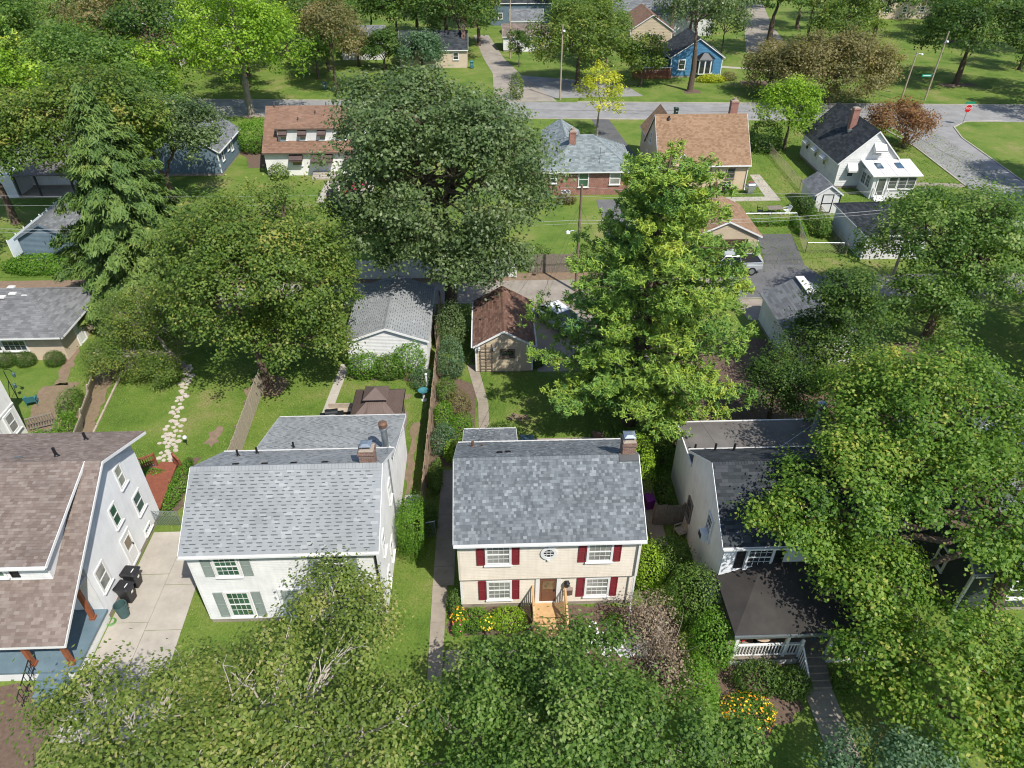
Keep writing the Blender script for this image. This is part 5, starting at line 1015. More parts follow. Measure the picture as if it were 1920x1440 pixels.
# outdoor furniture
def chair(name, label, loc, rz, mat, cat='chair', w=.28, seat=.42, back=.9, group=None):
    t = thing(name, label, cat, loc, rz, group, True); part('seat', MB().box(-w, -.25, seat - .04, w, .25, seat), mat, t); part('backrest', MB().hexa([(-w, .22, seat), (w, .22, seat), (w, .26, seat), (-w, .26, seat), (-w, .36, back), (w, .36, back), (w, .4, back), (-w, .4, back)]), mat, t)
    for sx in (-1, 1):
        for sy in (-1, 1): part('leg', MB().bar((sx * (w - .02), sy * .23, 0), (sx * (w - .02), sy * .22, seat - .03), .035), mat, t)
        part('arm', MB().box(sx * w - .03, -.25, seat + .2, sx * w + .03, .3, seat + .24).box(sx * w - .02, -.24, seat, sx * w + .02, -.2, seat + .2), mat, t)
    return t
chair('patio_chair', 'bright blue patio chair behind the cream house roof', (4.05, 33.0, .04), R(175), 'blue_plastic', w=.33, back=1.05); chair('patio_chair', 'small blue stool chair left of the bright blue patio chair', (2.9, 32.8, .04), R(190), 'blue_plastic', w=.18, seat=.3, back=.55)
chair('patio_chair', 'dark brown patio chair in shade under the pine', (6.6, 33.9, .04), R(150), 'brown_metal'); chair('garden_chair', 'teal garden chair beside the leaning fence', (-31.2, 38.8, .02), R(200), 'teal_paint', w=.32)
chair('folding_chair', 'grey white folding chair leaning by the porch house wall', (10.05, 25.9, .02), R(-70), 'old_wood'); chair('porch_chair', 'porch chair with orange cushion behind the white balustrade', (13.2, 19.0, .6), R(-20), 'orange_cloth', w=.32); chair('porch_chair', 'porch chair with red cushion left of the table', (11.4, 19.0, .6), R(20), 'red_cloth', w=.32); chair('porch_chair', 'blue folding chair near the porch steps', (14.9, 19.1, .6), R(10), 'blue_plastic', w=.28); chair('porch_chair', 'dark red porch chair behind the round table', (12.55, 19.6, .6), 0, 'red_cloth', w=.28)
t = thing('porch_table', 'round tan patterned table among red porch chairs', 'table', (12.1, 18.9, .6), 0, None, True); part('table_top', MB().lathe(0, 0, [(.48, .68), (.5, .7), (.5, .73), (.46, .74)], 20), 'tan_cloth', t); part('pedestal', MB().lathe(0, 0, [(.25, 0), (.06, .06), (.05, .68)], 10), 'dark_metal', t)
t = thing('patio_table', 'square glass topped patio table beside the low rear roof', 'table', (2.05, 33.2, .04), 0, None, True); part('table_top', MB().box(-.42, -.55, .68, .42, .55, .71), 'glass_blue', t)
for sx in (-1, 1):
    for sy in (-1, 1): part('leg', MB().bar((sx * .36, sy * .48, 0), (sx * .36, sy * .48, .68), .04), 'dark_metal', t)
for i, (x, y, m_) in enumerate(((-14.9, 76.0, 'pink_plastic'), (-15.6, 74.6, 'red_cloth'), (-13.9, 77.2, 'pink_plastic'))): chair('patio_chair', ('pink chair on the cape house patio, nearest the house' if i == 2 else 'pink chair in the middle of the cape house patio' if i == 0 else 'red chair next to the covered grill on the cape patio'), (x, y, .03), R(40 * i), m_, w=.34)
t = thing('picnic_table', 'weathered square picnic table standing on the right lawn', 'table', (29.4, 68.6, 0), R(5), None, True)
for k in range(5): part('plank', MB().box(-.8, -.5 + .2 * k, .7, .8, -.32 + .2 * k, .74), 'grey_wood', t)
for sx in (-1, 1): part('leg', MB().bar((sx * .6, -.5, 0), (sx * .4, .1, .7), .08).bar((sx * .6, .5, 0), (sx * .4, -.1, .7), .08), 'grey_wood', t)
chair('lawn_chair', 'dark lawn chair left of the picnic table', (27.9, 68.5, 0), R(70), 'black_paint'); chair('lawn_chair', 'white lawn chair right of the picnic table', (30.7, 68.6, 0), R(-80), 'white_trim')
def storage(name, label, cat, loc, mat, w=.4, d=.3, hh=.8, lid=None):
    t = thing(name, label, cat, loc, R(rnd.uniform(-12, 12)), None, True); part('body', MB().loft([ring_rr(0, 0, w * .85, d * .85, 0, .05), ring_rr(0, 0, w, d, hh, .05)]), mat, t); part('lid', MB().loft([ring_rr(0, 0, w * 1.06, d * 1.06, hh + .002, .06), ring_rr(0, 0, w * 1.06, d * 1.06, hh + .04, .06), ring_rr(0, 0, w * .8, d * .8, hh + .1, .06)]), lid or mat, t); return t
storage('storage_tote', 'purple plastic tote on the path beside the yellow fence', 'tote', (8.75, 28.1, .03), 'purple_plastic', .25, .3, .7); storage('recycling_bin', 'blue bin tucked behind the front right corner of the cream house', 'bin', (7.25, 24.7, .02), 'blue_plastic', .28, .28, .8)
wheel_bin('dark green wheeled bin standing at the far street kerb', (26.7, 103.0, .02), 0, 'dark_green_plastic'); wheel_bin('grey blue wheeled bin on the lawn across the far street', (-25.6, 118.6, .02), 0, 'green_plastic'); wheel_bin('teal wheeled bin beside the charcoal roof cottage', (-2.6, 132, .02), 0, 'teal_paint')
t = thing('flower_pot', 'pink flower pot beside the tan house corner', 'pot', (29.4, 76.4, .02), 0, None, True); part('pot', MB().lathe(0, 0, [(.18, 0), (.28, .4), (.31, .41), (.31, .46), (.2, .46)], 14), 'pink_plastic', t); part('soil', MB().lathe(0, 0, [(.27, .43), (.26, .461)], 12), 'mulch', t)
# bird feeder pole, white planter
t = thing('bird_feeder_pole', 'dark hooked pole with hanging bird feeders on the left lawn', 'bird feeder', (-32.6, 39.5, 0)); part('pole', MB().tube([(-32.6, 39.5, 0), (-32.6, 39.5, 2.3), (-32.5, 39.5, 2.5), (-32.2, 39.5, 2.5), (-32.05, 39.5, 2.3)], .025, 6), 'dark_metal', t); part('pole', MB().tube([(-33.0, 39.2, 0), (-32.6, 39.5, 1.6)], .02, 6), 'dark_metal', t)
for x, z in ((-32.05, 2.0), (-32.35, 1.1)): part('feeder', MB().lathe(x, 39.5, [(.05, z - .15), (.09, z - .1), (.09, z + .12), (.13, z + .14), (.02, z + .25)], 10), 'green_plastic', t)
t = thing('birdbath', 'pale stone birdbath with blue bowl beside the wooden fence', 'birdbath', (-4.75, 38.5, 0), 0, None, True); part('pedestal', MB().lathe(0, 0, [(.22, 0), (.1, .1), (.08, .6), (.14, .68)], 12), 'white_stone', t); part('bowl', MB().lathe(0, 0, [(.1, .68), (.34, .78), (.36, .82), (.32, .82), (.08, .72)], 16), 'teal_paint', t)
single('garden_post', 'thin pale garden post among plants by the white garage', 'post', MB().box(-4.62, 39.3, 0, -4.52, 39.4, 1.5).box(-4.65, 39.27, 1.5, -4.49, 39.43, 1.56), 'white_stone')
t = thing('terrace_railing', 'weathered deck railing beside the beige stucco house', 'railing', (-29.6, 36.6, 0)); part('rail', MB().bar((-30.0, 36.0, 1.0), (-28.6, 36.6, 1.0), .1, .06), 'grey_wood', t); part('rail', MB().bar((-30.0, 36.0, .2), (-28.6, 36.6, .2), .08, .06), 'grey_wood', t)
for k in range(11): f_ = k / 10; p = (-30.0 + 1.4 * f_, 36.0 + .6 * f_); part('baluster', MB().bar((*p, .2), (*p, 1.0), .05), 'grey_wood', t)
part('floor_beam', MB().bar((-29.9, 35.5, .15), (-28.4, 36.1, .15), .12, .12), 'grey_wood', t)
# pergola behind the right trees
t = thing('pergola', 'pale plank pergola with black lattice attached to small dark roofed shed', 'pergola', (29, 35.2, 0))
for k in range(4): part('beam', MB().box(26.6 + .3 * k, 34.2 + .72 * k, 2.5, 31.0, 34.34 + .72 * k, 2.62), 'old_wood', t)
mb = MB()
for k in range(9): mb.bar((27.4 + .42 * k, 34.1, 2.66), (28.1 + .42 * k, 36.6, 2.66), .03); mb.bar((28.1 + .42 * k, 34.1, 2.7), (27.4 + .42 * k, 36.6, 2.7), .03)
part('lattice', mb, 'dark_metal', t)
for (x, y) in ((26.8, 34.3), (27.6, 36.4), (30.9, 34.3), (30.9, 36.4)): part('post', MB().box(x - .07, y - .07, 0, x + .07, y + .07, 2.5), 'door_brown', t)
t = thing('pergola_shed', 'small shed with ribbed grey roof next to the pergola', 'shed', (31.5, 33, 0)); gable(t, 29.3, 33.5, 31.8, 35.6, 2.5, 3.9, 'y', wm='slate_siding', rm='roof_slate', seed=51, lap=0, gutter=False, caps=False, shing=dict(course=.2, tab=(.4, .6)))
t = thing('lean_to_shed', 'low grey roofed lean to under the right tree crown', 'shed', (25.6, 32.4, 0)); part('wall', MB().box(24.6, 31.4, 0, 26.6, 33.2, 2.2), 'slate_siding', t); rr = part('roof', MB().hexa([(24.4, 31.2, 2.2), (26.8, 31.2, 2.2), (26.8, 33.4, 2.75), (24.4, 33.4, 2.75), (24.4, 31.2, 2.27), (26.8, 31.2, 2.27), (26.8, 33.4, 2.82), (24.4, 33.4, 2.82)]), 'roof_slate', t); shingles(t, (24.4, 31.2, 2.27), (1, 0, 0), (0, 2.2, .55), 2.4, 2.26, 'roof_slate', course=.2, tab=(.4, .6), seed=5)
chain_fence('chain_link_fence', 'yellowed chain link fence between tan house and white corner house yards', [(34.9, 87), (34.5, 75.2), (33.7, 65.4), (33.0, 59)], 1.1, 'light_pole_wood', .3, 'light_pole_wood'); chain_fence('chain_link_fence', 'chain link fence around the asphalt drive corner', [(25.6, 66.4), (30.8, 66.3), (29.4, 59.6), (32.8, 59.4)], 1.1, 'galvanised', .3, 'light_pole_wood')

# ---------------------------------------------------------------- vehicles
def car(name, label, cat, loc, rz, paint, pickup=False):
    t = thing(name, label, cat, loc, rz, None, True); W2 = .92 if not pickup else 1.0
    def sec(x, hw, zb, zt, r=.16):
        return [(x, -hw * .92, zb), (x, -hw, zb + .18), (x, -hw, zt - r), (x, -hw + r * .6, zt), (x, hw - r * .6, zt), (x, hw, zt - r), (x, hw, zb + .18), (x, hw * .92, zb)]
    if not pickup: st_ = [(-2.25, .70, .45, .68), (-2.15, .84, .28, .82), (-1.7, .90, .22, .92), (-.9, W2, .2, .97), (.6, W2, .2, .97), (1.2, .91, .2, .95), (1.75, .88, .22, .88), (2.1, .82, .28, .72), (2.25, .66, .42, .62)]
    else: st_ = [(-2.75, .82, .5, .98), (-2.65, .95, .4, 1.1), (-1.8, W2, .36, 1.15), (-.6, W2, .36, 1.17), (1.0, W2, .36, 1.17), (1.8, .98, .36, 1.12), (2.5, .95, .38, 1.02), (2.75, .84, .45, .92)]
    part('body', MB().loft([sec(*s) for s in st_]), paint, t, smooth=False)
    def cab(x, hw, zb, zt): return [(x, -hw, zb), (x, hw, zb), (x, hw * .94, zt), (x, -hw * .94, zt)]
    if not pickup: lo = (-1.95, 1.35, .85, .93); hi = (-1.15, .45, .66, 1.43)
    else: lo = (-.75, 1.45, .93, 1.14); hi = (-.55, .75, .76, 1.82)
    bl = [(lo[0], -lo[2], lo[3]), (lo[1], -lo[2], lo[3]), (lo[1], lo[2], lo[3]), (lo[0], lo[2], lo[3])]; tp = [(hi[0], -hi[2], hi[3]), (hi[1], -hi[2], hi[3]), (hi[1], hi[2], hi[3]), (hi[0], hi[2], hi[3])]
    cb = MB().hexa(bl + tp); cb.hexa([(p[0] * 1.0, p[1] * 1.0, p[2]) for p in tp] + [(hi[0] + .1, -hi[2] + .06, hi[3] + .06), (hi[1] - .12, -hi[2] + .06, hi[3] + .06), (hi[1] - .12, hi[2] - .06, hi[3] + .06), (hi[0] + .1, hi[2] - .06, hi[3] + .06)]); part('cabin', cb, paint, t)
    def pane(nm, q, shrink=.1, off=.012):
        q = [Vector(p) for p in q]; c = sum(q, Vector()) / 4; n = (q[1] - q[0]).cross(q[3] - q[0]).normalized()
        if n.dot(c - Vector((0, 0, .9))) < 0: n = -n
        q = [p + (c - p) * shrink + n * off for p in q]; mb = MB(); mb.hexa([tuple(p - n * .02) for p in q] + [tuple(p) for p in q]); part(nm, mb, 'glass_car', t)
    pane('windshield', [bl[1], bl[2], tp[2], tp[1]]); pane('rear_window', [bl[3], bl[0], tp[0], tp[3]])
    for a, b2, c, d in ((0, 1, 1, 0), (3, 2, 2, 3)):
        A, B, C_, D = [Vector(p) for p in (bl[a], bl[b2], tp[c], tp[d])]; m0, m1 = (A + B) / 2, (C_ + D) / 2; pane('side_window', [A, m0, m1, D]); pane('side_window', [m0, B, C_, m1])
    if pickup: part('bed', MB().box(-2.6, -.86, 1.0, -.85, .86, 1.165), 'black_paint', t); part('bed_rim', MB().box(-2.66, -.97, 1.12, -.8, -.86, 1.22).box(-2.66, .86, 1.12, -.8, .97, 1.22).box(-2.7, -.9, 1.1, -2.6, .9, 1.22), paint, t)
    for x in ((-1.35, 1.4) if not pickup else (-1.75, 1.75)):
        for s in (-1, 1):
            r = .33 if not pickup else .4; wo = part('wheel', MB().tube([(x, s * (W2 - .2), r), (x, s * (W2 + .015), r)], r, 18), 'tyre', t); part('rim', MB().tube([(x, s * (W2 + .012), r), (x, s * (W2 + .03), r)], r * .62, 12), 'galvanised', wo)
    fx = st_[-1][0]; bx = st_[0][0]
    for s in (-1, 1):
        part('headlight', MB().box(fx - .3, s * .62 - .16, .62 if not pickup else .85, fx - .03, s * .62 + .16, .74 if not pickup else .98), 'lamp_white', t); part('taillight', MB().box(bx + .0, s * .66 - .14, .66 if not pickup else .8, bx + .14, s * .66 + .14, .8 if not pickup else 1.05), 'sign_red', t)
        part('mirror', MB().box(lo[1] - .55, s * (W2 + .1) - .08, lo[3] + .02, lo[1] - .4, s * (W2 + .1) + .08, lo[3] + .16), paint, t)
    part('bumper', MB().box(fx - .12, -.7, .32, fx + .04, .7, .5).box(bx - .04, -.7, .34, bx + .1, .7, .5), 'black_plastic' if not pickup else 'galvanised', t)
    return t
car('parked_car', 'white car parked on the pad beside the tan garage', 'car', (5.35, 47.9, .02), R(-58), 'car_white'); car('pickup_truck', 'silver white crew cab pickup truck outside the brown door garage', 'truck', (21.2, 56.3, .03), R(182), 'car_silver', True)

# ---------------------------------------------------------------- poles, wires, signs
def pole(label, x, y, h, mat='pole_wood', r=.14, arm=True, lean=(0, 0), lamp=None):
    t = thing('utility_pole', label, 'pole', (x, y, 0)); top = (x + lean[0], y + lean[1], h); part('shaft', MB().tube([(x, y, -.2), ((x + top[0]) / 2, (y + top[1]) / 2, h / 2), top], [r, r * .85, r * .68], 10), mat, t)
    if arm:
        part('crossarm', MB().box(top[0] - 1.0, top[1] - .05, h - .55, top[0] + 1.0, top[1] + .05, h - .43), mat, t)
        for dx in (-.9, -.45, .45, .9): part('insulator', MB().lathe(top[0] + dx, top[1], [(.03, h - .43), (.05, h - .36), (.02, h - .28)], 8), 'insulator', t)
    if lamp:
        lx, ly, lz = lamp; part('lamp_arm', MB().tube([(x, y, lz - .3), (x + lx * .5, y + ly * .5, lz + .05), (x + lx, y + ly, lz)], .03, 6), 'galvanised', t); part('lamp_head', MB().lathe(x + lx, y + ly, [(.06, lz + .1), (.16, lz + .02), (.2, lz - .12), (.06, lz - .16)], 12), 'lamp_white', t)
    return t
pole('brown utility pole with lamp arm in the alley beside the yellow pine', 7.2, 53.2, 9.4, lamp=(-.95, -.3, 5.6), arm=False); pole('weathered utility pole rising from trees by black roof garage', 35.6, 55.0, 8.2, 'light_pole_wood', arm=False)
pole('grey utility pole with white lamp on the verge across the far street', 11.0, 111.9, 10.4, 'light_pole_wood', .13, False, lamp=(.2, -.2, 9.6)); pole('tall pale pole beside the far alley evergreen', 4.3, 139.0, 11, 'light_pole_wood', .13, False)
pole('leaning pale lamp pole at the street corner, left of two', 62.6, 109.9, 6.9, 'light_pole_wood', .13, False, lean=(.25, .1), lamp=(1.0, .0, 6.5)); pole('tall pale pole at the street corner, right of two', 66.2, 109.8, 9.5, 'light_pole_wood', .13, False, lean=(.3, .1), lamp=(.5, 0, 8.2)); pole('thin brown pole at the far left end of the alley', -45.5, 53.6, 9.2, arm=False)
def wire(label, pts, r=.018, sag=.4, mat='wire_pale'):
    mb = MB(); P = []; r *= .62
    for a, b2 in zip(pts, pts[1:]):
        for k in range(13): f_ = k / 12; P.append(tuple(Vector(a).lerp(Vector(b2), f_) - Vector((0, 0, sag * 4 * f_ * (1 - f_)))))
    mb.tube(P, r, 4, cap=False); return single('power_line', label, 'power line', mb, mat, 'overhead lines')
for (z, y, r, lb) in ((9.2, 53.2, .014, 'topmost pale power line strung along the alley'), (8.4, 53.3, .014, 'second power line along the alley just below the topmost'), (6.5, 53.1, .026, 'thick lower cable strung along the alley'), (6.15, 53.25, .018, 'thin cable just below the thick alley cable')):
    wire(lb, [(-90, y, z), (-45.5, y + .4, z), (7.2, y, z), (35.6, y + 1.8, min(z, 8.0)), (90, y + 4, z)], r, .5)
wire('service wire from alley pole to the cream house rear roof', [(7.2, 53.2, 8.0), (-1.1, 27.2, 6.0)], .012, .6, 'wire_dark'); wire('second service wire slanting over the shaded lawn to the cream house', [(7.2, 53.2, 7.4), (-.9, 27.1, 5.9)], .01, .9, 'wire_dark'); wire('service wire from alley pole to the white house side mast', [(7.2, 53.2, 7.8), (-5.28, 26.2, 6.6)], .012, .8, 'wire_dark'); wire('service wire from alley pole to the porch house', [(7.2, 53.2, 7.6), (11.4, 27.1, 5.6)], .012, .8, 'wire_dark'); wire('thin wire from pale corner poles along the far street', [(11, 111.9, 9.6), (62.9, 110, 6.6), (66.5, 109.9, 8.4), (120, 106, 9)], .02, .8, 'wire_dark')
t = thing('stop_sign', 'red octagonal stop sign with green street name blade at the corner', 'sign', (65.2, 97.5, 0)); part('post', MB().tube([(65.2, 97.5, 0), (65.2, 97.5, 3.1)], .04, 6), 'galvanised', t)
mb = MB(); oc = [(65.2 + .5 * math.cos(R(22.5 + 45 * k)), 2.25 + .5 * math.sin(R(22.5 + 45 * k))) for k in range(8)]; mb.loft([[(x, 97.44, z) for x, z in oc], [(x, 97.40, z) for x, z in oc]]); fc = part('sign_face', mb, 'sign_red', t)
mb = MB(); o2 = [(65.2 + .54 * math.cos(R(22.5 + 45 * k)), 2.25 + .54 * math.sin(R(22.5 + 45 * k))) for k in range(8)]; mb.loft([[(x, 97.45, z) for x, z in o2], [(x, 97.42, z) for x, z in o2]]); part('sign_border', mb, 'white_trim', t)
to = part('sign_text', text_mesh('sign_text', 'STOP', .36, .004, 'white_trim'), 'white_trim', fc); to.location = (65.2, 97.39, 2.25); to.rotation_euler = (R(90), 0, 0)
part('street_name_blade', MB().box(64.6, 97.46, 2.85, 65.9, 97.5, 3.12), 'sign_green', t); 
t = thing('street_name_sign', 'green street name sign hanging beside the tall corner pole', 'sign', (64.8, 109.6, 0)); part('blade', MB().box(64.4, 109.5, 3.4, 65.9, 109.55, 3.8), 'sign_green', t); part('bracket', MB().bar((65.9, 109.6, 3.8), (66.3, 109.8, 3.8), .05), 'galvanised', t); part('lettering_bar', MB().box(64.6, 109.48, 3.54, 65.7, 109.5, 3.64), 'white_trim', t)
# white pebbles in front of the cream house
f = thing('pebble_bed', None, None, kind='structure'); rg = random.Random(13); mes = []
for q in range(4):
    mb = MB(); mb.lathe(0, 0, [(.03, 0), (.09, .03), (.08, .07), (.02, .09)], 6); mes.append(mb.mesh('pebble', 'white_stone'))
for k in range(220):
    x, y = (rg.uniform(3.9, 5.6), rg.uniform(19.0, 20.6)) if k % 3 == 0 else (rg.uniform(4.8, 6.9), rg.uniform(18.7, 19.7))
    o = struct('pebble', rg.choice(mes), 'white_stone', f); o.location = (x, y, .02); o.scale = (rg.uniform(.6, 1.3),) * 2 + (rg.uniform(.6, 1.1),); o.rotation_euler = (0, 0, rg.uniform(0, 6))
# ================================================================ trees and plants
def nrm(a): return a / np.maximum(np.linalg.norm(a, axis=-1, keepdims=True), 1e-9)
SHAPES = {
    'rhomb': np.array([(0, -.5, 0), (.34, .02, -.08), (0, .5, -.02), (-.34, .02, -.08)]),
    'needle': np.array([(-.13, -.5, 0), (.13, -.5, 0), (.08, .5, -.05), (-.08, .5, -.05)]),
    'lobed': np.array([(0, -.42, 0), (.42, -.30, -.10), (.26, -.02, 0), (.5, .22, -.12), (.17, .24, 0), (0, .56, -.06), (-.17, .24, 0), (-.5, .22, -.12), (-.26, -.02, 0), (-.42, -.30, -.10)]),
    'broad': np.array([(0, -.5, 0), (.36, -.18, -.06), (.30, .25, -.08), (0, .5, -.03), (-.30, .25, -.08), (-.36, -.18, -.06)])}
def leaves_mesh(rg, name, P, N, size, tint, mat, shape='rhomb', T=None):
    sh = SHAPES[shape]; n = len(P); N = nrm(N)
    if T is None: T = rg.normal(size=(n, 3)) + np.array([0, 0, -.3])
    B = nrm(T - N * np.sum(T * N, axis=1, keepdims=True)); A = np.cross(B, N); s = size[:, None, None]
    V = P[:, None, :] + s * (sh[None, :, 0:1] * A[:, None, :] + sh[None, :, 1:2] * B[:, None, :] + sh[None, :, 2:3] * N[:, None, :])
    return fastmesh(name, V, sh.shape[0], tint, mat)
def fib(n, rg):
    i = np.arange(n) + .5; ph = np.arccos(1 - 2 * i / n); th = np.pi * (1 + 5 ** .5) * i + rg.uniform(0, 6)
    d = np.stack([np.cos(th) * np.sin(ph), np.sin(th) * np.sin(ph), np.cos(ph)], 1); return nrm(d + rg.normal(size=d.shape) * .16)
def limb(mb, a, b2, r0, r1, rg, n=5, wob=.12, sides=6):
    a, b2 = np.asarray(a, float), np.asarray(b2, float); L = np.linalg.norm(b2 - a); pts = []
    for k in range(n + 1):
        f_ = k / n; p = a + (b2 - a) * f_; p[2] += L * .10 * math.sin(math.pi * f_)
        if 0 < k < n: p = p + rg.normal(size=3) * L * wob * .35
        pts.append(tuple(p))
    mb.tube(pts, [r0 + (r1 - r0) * k / n for k in range(n + 1)], sides, cap=False); return pts
def broad_tree(name, label, base, fork, crowns, leaf, size, mat, bark='bark_grey', r=.25, nper=60, seed=1, shape='rhomb', group='trees', cat='tree', rc=.75, twigs=.25, droop=0.0, topz=.0, flat=.6, up=.55, lean=(0, 0), stems=1):
    """crowns: list of ((cx,cy,cz),(rx,ry,rz), lobes, clumps per lobe)"""
    rg = np.random.default_rng(seed); t = thing(name, label, cat, (*base, 0), group=group)
    tr = MB(); top = (base[0] + lean[0], base[1] + lean[1], fork)
    for s in range(stems):
        o = (0, 0) if stems == 1 else (rg.normal() * .35, rg.normal() * .35); b0 = (base[0] + o[0], base[1] + o[1])
        tr.tube([(b0[0], b0[1], -.1), (b0[0], b0[1], .25), ((b0[0] + top[0]) / 2 + rg.normal() * .08, (b0[1] + top[1]) / 2 + rg.normal() * .08, fork / 2), top], [r * 1.5, r * 1.12, r, r * .85], 10)
    Ps, Ns, Ts = [], [], []
    for (C, Rr, nl, nc) in crowns:
        C = np.array(C, float); Rr = np.array(Rr, float); d = fib(int(nl * 1.5), rg); d = d[d[:, 2] > -.72][:nl]
        lob = C + d * Rr * rg.uniform(.50, .72, size=(len(d), 1)); lr = Rr.mean() * rg.uniform(.30, .48, size=len(d))
        lob[:, 2] -= 0.0
        hub = np.array(top) + (C - np.array(top)) * .62; hub[2] = min(hub[2], C[2] - .3 * Rr[2]) if C[2] - .3 * Rr[2] > top[2] else hub[2]
        if np.linalg.norm(hub - np.array(top)) > 1.0: limb(tr, top, hub, r * .62, r * .42, rg, 4, .10, 7)
        else: hub = np.array(top)
        for j in range(len(d)):
            if j % 3 == 0: sub = hub + (lob[j] - hub) * .45 + rg.normal(size=3) * .25; limb(tr, hub, sub, r * .38, r * .24, rg, 3, .14, 5)
            lp = limb(tr, sub, lob[j], r * .22, r * .10, rg, 5, .16, 5)
            q = nrm(rg.normal(size=(nc, 3)) + d[j] * .75 + np.array([0, 0, .35])); cp = lob[j] + q * lr[j] * rg.uniform(.45, 1.08, size=(nc, 1)) * np.array([1, 1, .85])
            ct = rg.normal(.44, .17, size=nc) + .13 * rg.normal()
            for k in range(nc):
                if rg.random() < twigs: limb(tr, lp[-1 - rg.integers(0, 3)], cp[k], r * .10, r * .025, rg, 3, .2, 3)
            off = rg.normal(size=(nc, nper, 3)) * rc * .70 * np.array([1, 1, flat]) * rg.uniform(.55, 1.25, size=(nc, 1, 1)); P = cp[:, None, :] + off
            P[:, :, 2] -= droop * np.linalg.norm(off[:, :, :2], axis=2)
            N = q[:, None, :] * .45 + nrm(off) * .30 + np.array([0, 0, up]) + rg.normal(size=off.shape) * .36
            T_ = ct[:, None] + rg.normal(size=(nc, nper)) * .19 + .10 * off[:, :, 2] / rc
            Ps.append(P.reshape(-1, 3)); Ns.append(N.reshape(-1, 3)); Ts.append(T_.ravel())
    P, N, T_ = np.concatenate(Ps), np.concatenate(Ns), np.concatenate(Ts); keep = P[:, 2] > max(.15, topz); P, N, T_ = P[keep], N[keep], T_[keep]
    part('trunk', tr, bark, t); part('crown', leaves_mesh(rg, 'crown', P, N, size * rg.uniform(.65, 1.25, size=len(P)), T_, mat, shape), mat, t)
    return t
def pine_tree(name, label, base, h, rmax, mat, seed=1, asym=0.0, hang=False, z0=2.0, whorl=.75, nb=8, tufts=46, size=.34, prof=None, group='trees', bark='bark_brown', r=.4, droop=.0, upturn=.25, rad=.55, shift=(0, 0), flatz=.4, npt=7, bias=0.0):
    """whorled conifer with plumes of needle bundles"""
    rg = np.random.default_rng(seed); t = thing(name, label, 'tree', (*base, 0), group=group); tr = MB(); bx, by = base
    tr.tube([(bx, by, -.2), (bx, by, h * .35), (bx + shift[0] * .5, by + shift[1] * .5, h * .7), (bx + shift[0], by + shift[1], h)], [r * 1.2, r * .85, r * .45, .04], 10)
    prof = prof or (lambda f_: (1 - f_) ** .75); Ps, Ns, Ds, Ts, Ss = [], [], [], [], []; z = z0
    while z < h - .3:
        f_ = (z - z0) / (h - z0); n = max(4, int(nb * (1 - .35 * f_))); q0 = rg.uniform(0, 6)
        cx, cy = bx + shift[0] * z / h, by + shift[1] * z / h
        for k in range(n):
            q = q0 + 2 * math.pi * k / n + rg.normal() * .22; L = max(.5, rmax * prof(f_) * rg.uniform(.62, 1.15) * (1 + (asym if f_ > .22 else 0) * math.cos(q))); zz = z + rg.uniform(-.35, .35)
            dirv = np.array([math.cos(q), math.sin(q), 0]); tip = np.array([cx, cy, zz]) + dirv * L; tip[2] += L * (upturn * (1 - .3 * f_) - droop)
            mid = np.array([cx, cy, zz]) + dirv * L * .5; mid[2] += L * (.06 - droop * .35); br = max(.015, .09 * L / rmax)
            tr.tube([(cx, cy, zz), tuple(mid), tuple(tip)], [br, br * .6, .01], 4, cap=False)
            m = max(3, int(tufts * L / rmax)); bt = rg.normal(.45, .13) + bias * dirv[0]
            s = rg.uniform(.18, 1.03, size=m) ** .75; pc = np.where(s[:, None] < .5, np.array([cx, cy, zz]) + (mid - np.array([cx, cy, zz])) * (s[:, None] * 2), mid + (tip - mid) * (s[:, None] * 2 - 1))
            side = np.cross(dirv, [0, 0, 1]); w = rad * (.35 + L / rmax) * (1.15 - .65 * s) * 1.2; pc = pc + side * (rg.normal(size=m) * w)[:, None] + np.array([0, 0, 1]) * (rg.normal(size=m) * rad * flatz)[:, None]
            off = rg.normal(size=(m, npt, 3)) * size * .32; dd = nrm(dirv * .6 + side * rg.normal(size=(m, 1)) * .5 + np.array([0, 0, .55 - 2.6 * droop]))[:, None, :] + rg.normal(size=(m, npt, 3)) * .75
            if hang: dd = (dirv * .45 + np.array([0, 0, -.75])) + side * rg.normal(size=(m, npt, 1)) * .45 + rg.normal(size=(m, npt, 3)) * .25; off = off * np.array([1.2, 1.2, .8])
            Ps.append((pc[:, None, :] + off).reshape(-1, 3)); Ds.append(dd.reshape(-1, 3)); Ns.append(((dirv * .7 + np.array([0, 0, .7]) if hang else np.array([0, 0, .8])) + rg.normal(size=(m, npt, 3)) * (.4 if hang else .6)).reshape(-1, 3))
            Ts.append((bt + rg.normal(size=(m, 1)) * .12 + rg.normal(size=(m, npt)) * .1 + .15 * (s[:, None] - .6)).ravel())
        z += whorl * rg.uniform(.8, 1.2) * (1 - .3 * f_)
    P, N, D, T_ = np.concatenate(Ps), np.concatenate(Ns), np.concatenate(Ds), np.concatenate(Ts)
    part('trunk', tr, bark, t); part('crown', leaves_mesh(rg, 'crown', P, N, size * rg.uniform(.7, 1.3, size=len(P)), T_, mat, 'needle', D), mat, t); return t
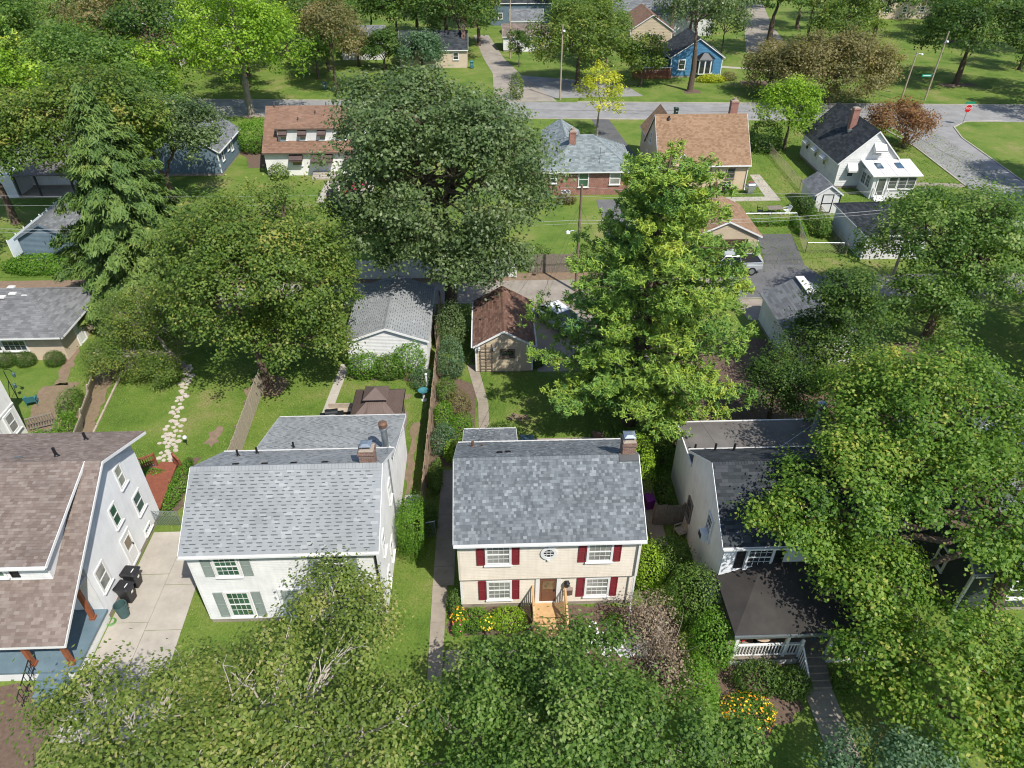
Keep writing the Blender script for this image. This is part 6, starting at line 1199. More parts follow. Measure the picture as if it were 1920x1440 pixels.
def shrub(name, label, loc, rr, mat, n=1500, size=.09, seed=1, group='shrubs', cat='shrub', shape='rhomb', shell=.75, flower=None, nf=0, fsize=.09, ragged=.18, boxy=False, stems=True):
    rg = np.random.default_rng(seed); t = thing(name, label, cat, (loc[0], loc[1], 0), group=group); rr = np.array(rr, float); C = np.array([loc[0], loc[1], loc[2] if len(loc) > 2 else rr[2] * .85])
    def pts(n, sh):
        q = nrm(rg.normal(size=(n, 3)))
        if boxy: q = q / np.max(np.abs(q), axis=1, keepdims=True) * .93
        l = rg.normal(size=(14, 3)); bump = 1 + ragged * np.max(np.maximum(q @ nrm(l).T, 0) ** 6 * rg.uniform(-1, 1, size=14), axis=1)
        return C + q * rr * (rg.uniform(sh, 1.04, size=(n, 1)) * bump[:, None]), q
    P, q = pts(n, shell); w_ = rg.random(n) < .10; P[w_] = C + (P[w_] - C) * rg.uniform(1.02, 1.28, size=(w_.sum(), 1)) if ragged > .1 else P[w_]; N = q * .8 + np.array([0, 0, .4]) + rg.normal(size=P.shape) * .55; k = P[:, 2] > .03
    if stems:
        mb = MB()
        for j in range(7): e = C + nrm(rg.normal(size=3) + np.array([0, 0, .8])) * rr * .7; mb.tube([(C[0] + rg.normal() * .06, C[1] + rg.normal() * .06, -.05), tuple((np.array([C[0], C[1], 0]) + e) / 2), tuple(e)], [.03, .02, .008], 5, cap=False)
        part('stem', mb, 'bark_brown', t)
    tint = rg.normal(.42, .2, size=n) + .15 * q[:, 2]; part('foliage', leaves_mesh(rg, 'foliage', P[k], N[k], size * rg.uniform(.6, 1.3, size=n)[k], tint[k], mat, shape), mat, t)
    if flower:
        P, q = pts(nf, .96); P = P + q * .04; m = q[:, 2] > -.1; part('blossom', leaves_mesh(rg, 'blossom', P[m], (q * .7 + np.array([0, 0, .7]))[m], fsize * rg.uniform(.6, 1.2, size=nf)[m], rg.random(nf)[m], flower, 'broad'), flower, t)
    return t

# ---- the big trees in front of the houses
broad_tree('maple_tree', 'sparse yellow green maple with grey twigs filling the lower left corner', (-8.8, 8.6), 2.6,
           [((-12.2, 12.7, 5.7), (4.5, 3.5, 2.4), 13, 12), ((-7.6, 13.4, 6.2), (4.0, 3.6, 2.4), 12, 12), ((-6.3, 17.9, 5.2), (2.1, 2.1, 2.6), 7, 12), ((-9.8, 9.9, 6.8), (5.4, 2.4, 2.4), 11, 11), ((-4.4, 12.2, 5.2), (2.6, 3.2, 2.4), 6, 11)],
           0, .155, 'leaf_maple', 'bark_pale', .24, 70, 21, 'rhomb', rc=.58, twigs=.9, up=.7)
broad_tree('street_tree', 'fresh green street tree in front of the cream house, lower centre', (2.2, 10.8), 2.6,
           [((-1.4, 12.9, 4.6), (2.8, 2.6, 2.2), 8, 12), ((2.6, 12.0, 5.0), (3.8, 3.0, 2.4), 12, 13), ((5.6, 11.8, 4.6), (2.4, 2.8, 2.2), 8, 12), ((1.3, 16.2, 4.0), (.7, 1.2, 2.2), 3, 8), ((3.3, 16.9, 3.4), (.5, 1.2, 2.2), 3, 8), ((2.0, 15.2, 3.8), (1.6, 1.6, 2.0), 6, 10), ((-.6, 16.0, 3.2), (1.2, 1.2, 1.6), 4, 9), ((4.7, 16.2, 3.6), (.7, 1.3, 1.6), 3, 8), ((1.5, 9.6, 5.4), (6.0, 2.0, 2.2), 10, 11)],
           0, .16, 'leaf_green', 'bark_grey', .2, 68, 22, 'rhomb', rc=.56, twigs=.45, up=.6)
broad_tree('sweetgum_tree', 'large yellow tipped sweetgum overhanging the porch house roof', (23.2, 19.0), 5.5,
           [((20.6, 25.8, 8.4), (5.4, 4.6, 3.2), 22, 16), ((15.3, 21.8, 7.8), (2.8, 3.0, 2.2), 9, 14), ((20.5, 20.8, 7.8), (4.6, 4.0, 2.6), 13, 14), ((15.8, 18.6, 5.2), (2.4, 2.0, 1.8), 8, 13), ((13.5, 20.3, 6.0), (1.5, 1.4, 1.1), 4, 12), ((24.0, 20.4, 4.6), (2.4, 2.2, 1.8), 6, 12), ((12.2, 20.5, 7.2), (1.2, 1.3, 1.0), 3, 12), ((25.0, 22.5, 7.0), (3.5, 5.5, 3), 9, 13)],
           0, .175, 'leaf_gum', 'bark_brown', .32, 72, 23, 'rhomb', rc=.58, twigs=.3, lean=(-.3, 1.4), up=.6)
broad_tree('sweetgum_tree', 'bright green sweetgum low in the bottom right corner', (19.5, 11.0), 2.4,
           [((18.2, 14.6, 4.4), (4.2, 3.6, 2.4), 13, 14), ((20.5, 12.2, 5.0), (3.6, 3.2, 2.6), 10, 14), ((15.8, 16.4, 3.6), (1.9, 1.9, 1.8), 6, 12)], 0, .17, 'leaf_gum', 'bark_brown', .22, 66, 24, 'rhomb', rc=.54, twigs=.3)
broad_tree('ornamental_tree', 'bluish green small tree at the bottom edge near porch walk', (14.2, 10.0), 1.8, [((14.0, 11.2, 3.6), (3.2, 2.0, 1.6), 11, 13), ((11.4, 10.6, 3.0), (1.6, 1.4, 1.2), 5, 10)], 0, .14, 'leaf_blue_green', 'bark_grey', .14, 50, 25, 'rhomb', rc=.45)
broad_tree('young_tree', 'thin leafy sapling right of the street tree at the bottom edge', (8.5, 12.0), 1.6, [((8.5, 12.8, 3.0), (1.2, 1.5, 1.8), 6, 11)], 0, .16, 'leaf_green', 'bark_pale', .1, 44, 26, 'broad', rc=.4, twigs=.8)
t = thing('bare_limbs', 'pale bare limbs showing through the sparse lower left maple', 'branches', (-8.6, 9.7, 0)); rgx = np.random.default_rng(44)
for k in range(22):
    mb = MB(); e = np.array([rgx.uniform(-15.5, -3.8), rgx.uniform(10.0, 15.5), 0]); e[2] = 8.0 - .09 * (e[0] + 9) ** 2 - .10 * (e[1] - 11.5) ** 2 + rgx.uniform(-.5, .3)
    s0 = e + (np.array([-8.6, 8.0, 3.0]) - e) * .35 + rgx.normal(size=3) * .6; p = limb(mb, s0, e, .055, .014, rgx, 6, .16, 6)
    for j in range(9):
        q = np.array(p[1 + j % 6]); q2 = q + rgx.normal(size=3) * np.array([.6, .6, .35]) + (e - s0) * .12; p2 = limb(mb, q, q2, .02, .006, rgx, 3, .25, 4); limb(mb, p2[2], np.array(p2[2]) + rgx.normal(size=3) * .4, .009, .004, rgx, 2, .2, 3)
    part('limb', mb, 'bark_pale', t)
broad_tree('ash_tree', 'green tree at the right edge behind the wide light tree', (45, 46), 3, [((45, 46, 6.6), (6.0, 5.4, 5.0), 20, 15), ((41.5, 40, 4.8), (4.2, 4.0, 3.6), 12, 13)], 0, .24, 'leaf_green', 'bark_brown', .35, 50, 45, 'rhomb', rc=.75)
# ---- mid distance
pine_tree('pine_tree', 'tall yellow green white pine behind the cream house, tallest conifer', (8.9, 35.6), 17.2, 7.2, 'leaf_pine', 31, .15, False, 2.8, .92, 12, 104, .24, lambda f_: (.34 + .66 * (1 - f_ ** 1.5)) * (.90 + .10 * math.sin(f_ * 14)) , shift=(.8, 1.6), rad=.56, npt=11, upturn=.20, r=.42, bias=.06, flatz=.24)
broad_tree('oak_tree', 'huge dark green oak standing between the two garages', (-3.3, 50.6), 5.0,
           [((-3.3, 50.5, 11.4), (8.9, 7.8, 7.4), 40, 22), ((-1.4, 47.8, 6.2), (4.6, 3.6, 3.4), 13, 16), ((-6.5, 52.5, 14.8), (4.8, 4.4, 4.2), 12, 16), ((-8.6, 49.4, 7.4), (4.4, 4.0, 3.0), 10, 14)], 0, .26, 'leaf_oak', 'bark_brown', .5, 56, 32, 'rhomb', rc=.72, twigs=.3, up=.5)
broad_tree('maple_tree', 'broad olive green maple over the grey board fence', (-15.9, 40.4), 3.0, [((-14.8, 41.4, 7.8), (6.8, 5.6, 6.2), 38, 20), ((-18.6, 43.6, 7.6), (4.0, 3.8, 4.2), 12, 16), ((-13.2, 40.0, 4.4), (4.6, 3.2, 2.6), 12, 14)], 0, .20, 'leaf_maple_mid', 'bark_brown', .32, 56, 33, 'rhomb', rc=.62, twigs=.25)
pine_tree('spruce_tree', 'dense drooping spruce left of the olive maple', (-28.6, 53.6), 17.0, 7.3, 'leaf_spruce', 34, 0.0, True, 1.0, .70, 14, 78, .38, lambda f_: (1 - f_) ** .85, droop=.16, upturn=.06, rad=.36, npt=9, r=.35, flatz=.28)
broad_tree('crabapple_tree', 'scraggly small tree with broken grey branches by the stone path', (-23.0, 42.9), 1.2, [((-25.2, 44.2, 3.2), (3.4, 3.0, 2.6), 20, 15), ((-26.4, 41.8, 1.9), (2.4, 2.0, 1.7), 12, 13), ((-23.2, 41.0, 1.2), (1.5, 1.4, 1.1), 7, 12)], 0, .12, 'leaf_maple_mid', 'bark_grey', .2, 52, 35, 'rhomb', rc=.5, twigs=.9, stems=2)
t = thing('broken_branches', 'bare broken grey limbs leaning from the scraggly tree', 'branches', (-22.9, 42.7, 0)); rgx = np.random.default_rng(5)
for k in range(9):
    mb = MB(); q = rgx.uniform(1.6, 3.6); L = rgx.uniform(2.0, 4.2); a = np.array([-22.9, 42.7, rgx.uniform(.1, .8)]); b2 = a + np.array([math.cos(q) * L, -abs(math.sin(q)) * L * .5, rgx.uniform(.2, 1.6)]); p = limb(mb, a, b2, .09, .02, rgx, 5, .12, 6)
    for j in range(5): limb(mb, p[1 + j % 4], np.array(p[1 + j % 4]) + rgx.normal(size=3) * .7, .02, .006, rgx, 3, .2, 4)
    part('limb', mb, 'bark_pale', t)
broad_tree('leafy_tree', 'tall mid green tree behind the spruce, upper left', (-36, 68), 4.5, [((-36.0, 68.0, 9.8), (8.0, 6.0, 5.4), 24, 17), ((-42, 67, 8.6), (5.0, 5.0, 4.5), 10, 14)], 0, .30, 'leaf_maple_mid', 'bark_brown', .4, 46, 36, 'rhomb', rc=.85)
broad_tree('leafy_tree', 'bright yellow green tree at the left edge beside the blue garage', (-48, 69), 4, [((-47.5, 69, 8.6), (5.2, 5.0, 5.4), 18, 15)], 0, .30, 'leaf_maple', 'bark_brown', .35, 44, 37, 'rhomb', rc=.85)
broad_tree('shade_tree', 'dark green tree overhanging the slate blue house', (-33.5, 73), 3, [((-31.6, 74.0, 6.8), (4.6, 4.2, 4.6), 20, 16), ((-35.5, 74.5, 7.8), (4.2, 4, 4.4), 12, 14)], 0, .26, 'leaf_oak', 'bark_brown', .3, 44, 38, 'rhomb', rc=.75)
broad_tree('leafy_tree', 'tree with thick brown trunk at the left edge by blue garage', (-44.8, 58.3), 5, [((-46.5, 58.0, 8.2), (4, 3.2, 3), 12, 13)], 0, .26, 'leaf_green', 'bark_grey', .55, 44, 39, 'rhomb', rc=.75)
broad_tree('ash_tree', 'wide light green tree covering the right edge above the pergola', (33.5, 45), 3.0, [((32.6, 45.4, 7.6), (6.2, 5.6, 4.6), 24, 17), ((38.0, 47.0, 6.8), (5.0, 5.0, 4.4), 12, 14), ((30.6, 41.6, 4.6), (3.6, 3.0, 2.8), 9, 13)], 0, .23, 'leaf_green', 'bark_brown', .35, 52, 40, 'rhomb', rc=.68)
broad_tree('dense_tree', 'dark dense cone shaped tree between the pine and ash', (22.2, 38.2), 1.5, [((22.4, 38.4, 3.6), (3.6, 3.2, 3.4), 16, 15), ((22.6, 38.8, 7.0), (2.2, 2.0, 2.9), 10, 14)], 0, .17, 'leaf_dark', 'bark_brown', .25, 56, 41, 'rhomb', rc=.55)
broad_tree('dense_tree', 'dark vine clad small tree behind the porch house', (17.8, 35.0), 1.2, [((17.8, 35.2, 3.2), (2.3, 2.2, 2.6), 11, 14)], 0, .15, 'leaf_dark', 'bark_brown', .18, 56, 42, 'rhomb', rc=.5)
broad_tree('leafy_tree', 'light green tree between porch house flue and the ash', (23.5, 31.5), 2, [((23.0, 31.2, 4.8), (3.4, 2.8, 2.6), 13, 14), ((20.0, 31.6, 4.6), (2.2, 2.0, 2.4), 8, 13)], 0, .17, 'leaf_gum', 'bark_brown', .22, 50, 43, 'rhomb', rc=.55)
broad_tree('leafy_tree', 'green tree at the right edge beyond the pergola shed', (40.5, 38), 2.5, [((39.5, 37.6, 5.4), (4.6, 4.4, 3.6), 15, 14), ((35.6, 31.5, 4.2), (3.2, 3.4, 2.8), 10, 13)], 0, .22, 'leaf_gum', 'bark_brown', .3, 48, 44, 'rhomb', rc=.65)
# ---- around and beyond the far street
def far(name, label, base, c, rr, nl, mat, seed, size=.36, fork=3.0, r=.3, bark='bark_brown', nc=12, nper=34, rc=1.0, twigs=.06):
    return broad_tree(name, label, base, fork, [(c, rr, nl, nc)], 0, size, mat, bark, r, nper, seed, 'rhomb', rc=rc, twigs=twigs)
far('linden_tree', 'bright lime green tree beside the far street, upper left', (-33.6, 105.2), (-32.6, 104.6, 9.8), (9.0, 7.0, 8.0), 32, 'leaf_lime', 60, .36, 5.0, .45, 'bark_grey', 15, 40)
pine_tree('pine_tree', 'tall dark pine at the upper left corner', (-58, 92), 19, 6.0, 'leaf_pine', 61, 0.0, False, 5, 1.0, 8, 34, .5, None, npt=8, rad=.7, r=.4); far('leafy_tree', 'olive tree right of the corner pine, top left', (-50.5, 97), (-50.5, 97, 8.5), (6.5, 6, 5.2), 18, 'leaf_green', 62); far('leafy_tree', 'bronze green tree at the top edge near brick gable house', (-58, 122), (-58, 122, 9.5), (7, 6.5, 6), 18, 'leaf_bronze', 63)
far('leafy_tree', 'dark tree right of the lime green tree, top edge', (-23.5, 117), (-23.2, 117, 8.4), (4.4, 4.4, 5.6), 15, 'leaf_bronze', 64, r=.28); far('leafy_tree', 'tree behind the lime green tree at the top edge', (-40, 128), (-40, 128, 9), (7, 6, 5.5), 16, 'leaf_green', 65)
far('dense_tree', 'broad olive tree beside the far alley and utility pole', (14.5, 120.5), (14.6, 119.6, 6.6), (8.6, 6.0, 6.6), 32, 'leaf_maple_mid', 66, .34, 3, .35, nc=15, nper=42); far('young_tree', 'slender yellow leaved tree on the far street verge', (14.4, 94.6), (14.6, 94.6, 5.6), (3.4, 2.8, 3.6), 15, 'leaf_yellow', 67, .25, 2.5, .14, 'bark_grey', 11, 22, .55, .5)
far('oak_tree', 'tall dark oak in front of the bright blue house', (31.8, 116.0), (31.5, 117.5, 11.8), (6.4, 5.6, 5.4), 20, 'leaf_oak', 68, .34, 6.0, .42); far('elm_tree', 'forked tree with dark trunk by the curved far drive', (52.0, 141.0), (52.5, 141, 10.5), (7.5, 6.5, 4.6), 18, 'leaf_green', 69, .42, 5.5, .5); far('willow_tree', 'wispy light green tree behind the forked drive tree', (62, 148), (62, 148, 9), (6, 6, 5), 14, 'leaf_maple', 70, .4)
far('crabapple_tree', 'wide bronze green tree at the corner beside the far street', (50.6, 108.6), (50.6, 108.4, 4.9), (10.4, 6.4, 4.8), 38, 'leaf_bronze', 71, .33, 2.0, .3, nc=16, nper=46); far('cherry_tree', 'low bronze green tree left of the wide corner tree', (43.5, 114), (43.5, 114, 3.8), (5.2, 4.4, 3.8), 20, 'leaf_bronze', 88, .33, 2.0, .25)
far('young_tree', 'fresh green tree beside the white corner house', (37.3, 88.4), (37.0, 88.2, 4.9), (4.2, 3.8, 4.0), 20, 'leaf_lime', 72, .27, 2.2, .18, nper=36, rc=.75); far('smoke_tree', 'reddish purple small tree at the street corner lawn', (52.6, 88.6), (51.4, 88.8, 2.9), (4.8, 3.8, 2.8), 22, 'leaf_red', 73, .24, 1.4, .16, nper=40, rc=.65); far('shade_tree', 'large dark spreading tree on the right far lawn', (76, 119), (76, 118.6, 8.2), (9.8, 8.0, 5.6), 30, 'leaf_dark', 74, .38, 3.5, .45, nc=14, nper=40); far('shade_tree', 'dark tree behind the spreading tree, top right', (74, 146), (72, 144, 8.5), (8.0, 7, 5.6), 20, 'leaf_dark', 75, .42, 3.5, .45)
far('evergreen_tree', 'dark tree cut by the right edge near the stop sign', (82, 101), (81, 100.5, 7), (5.6, 6, 5.8), 18, 'leaf_dark', 76, .36); far('leafy_tree', 'light green trees on the top right park lawn', (92, 150), (92, 150, 8), (8, 7, 6), 16, 'leaf_green', 77, .44); far('small_evergreen', 'small narrow evergreen beside the far alley pole', (5.6, 132.5), (5.6, 132.5, 3.4), (1.8, 1.8, 3.6), 9, 'leaf_dark', 78, .26, 1.0, .12, nper=30, rc=.5)
for i, (x, y, z, rx, rz, mt, lb) in enumerate(((-10, 146, 8, 6.5, 6, 'leaf_green', 'green tree above the charcoal roof cottage, top edge'), (-14, 160, 8, 7, 6.5, 'leaf_dark', 'dark tree in the top edge row left of the alley'), (-26, 158, 8.5, 7, 6.5, 'leaf_green', 'tall tree above the grey roof cottage, top edge'), (-1.5, 150, 6.5, 4.5, 5, 'leaf_maple_mid', 'olive tree left of the tall pale alley pole'), (-42, 150, 9, 8, 7, 'leaf_dark', 'dark tree at the top edge behind lime green tree'), (-75, 120, 9, 8, 7, 'leaf_green', 'green tree in the extreme top left corner'), (-70, 145, 10, 8, 7, 'leaf_maple_mid', 'tree above the corner pine at the top left edge'), (40, 152, 9, 6, 5.5, 'leaf_oak', 'dark tree right of the cream gable house'), (18, 168, 8, 6, 5.5, 'leaf_green', 'tree at the top edge behind the olive alley tree'), (58, 182, 9, 8, 6.5, 'leaf_green', 'tree at top edge beyond the curved drive'), (80, 172, 9, 9, 7, 'leaf_dark', 'dark tree at the top right edge, left one'), (104, 168, 9, 9, 7, 'leaf_maple_mid', 'olive tree in the extreme top right corner'), (-10, 178, 8, 8, 7, 'leaf_green', 'distant tree at the top edge above the alley'), (-48, 180, 9, 10, 8, 'leaf_green', 'distant tree at the top left edge'), (30, 185, 9, 9, 7, 'leaf_dark', 'distant dark tree above the broad grey roof'))):
    far('leafy_tree', lb, (x, y), (x, y, z), (rx, rx * .85, rz), 15, mt, 100 + i, .45, 3, .35, nc=11, nper=30, rc=1.1)

TPL = [far('leafy_tree', 'rounded green tree closing the view at the top edge', (-22, 152), (-22, 152, 7.2), (6.2, 5.6, 6.2), 18, 'leaf_green', 140, .40, 2.5, .32, nc=12, nper=32, rc=1.0), far('leafy_tree', 'rounded dark tree closing the view at the top edge', (-34, 156), (-34, 156, 7.4), (6.4, 5.8, 6.4), 18, 'leaf_dark', 141, .40, 2.5, .32, nc=12, nper=32, rc=1.0), far('leafy_tree', 'rounded olive tree closing the view at the top edge', (-50, 160), (-50, 160, 7.4), (6.4, 5.8, 6.4), 18, 'leaf_maple_mid', 142, .40, 2.5, .32, nc=12, nper=32, rc=1.0)]
rq = random.Random(17)
for (x, y), i, lb in [((-8, 156), 0, 'tree directly above the chimney of the charcoal roof cottage'), ((-2.5, 168), 2, 'tree at the top edge just left of the far alley end'), ((-30, 146), 1, 'dark tree left of the grey roof cottage'), ((-17, 149), 0, 'tree between the two cottages near the top edge'), ((-36, 140), 2, 'olive tree at upper right of the lime green tree'), ((-46, 138), 1, 'dark tree hidden behind the lime green crown'), ((-64, 132), 0, 'tree left of the brick gable house'), ((-48, 112), 1, 'dark tree left of the lime green tree by the street'), ((-57, 108), 0, 'tree on the far street verge near corner pine'), ((-66, 104), 2, 'olive tree at the left edge behind the corner pine'), ((-70, 114), 0, 'green tree at the left edge above the corner pine'), ((-80, 132), 1, 'dark tree at the left edge near the top'), ((-58, 152), 2, 'olive tree behind the brick gable house'), ((-86, 150), 0, 'green tree touching the top left corner'), ((-78, 165), 1, 'dark tree beside the white house at top left'), ((-66, 176), 0, 'green tree behind the white house at top left'), ((-30, 170), 1, 'dark tree high above the grey roof cottage'), ((-18, 186), 0, 'faint green tree at the top edge left of the alley'), ((4, 188), 2, 'tree behind the dark roofed house at the top edge'), ((20, 178), 1, 'dark tree right of the dark roofed house'), ((48, 172), 0, 'tree right of the broad light grey roof'), ((46, 190), 2, 'olive tree behind the broad light grey roof'), ((66, 164), 0, 'tree on the lawn right of the curved drive'), ((68, 190), 1, 'dark tree at the top edge right of the curved drive'), ((86, 190), 0, 'green tree at the top edge above the far park lawn'), ((96, 180), 2, 'olive tree beside the brown roofed house at top right'), ((112, 184), 1, 'dark tree right of the brown roofed house at top right'), ((100, 140), 0, 'green tree at the right edge above the spreading tree'), ((92, 128), 1, 'dark tree at the right edge behind the spreading tree'), ((96, 160), 0, 'green tree on the far lawn below brown roofed house'), ((-100, 170), 2, 'olive tree in the top left corner behind others'), ((-92, 190), 0, 'green tree at top left beyond the white house'), ((-50, 196), 1, 'dark distant tree above the lime green tree'), ((-5, 139), 1, 'dark tree just behind the charcoal roof cottage roof'), ((-38, 120), 0, 'green tree right behind the lime green street tree'), ((-27, 131), 1, 'dark tree in front of the grey roof cottage left side'), ((20, 136), 0, 'green tree between olive alley tree and cream gable house'), ((60, 128), 2, 'olive tree on the lawn behind the wide bronze tree'), ((86, 112), 0, 'green tree right of the large spreading tree')]:
    o = dup(TPL[i], (x, y, 0), rq.uniform(0, 6.28), lb); s = rq.uniform(.8, 1.2); o.scale = (s, s, s * rq.uniform(.9, 1.15))
far('leafy_tree', 'dark tree leaning in from the right edge over the side street', (67.5, 71), (67, 71, 11), (5.6, 5.8, 4.6), 20, 'leaf_dark', 150, .36, 3, .4); far('leafy_tree', 'green tree at the right edge below the side street', (63.5, 64), (63.5, 64, 7), (6.0, 6.0, 5), 16, 'leaf_green', 151, .34, 3, .35)
for i, (x, y, z, rx, rz, mt, lb) in enumerate(((-17.5, 131, 3.6, 3.0, 3.4, 'leaf_dark', 'small dark tree left of the charcoal roof cottage'), (-11, 129.5, 3.4, 4.2, 3.2, 'leaf_blue_green', 'pale grey green tree in front of the charcoal roof cottage'), (-22.5, 134.5, 3.2, 2.6, 2.8, 'leaf_bronze', 'rusty small tree before the grey roof cottage'), (-28, 126, 4.4, 3.4, 4.0, 'leaf_green', 'round green tree across the street beside brown tree'), (24.5, 119, 4.2, 4.0, 4.0, 'leaf_maple_mid', 'olive tree left of the deck fence'), (20.5, 131, 5.5, 4.0, 4.8, 'leaf_oak', 'dark tree left of the cream gable house'), (42, 136, 6.5, 4.5, 5, 'leaf_oak', 'dark tree right behind the bright blue house'), (-45, 100, 6, 5, 5.5, 'leaf_lime', 'light green tree left of the lime tree near the street'), (-41, 92, 5.5, 4.5, 5, 'leaf_green', 'green tree behind the slate blue house roof'), (-54, 86, 6.5, 5.5, 6, 'leaf_lime', 'bright tree below the corner pine at the left'))):
    far('leafy_tree', lb, (x, y), (x, y, z), (rx, rx * .9, rz), 14, mt, 160 + i, .36, 1.6, .22, nc=12, nper=32, rc=.85)
# ---- shrubs, hedges and flowers
shrub('clipped_hedge', 'tall clipped green hedge block against the white house side', (-4.45, 25.7, 1.5), (.72, 1.25, 1.6), 'leaf_hedge', 11000, .075, 1, boxy=True, ragged=.06); shrub('dark_shrub', 'dark shrub beside the path right of the clipped hedge', (-3.75, 26.9, .9), (.55, .8, 1.0), 'leaf_dark', 2600, .085, 2)
for i, x in enumerate((-35.4, -34.0, -31.9)): shrub('round_shrub', ('clipped round shrub under hip roof building, ' + ('left one', 'middle one', 'rightmost one')[i]), (x, 43.6, .5), (.72, .66, .62), 'leaf_dark', 3000, .07, 3 + i, 'clipped shrubs', ragged=.06)
shrub('forsythia_shrub', 'big round yellow green shrub beside slate blue house', (-29.0, 90.6, 1.6), (2.9, 2.6, 2.0), 'leaf_hedge', 5200, .2, 7); shrub('ground_ivy', 'yellow green hedge in front of the blue garage', (-40.2, 58.6, .5), (3.4, 1.4, .9), 'leaf_hedge', 7000, .16, 8, ragged=.3)
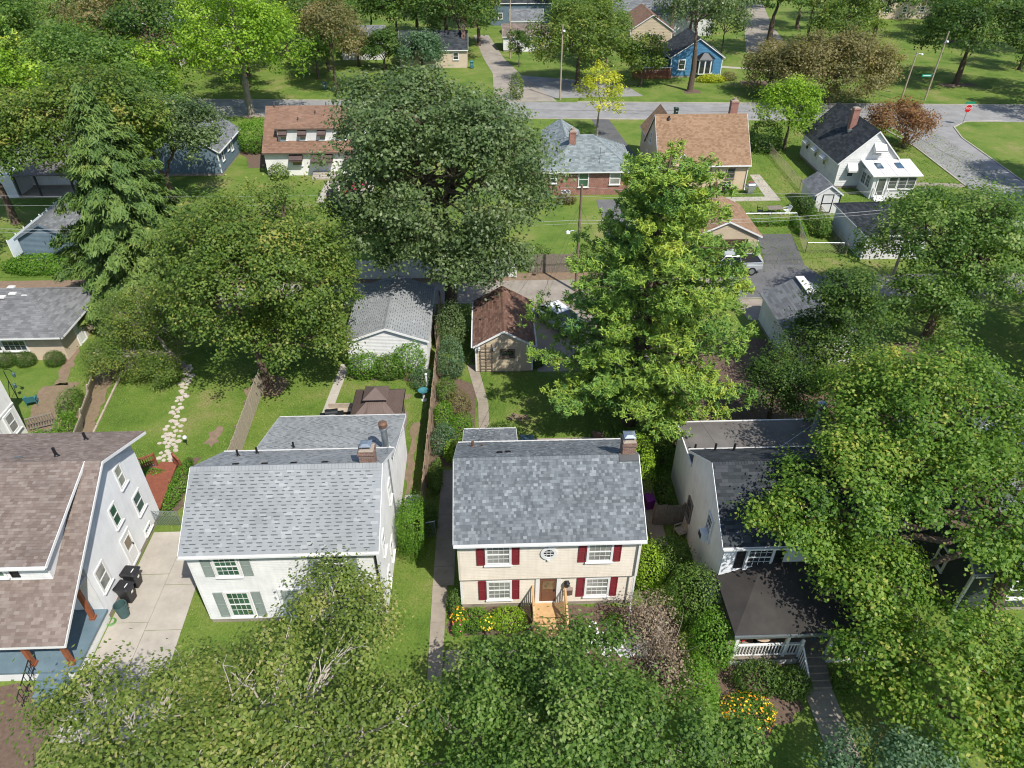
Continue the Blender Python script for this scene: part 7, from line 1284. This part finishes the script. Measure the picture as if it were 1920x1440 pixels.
for i, (x, y, z, a, b2, c, mt, n, s, lb) in enumerate(((-9.0, 41.4, .8, 1.3, .8, 1.0, 'leaf_hedge', 3200, .12, 'green shrub below the white garage gable, left'), (-7.4, 41.2, .8, 1.1, .8, .95, 'leaf_green', 2600, .12, 'green shrub in the middle below the white garage'), (-6.0, 41.6, 1.1, 1.15, 1.0, 1.3, 'leaf_hedge', 3600, .12, 'tallest shrub at the right corner of the white garage'), (-4.9, 40.0, .6, .8, .9, .8, 'leaf_blue_green', 1800, .1, 'loose grey green shrub by the fence and birdbath'),
        (-3.0, 45.2, 1.5, 1.0, 1.8, 1.9, 'leaf_oak', 4200, .12, 'tall dark shrub between fence and tan garage'), (-2.9, 41.4, 1.2, .95, 1.2, 1.5, 'leaf_blue_green', 3400, .11, 'blue green shrub at the head of the fence garden'), (-3.2, 38.8, .6, .7, 1.1, .8, 'leaf_green', 2200, .1, 'low garden plant along fence, second from garage'), (-2.3, 37.4, .55, .8, 1.0, .7, 'leaf_bronze', 1900, .1, 'bronze leaved garden plant beside the garage path'), (-3.3, 36.0, .65, .65, 1.0, .85, 'leaf_hedge', 2200, .1, 'bright garden plant in the middle of the fence bed'), (-2.1, 35.0, .55, .8, .9, .75, 'leaf_hedge', 2200, .1, 'bright bushy plant right of the fence bed'), (-3.2, 33.6, .7, .7, 1.1, .9, 'leaf_blue_green', 2400, .1, 'grey green plant in the lower fence bed'), (-2.2, 32.4, .6, .9, .8, .8, 'leaf_lime', 2400, .11, 'pale lime plant with white blossoms near rear downspout'), (-3.45, 30.6, .5, .35, 1.3, .7, 'leaf_green', 2000, .09, 'narrow green plants lining the fence foot'),
        (.4, 42.7, .45, 1.6, .5, .7, 'leaf_green', 2600, .1, 'plants along the tan garage wall, left'), (2.6, 42.2, .45, 1.3, .5, .65, 'leaf_dark', 2200, .1, 'plants along the tan garage wall, right'), (.6, 34.6, .4, 1.0, .8, .55, 'leaf_green', 1900, .1, 'low plants at the near end of the shaded lawn'), (7.9, 31.4, 1.0, 1.5, 1.4, 1.2, 'leaf_dark', 3200, .12, 'dark undergrowth at the pine trunk'), (11.5, 33.2, 1.0, 2.4, 1.4, 1.2, 'leaf_dark', 4200, .13, 'dark undergrowth behind the porch house flat roof'), (8.1, 30.0, 1.6, 1.1, 1.3, 1.7, 'leaf_lime', 3600, .12, 'yellow green shrub right of the cream house chimney'), (9.7, 29.0, .6, .5, 1.4, .8, 'leaf_dark', 2000, .1, 'dark plants along the porch house side wall'), (10.2, 31.6, .7, .8, .8, .9, 'leaf_green', 1900, .1, 'green plant at the rear corner of porch house'),
        (7.6, 22.9, 1.1, .8, 1.0, 1.3, 'leaf_lime', 3000, .1, 'bright green bush at the right front corner of cream house'), (8.9, 23.4, 1.1, 1.0, 1.2, 1.3, 'leaf_dark', 3600, .1, 'dark green bush before the board gate'), (9.4, 20.9, 1.4, 1.3, 1.5, 1.7, 'leaf_green', 6000, .1, 'large rounded bush at the porch house corner'), (9.7, 18.6, 1.2, 1.0, 1.2, 1.5, 'leaf_hedge', 4200, .1, 'leafy bush left of the white balustrade'), (8.6, 16.6, 1.0, .9, 1.3, 1.2, 'leaf_hedge', 3600, .1, 'tall green bush by the mulch strip'), (11.6, 17.1, .6, 1.2, .7, .9, 'leaf_dark', 3400, .1, 'dark shrub below the balustrade, left'), (12.9, 16.8, .55, .8, .7, .8, 'leaf_dark', 2600, .1, 'dark shrub below the balustrade, by stair rail'), (15.6, 17.0, .5, .6, .6, .7, 'leaf_green', 1800, .1, 'small shrub right of the porch walk'),
        (-1.1, 20.7, .35, .8, .55, .5, 'leaf_hedge', 1500, .09, 'low green bedding plants left in the flower bed'), (.5, 20.6, .4, .9, .6, .6, 'leaf_lime', 2000, .1, 'spiky green bedding plant before the lower window'), (-2.1, 21.6, .5, .3, .6, .7, 'leaf_dark', 1200, .09, 'slim dark shrub at the cream house corner'), (-18.5, 30.6, .4, .45, 2.0, .6, 'leaf_hedge', 3000, .1, 'long vine bed beside the red deck'), (-20.5, 31.6, .25, .7, .25, .35, 'leaf_hedge', 700, .09, 'creeping vine over the red deck corner'),
        (-26.6, 42.6, .7, 1.0, 1.6, .9, 'leaf_dry', 2200, .1, 'dry brown brush under the scraggly tree'), (-28.3, 38.2, .6, .6, 1.4, .8, 'leaf_green', 2200, .1, 'vines on the leaning fence, upper'), (-27.4, 35.6, .6, .6, 1.2, .8, 'leaf_hedge', 2000, .1, 'vines on the leaning fence, lower'), (-28.4, 34.6, .5, .7, .6, .7, 'leaf_hedge', 1300, .1, 'bush beside the terrace railing'), (-22.8, 16.4, .5, .75, .6, .55, 'leaf_hedge', 2600, .07, 'clipped round shrub by the porch steps'), (-22.0, 14.3, .5, .8, .7, .6, 'leaf_hedge', 2400, .08, 'round shrub at the left edge in mulch'),
        (3.2, 57.4, 1.0, 2.6, .9, 1.3, 'leaf_green', 3200, .17, 'shrubs along the plank fence behind the alley'), (9.2, 57.2, 1.0, 2.2, .9, 1.2, 'leaf_green', 2600, .17, 'shrubs at the foot of the alley pole'), (32.3, 64.4, .8, .9, 2.2, 1.1, 'leaf_green', 3000, .16, 'vine covered shrub beside the garage fence'), (32.6, 69.0, .8, .8, 1.6, 1.0, 'leaf_dark', 2200, .16, 'dark shrub left of the white shed'), (45.6, 70.4, .9, 1.3, 1.1, 1.1, 'leaf_dark', 1900, .18, 'round dark shrub at the sunroom corner'), (34.6, 88.6, 1.5, 2.0, 2.4, 2.0, 'leaf_dark', 2600, .22, 'dark bush between the tan house and fresh green tree'), (30.5, 64.8, .5, .4, 2.0, .6, 'leaf_hedge', 1500, .15, 'weeds along the chain link fence corner'), (28, 65.8, .4, 2.2, .4, .5, 'leaf_hedge', 1300, .15, 'weeds along the drive end fence'),
        (36.6, 121.6, .5, 2.2, 1.1, .7, 'leaf_yellow', 1700, .22, 'yellow green bed below the bay window'), (39.8, 122.6, .5, 1.2, 1.0, .7, 'leaf_bronze', 800, .22, 'reddish shrub right of the bay window bed'), (4.4, 112.6, 1.6, 1.1, 1.1, 1.9, 'leaf_maple_mid', 1200, .22, 'shrub at the far alley mouth'), (-18.6, 99.5, .9, 2.6, 1.2, 1.0, 'leaf_lime', 1800, .2, 'lime green shrub in front of the cape house street side'), (8.2, 72.0, .5, 1.1, .6, .6, 'leaf_bronze', 1000, .15, 'reddish shrub beside brick house air conditioner'), (-24.0, 80.2, .8, 1.2, .8, 1.0, 'leaf_maple_mid', 1200, .18, 'shrub against the cape house wall'), (-12, 66, 1.2, 3, 2, 1.6, 'leaf_dark', 2600, .22, 'dark shrubs in shade behind the white vinyl fence'))):
    shrub('garden_shrub', lb, (x, y, z), (a, b2, c), mt, n, s, 30 + i, 'garden shrubs', ragged=.35)
shrub('lilac_shrub', 'dry brown lilac at the right front corner of cream house', (6.9, 19.4, 1.5), (1.5, 1.5, 1.8), 'leaf_dry', 4200, .1, 201, ragged=.4, shell=.2); shrub('lilac_shrub', 'second dry brown shrub in front near the bottom', (7.6, 17.4, 1.1), (1.1, 1.4, 1.3), 'leaf_dry', 3000, .1, 202, ragged=.4, shell=.2)
rgx = np.random.default_rng(9)
t = thing('dead_twigs', 'bare pale twigs rising through the dry lilac', 'branches', (7.0, 19.2, 0)); mb = MB()
for k in range(60): a = np.array([7.0 + rgx.normal() * .35, 18.8 + rgx.normal() * .6, .1]); limb(mb, a, a + np.array([rgx.normal() * .8, rgx.normal() * .9, rgx.uniform(1.4, 3.4)]), .016, .004, rgx, 4, .15, 4)
part('twig', mb, 'bark_pale', t)
for i, (x, y, a, b2, c, fl, nf, lb) in enumerate(((-1.9, 20.9, .35, .4, .6, 'petal_orange', 130, 'orange flowers at the left corner of the cream house bed'), (-1.2, 20.4, .5, .4, .5, 'petal_yellow', 0, 'dark foliage between orange and yellow flowers'), (-.5, 20.5, .35, .35, .55, 'petal_yellow', 120, 'yellow flowers in the cream house bed'), (-1.9, 20.2, .3, .3, .6, 'petal_pink', 22, 'pink flowers beside the slab path'), (3.7, 17.5, .4, .35, .5, 'petal_orange', 70, 'orange flowers right of the front walk'), (4.7, 17.2, .3, .3, .5, 'petal_yellow', 30, 'few yellow flowers near the white pebbles'), (10.7, 15.7, 1.1, .8, .7, 'petal_orange', 420, 'mass of orange yellow flowers in front of the porch house'), (-2.0, 32.6, .4, .4, .9, 'petal_white', 60, 'white blossoms near the rear downspout'), (-3.0, 34.6, .3, .5, .8, 'petal_white', 24, 'scattered white blossoms in the fence bed'), (5.6, 20.3, .5, .5, .5, 'petal_pink', 14, 'few red blossoms under the lower right window'))):
    shrub('flower_clump', lb, (x, y, c * .6), (a, b2, c * .6), 'leaf_hedge' if i != 1 else 'leaf_dark', 900 if i != 6 else 3200, .08, 220 + i, 'flowers', 'flowers', flower=fl if nf else None, nf=max(nf, 1), fsize=.10, ragged=.3)
# ---- grass blades on the lawns one looks down on
rg = np.random.default_rng(77); keepout = [(-30, -18.3, 15, 28.9), (-13.95, -5.3, 21, 32.8), (-1.8, 6.7, 21, 31.3), (10.3, 18.8, 17.8, 30.7), (-18.9, -15.2, 15, 27.3), (-3.35, -2.1, 16, 31.6), (-2.6, 3.1, 18.1, 19.4), (-11.1, -5.6, 32.9, 37.2), (-20.9, -18.9, 28.4, 32.4), (-10.3, -4.6, 41.0, 50), (-1.3, 3.4, 41.5, 51.3), (-41, -30.0, 24, 36.0), (-42.7, -30.7, 43.5, 51), (3, 12, 41, 55), (-4.1, -1.0, 31.6, 42), (13.5, 15, 12, 18.2), (9.5, 13.5, 13.5, 18.5), (3.3, 8.7, 17.3, 21.7), (1.2, 7.6, 29.6, 34.3), (-60, 60, 51.3, 55.4)]
def lawn_blades(name, label, x0, x1, y0, y1, dens, hgt, w):
    n = int((x1 - x0) * (y1 - y0) * dens); P = np.stack([rg.uniform(x0, x1, n), rg.uniform(y0, y1, n), np.zeros(n)], 1); k = np.ones(n, bool)
    for a, b2, c, d in keepout: k &= ~((P[:, 0] > a) & (P[:, 0] < b2) & (P[:, 1] > c) & (P[:, 1] < d))
    cx = np.interp(P[:, 1], [31.9, 33.2, 35.1, 36.7, 38, 39.6, 41.3, 43], [-20.3, -20.45, -20.75, -21.1, -21.3, -21.4, -21.8, -22.1]); k &= ~((np.abs(P[:, 0] - cx) < np.where(P[:, 1] > 37.5, .4, .75)) & (P[:, 1] < 43) & (P[:, 1] > 31.5))
    gx = -11.43 + (P[:, 1] - 33.5) * .068; k &= ~((np.abs(P[:, 0] - gx) < .42) & (P[:, 1] < 43) & (P[:, 1] > 33)); k &= ~(((P[:, 0] + 17.9) / .6) ** 2 + ((P[:, 1] - 35.2) / 1.1) ** 2 < 1)
    P = P[k]; n = len(P); q = rg.uniform(0, 6.28, n); hh = hgt * rg.uniform(.5, 1.3, n); s = np.stack([np.cos(q), np.sin(q), np.zeros(n)], 1) * (w * rg.uniform(.6, 1.3, (n, 1))); l = np.stack([rg.normal(size=n) * .6, rg.normal(size=n) * .6, np.ones(n)], 1) * hh[:, None]
    V = np.stack([P - s, P + s, P + l], 1); big = .5 + .22 * np.sin(P[:, 0] * .55 + 1.3 * np.sin(P[:, 1] * .4)) * np.sin(P[:, 1] * .47 + np.sin(P[:, 0] * .33)); big = big + .16 * np.sin(P[:, 0] * 1.9 + 2 * np.sin(P[:, 1] * 1.3)) * np.sin(P[:, 1] * 2.1); tint = big * .95 + rg.normal(size=n) * .2
    o = part(name, fastmesh(name, V, 3, tint, 'grass_blade'), 'grass_blade', None, kind='stuff'); o['label'] = label; o['category'] = 'grass'
lawn_blades('grass', 'mown grass of the gardens behind the front houses', -31, 9, 27, 51, 190, .055, .022); lawn_blades('grass', 'mown grass between and in front of the front houses', -16, 18, 12, 27, 230, .05, .019); lawn_blades('grass', 'mown grass of the yards near the white corner house', 24, 60, 56, 100, 26, .09, .05)
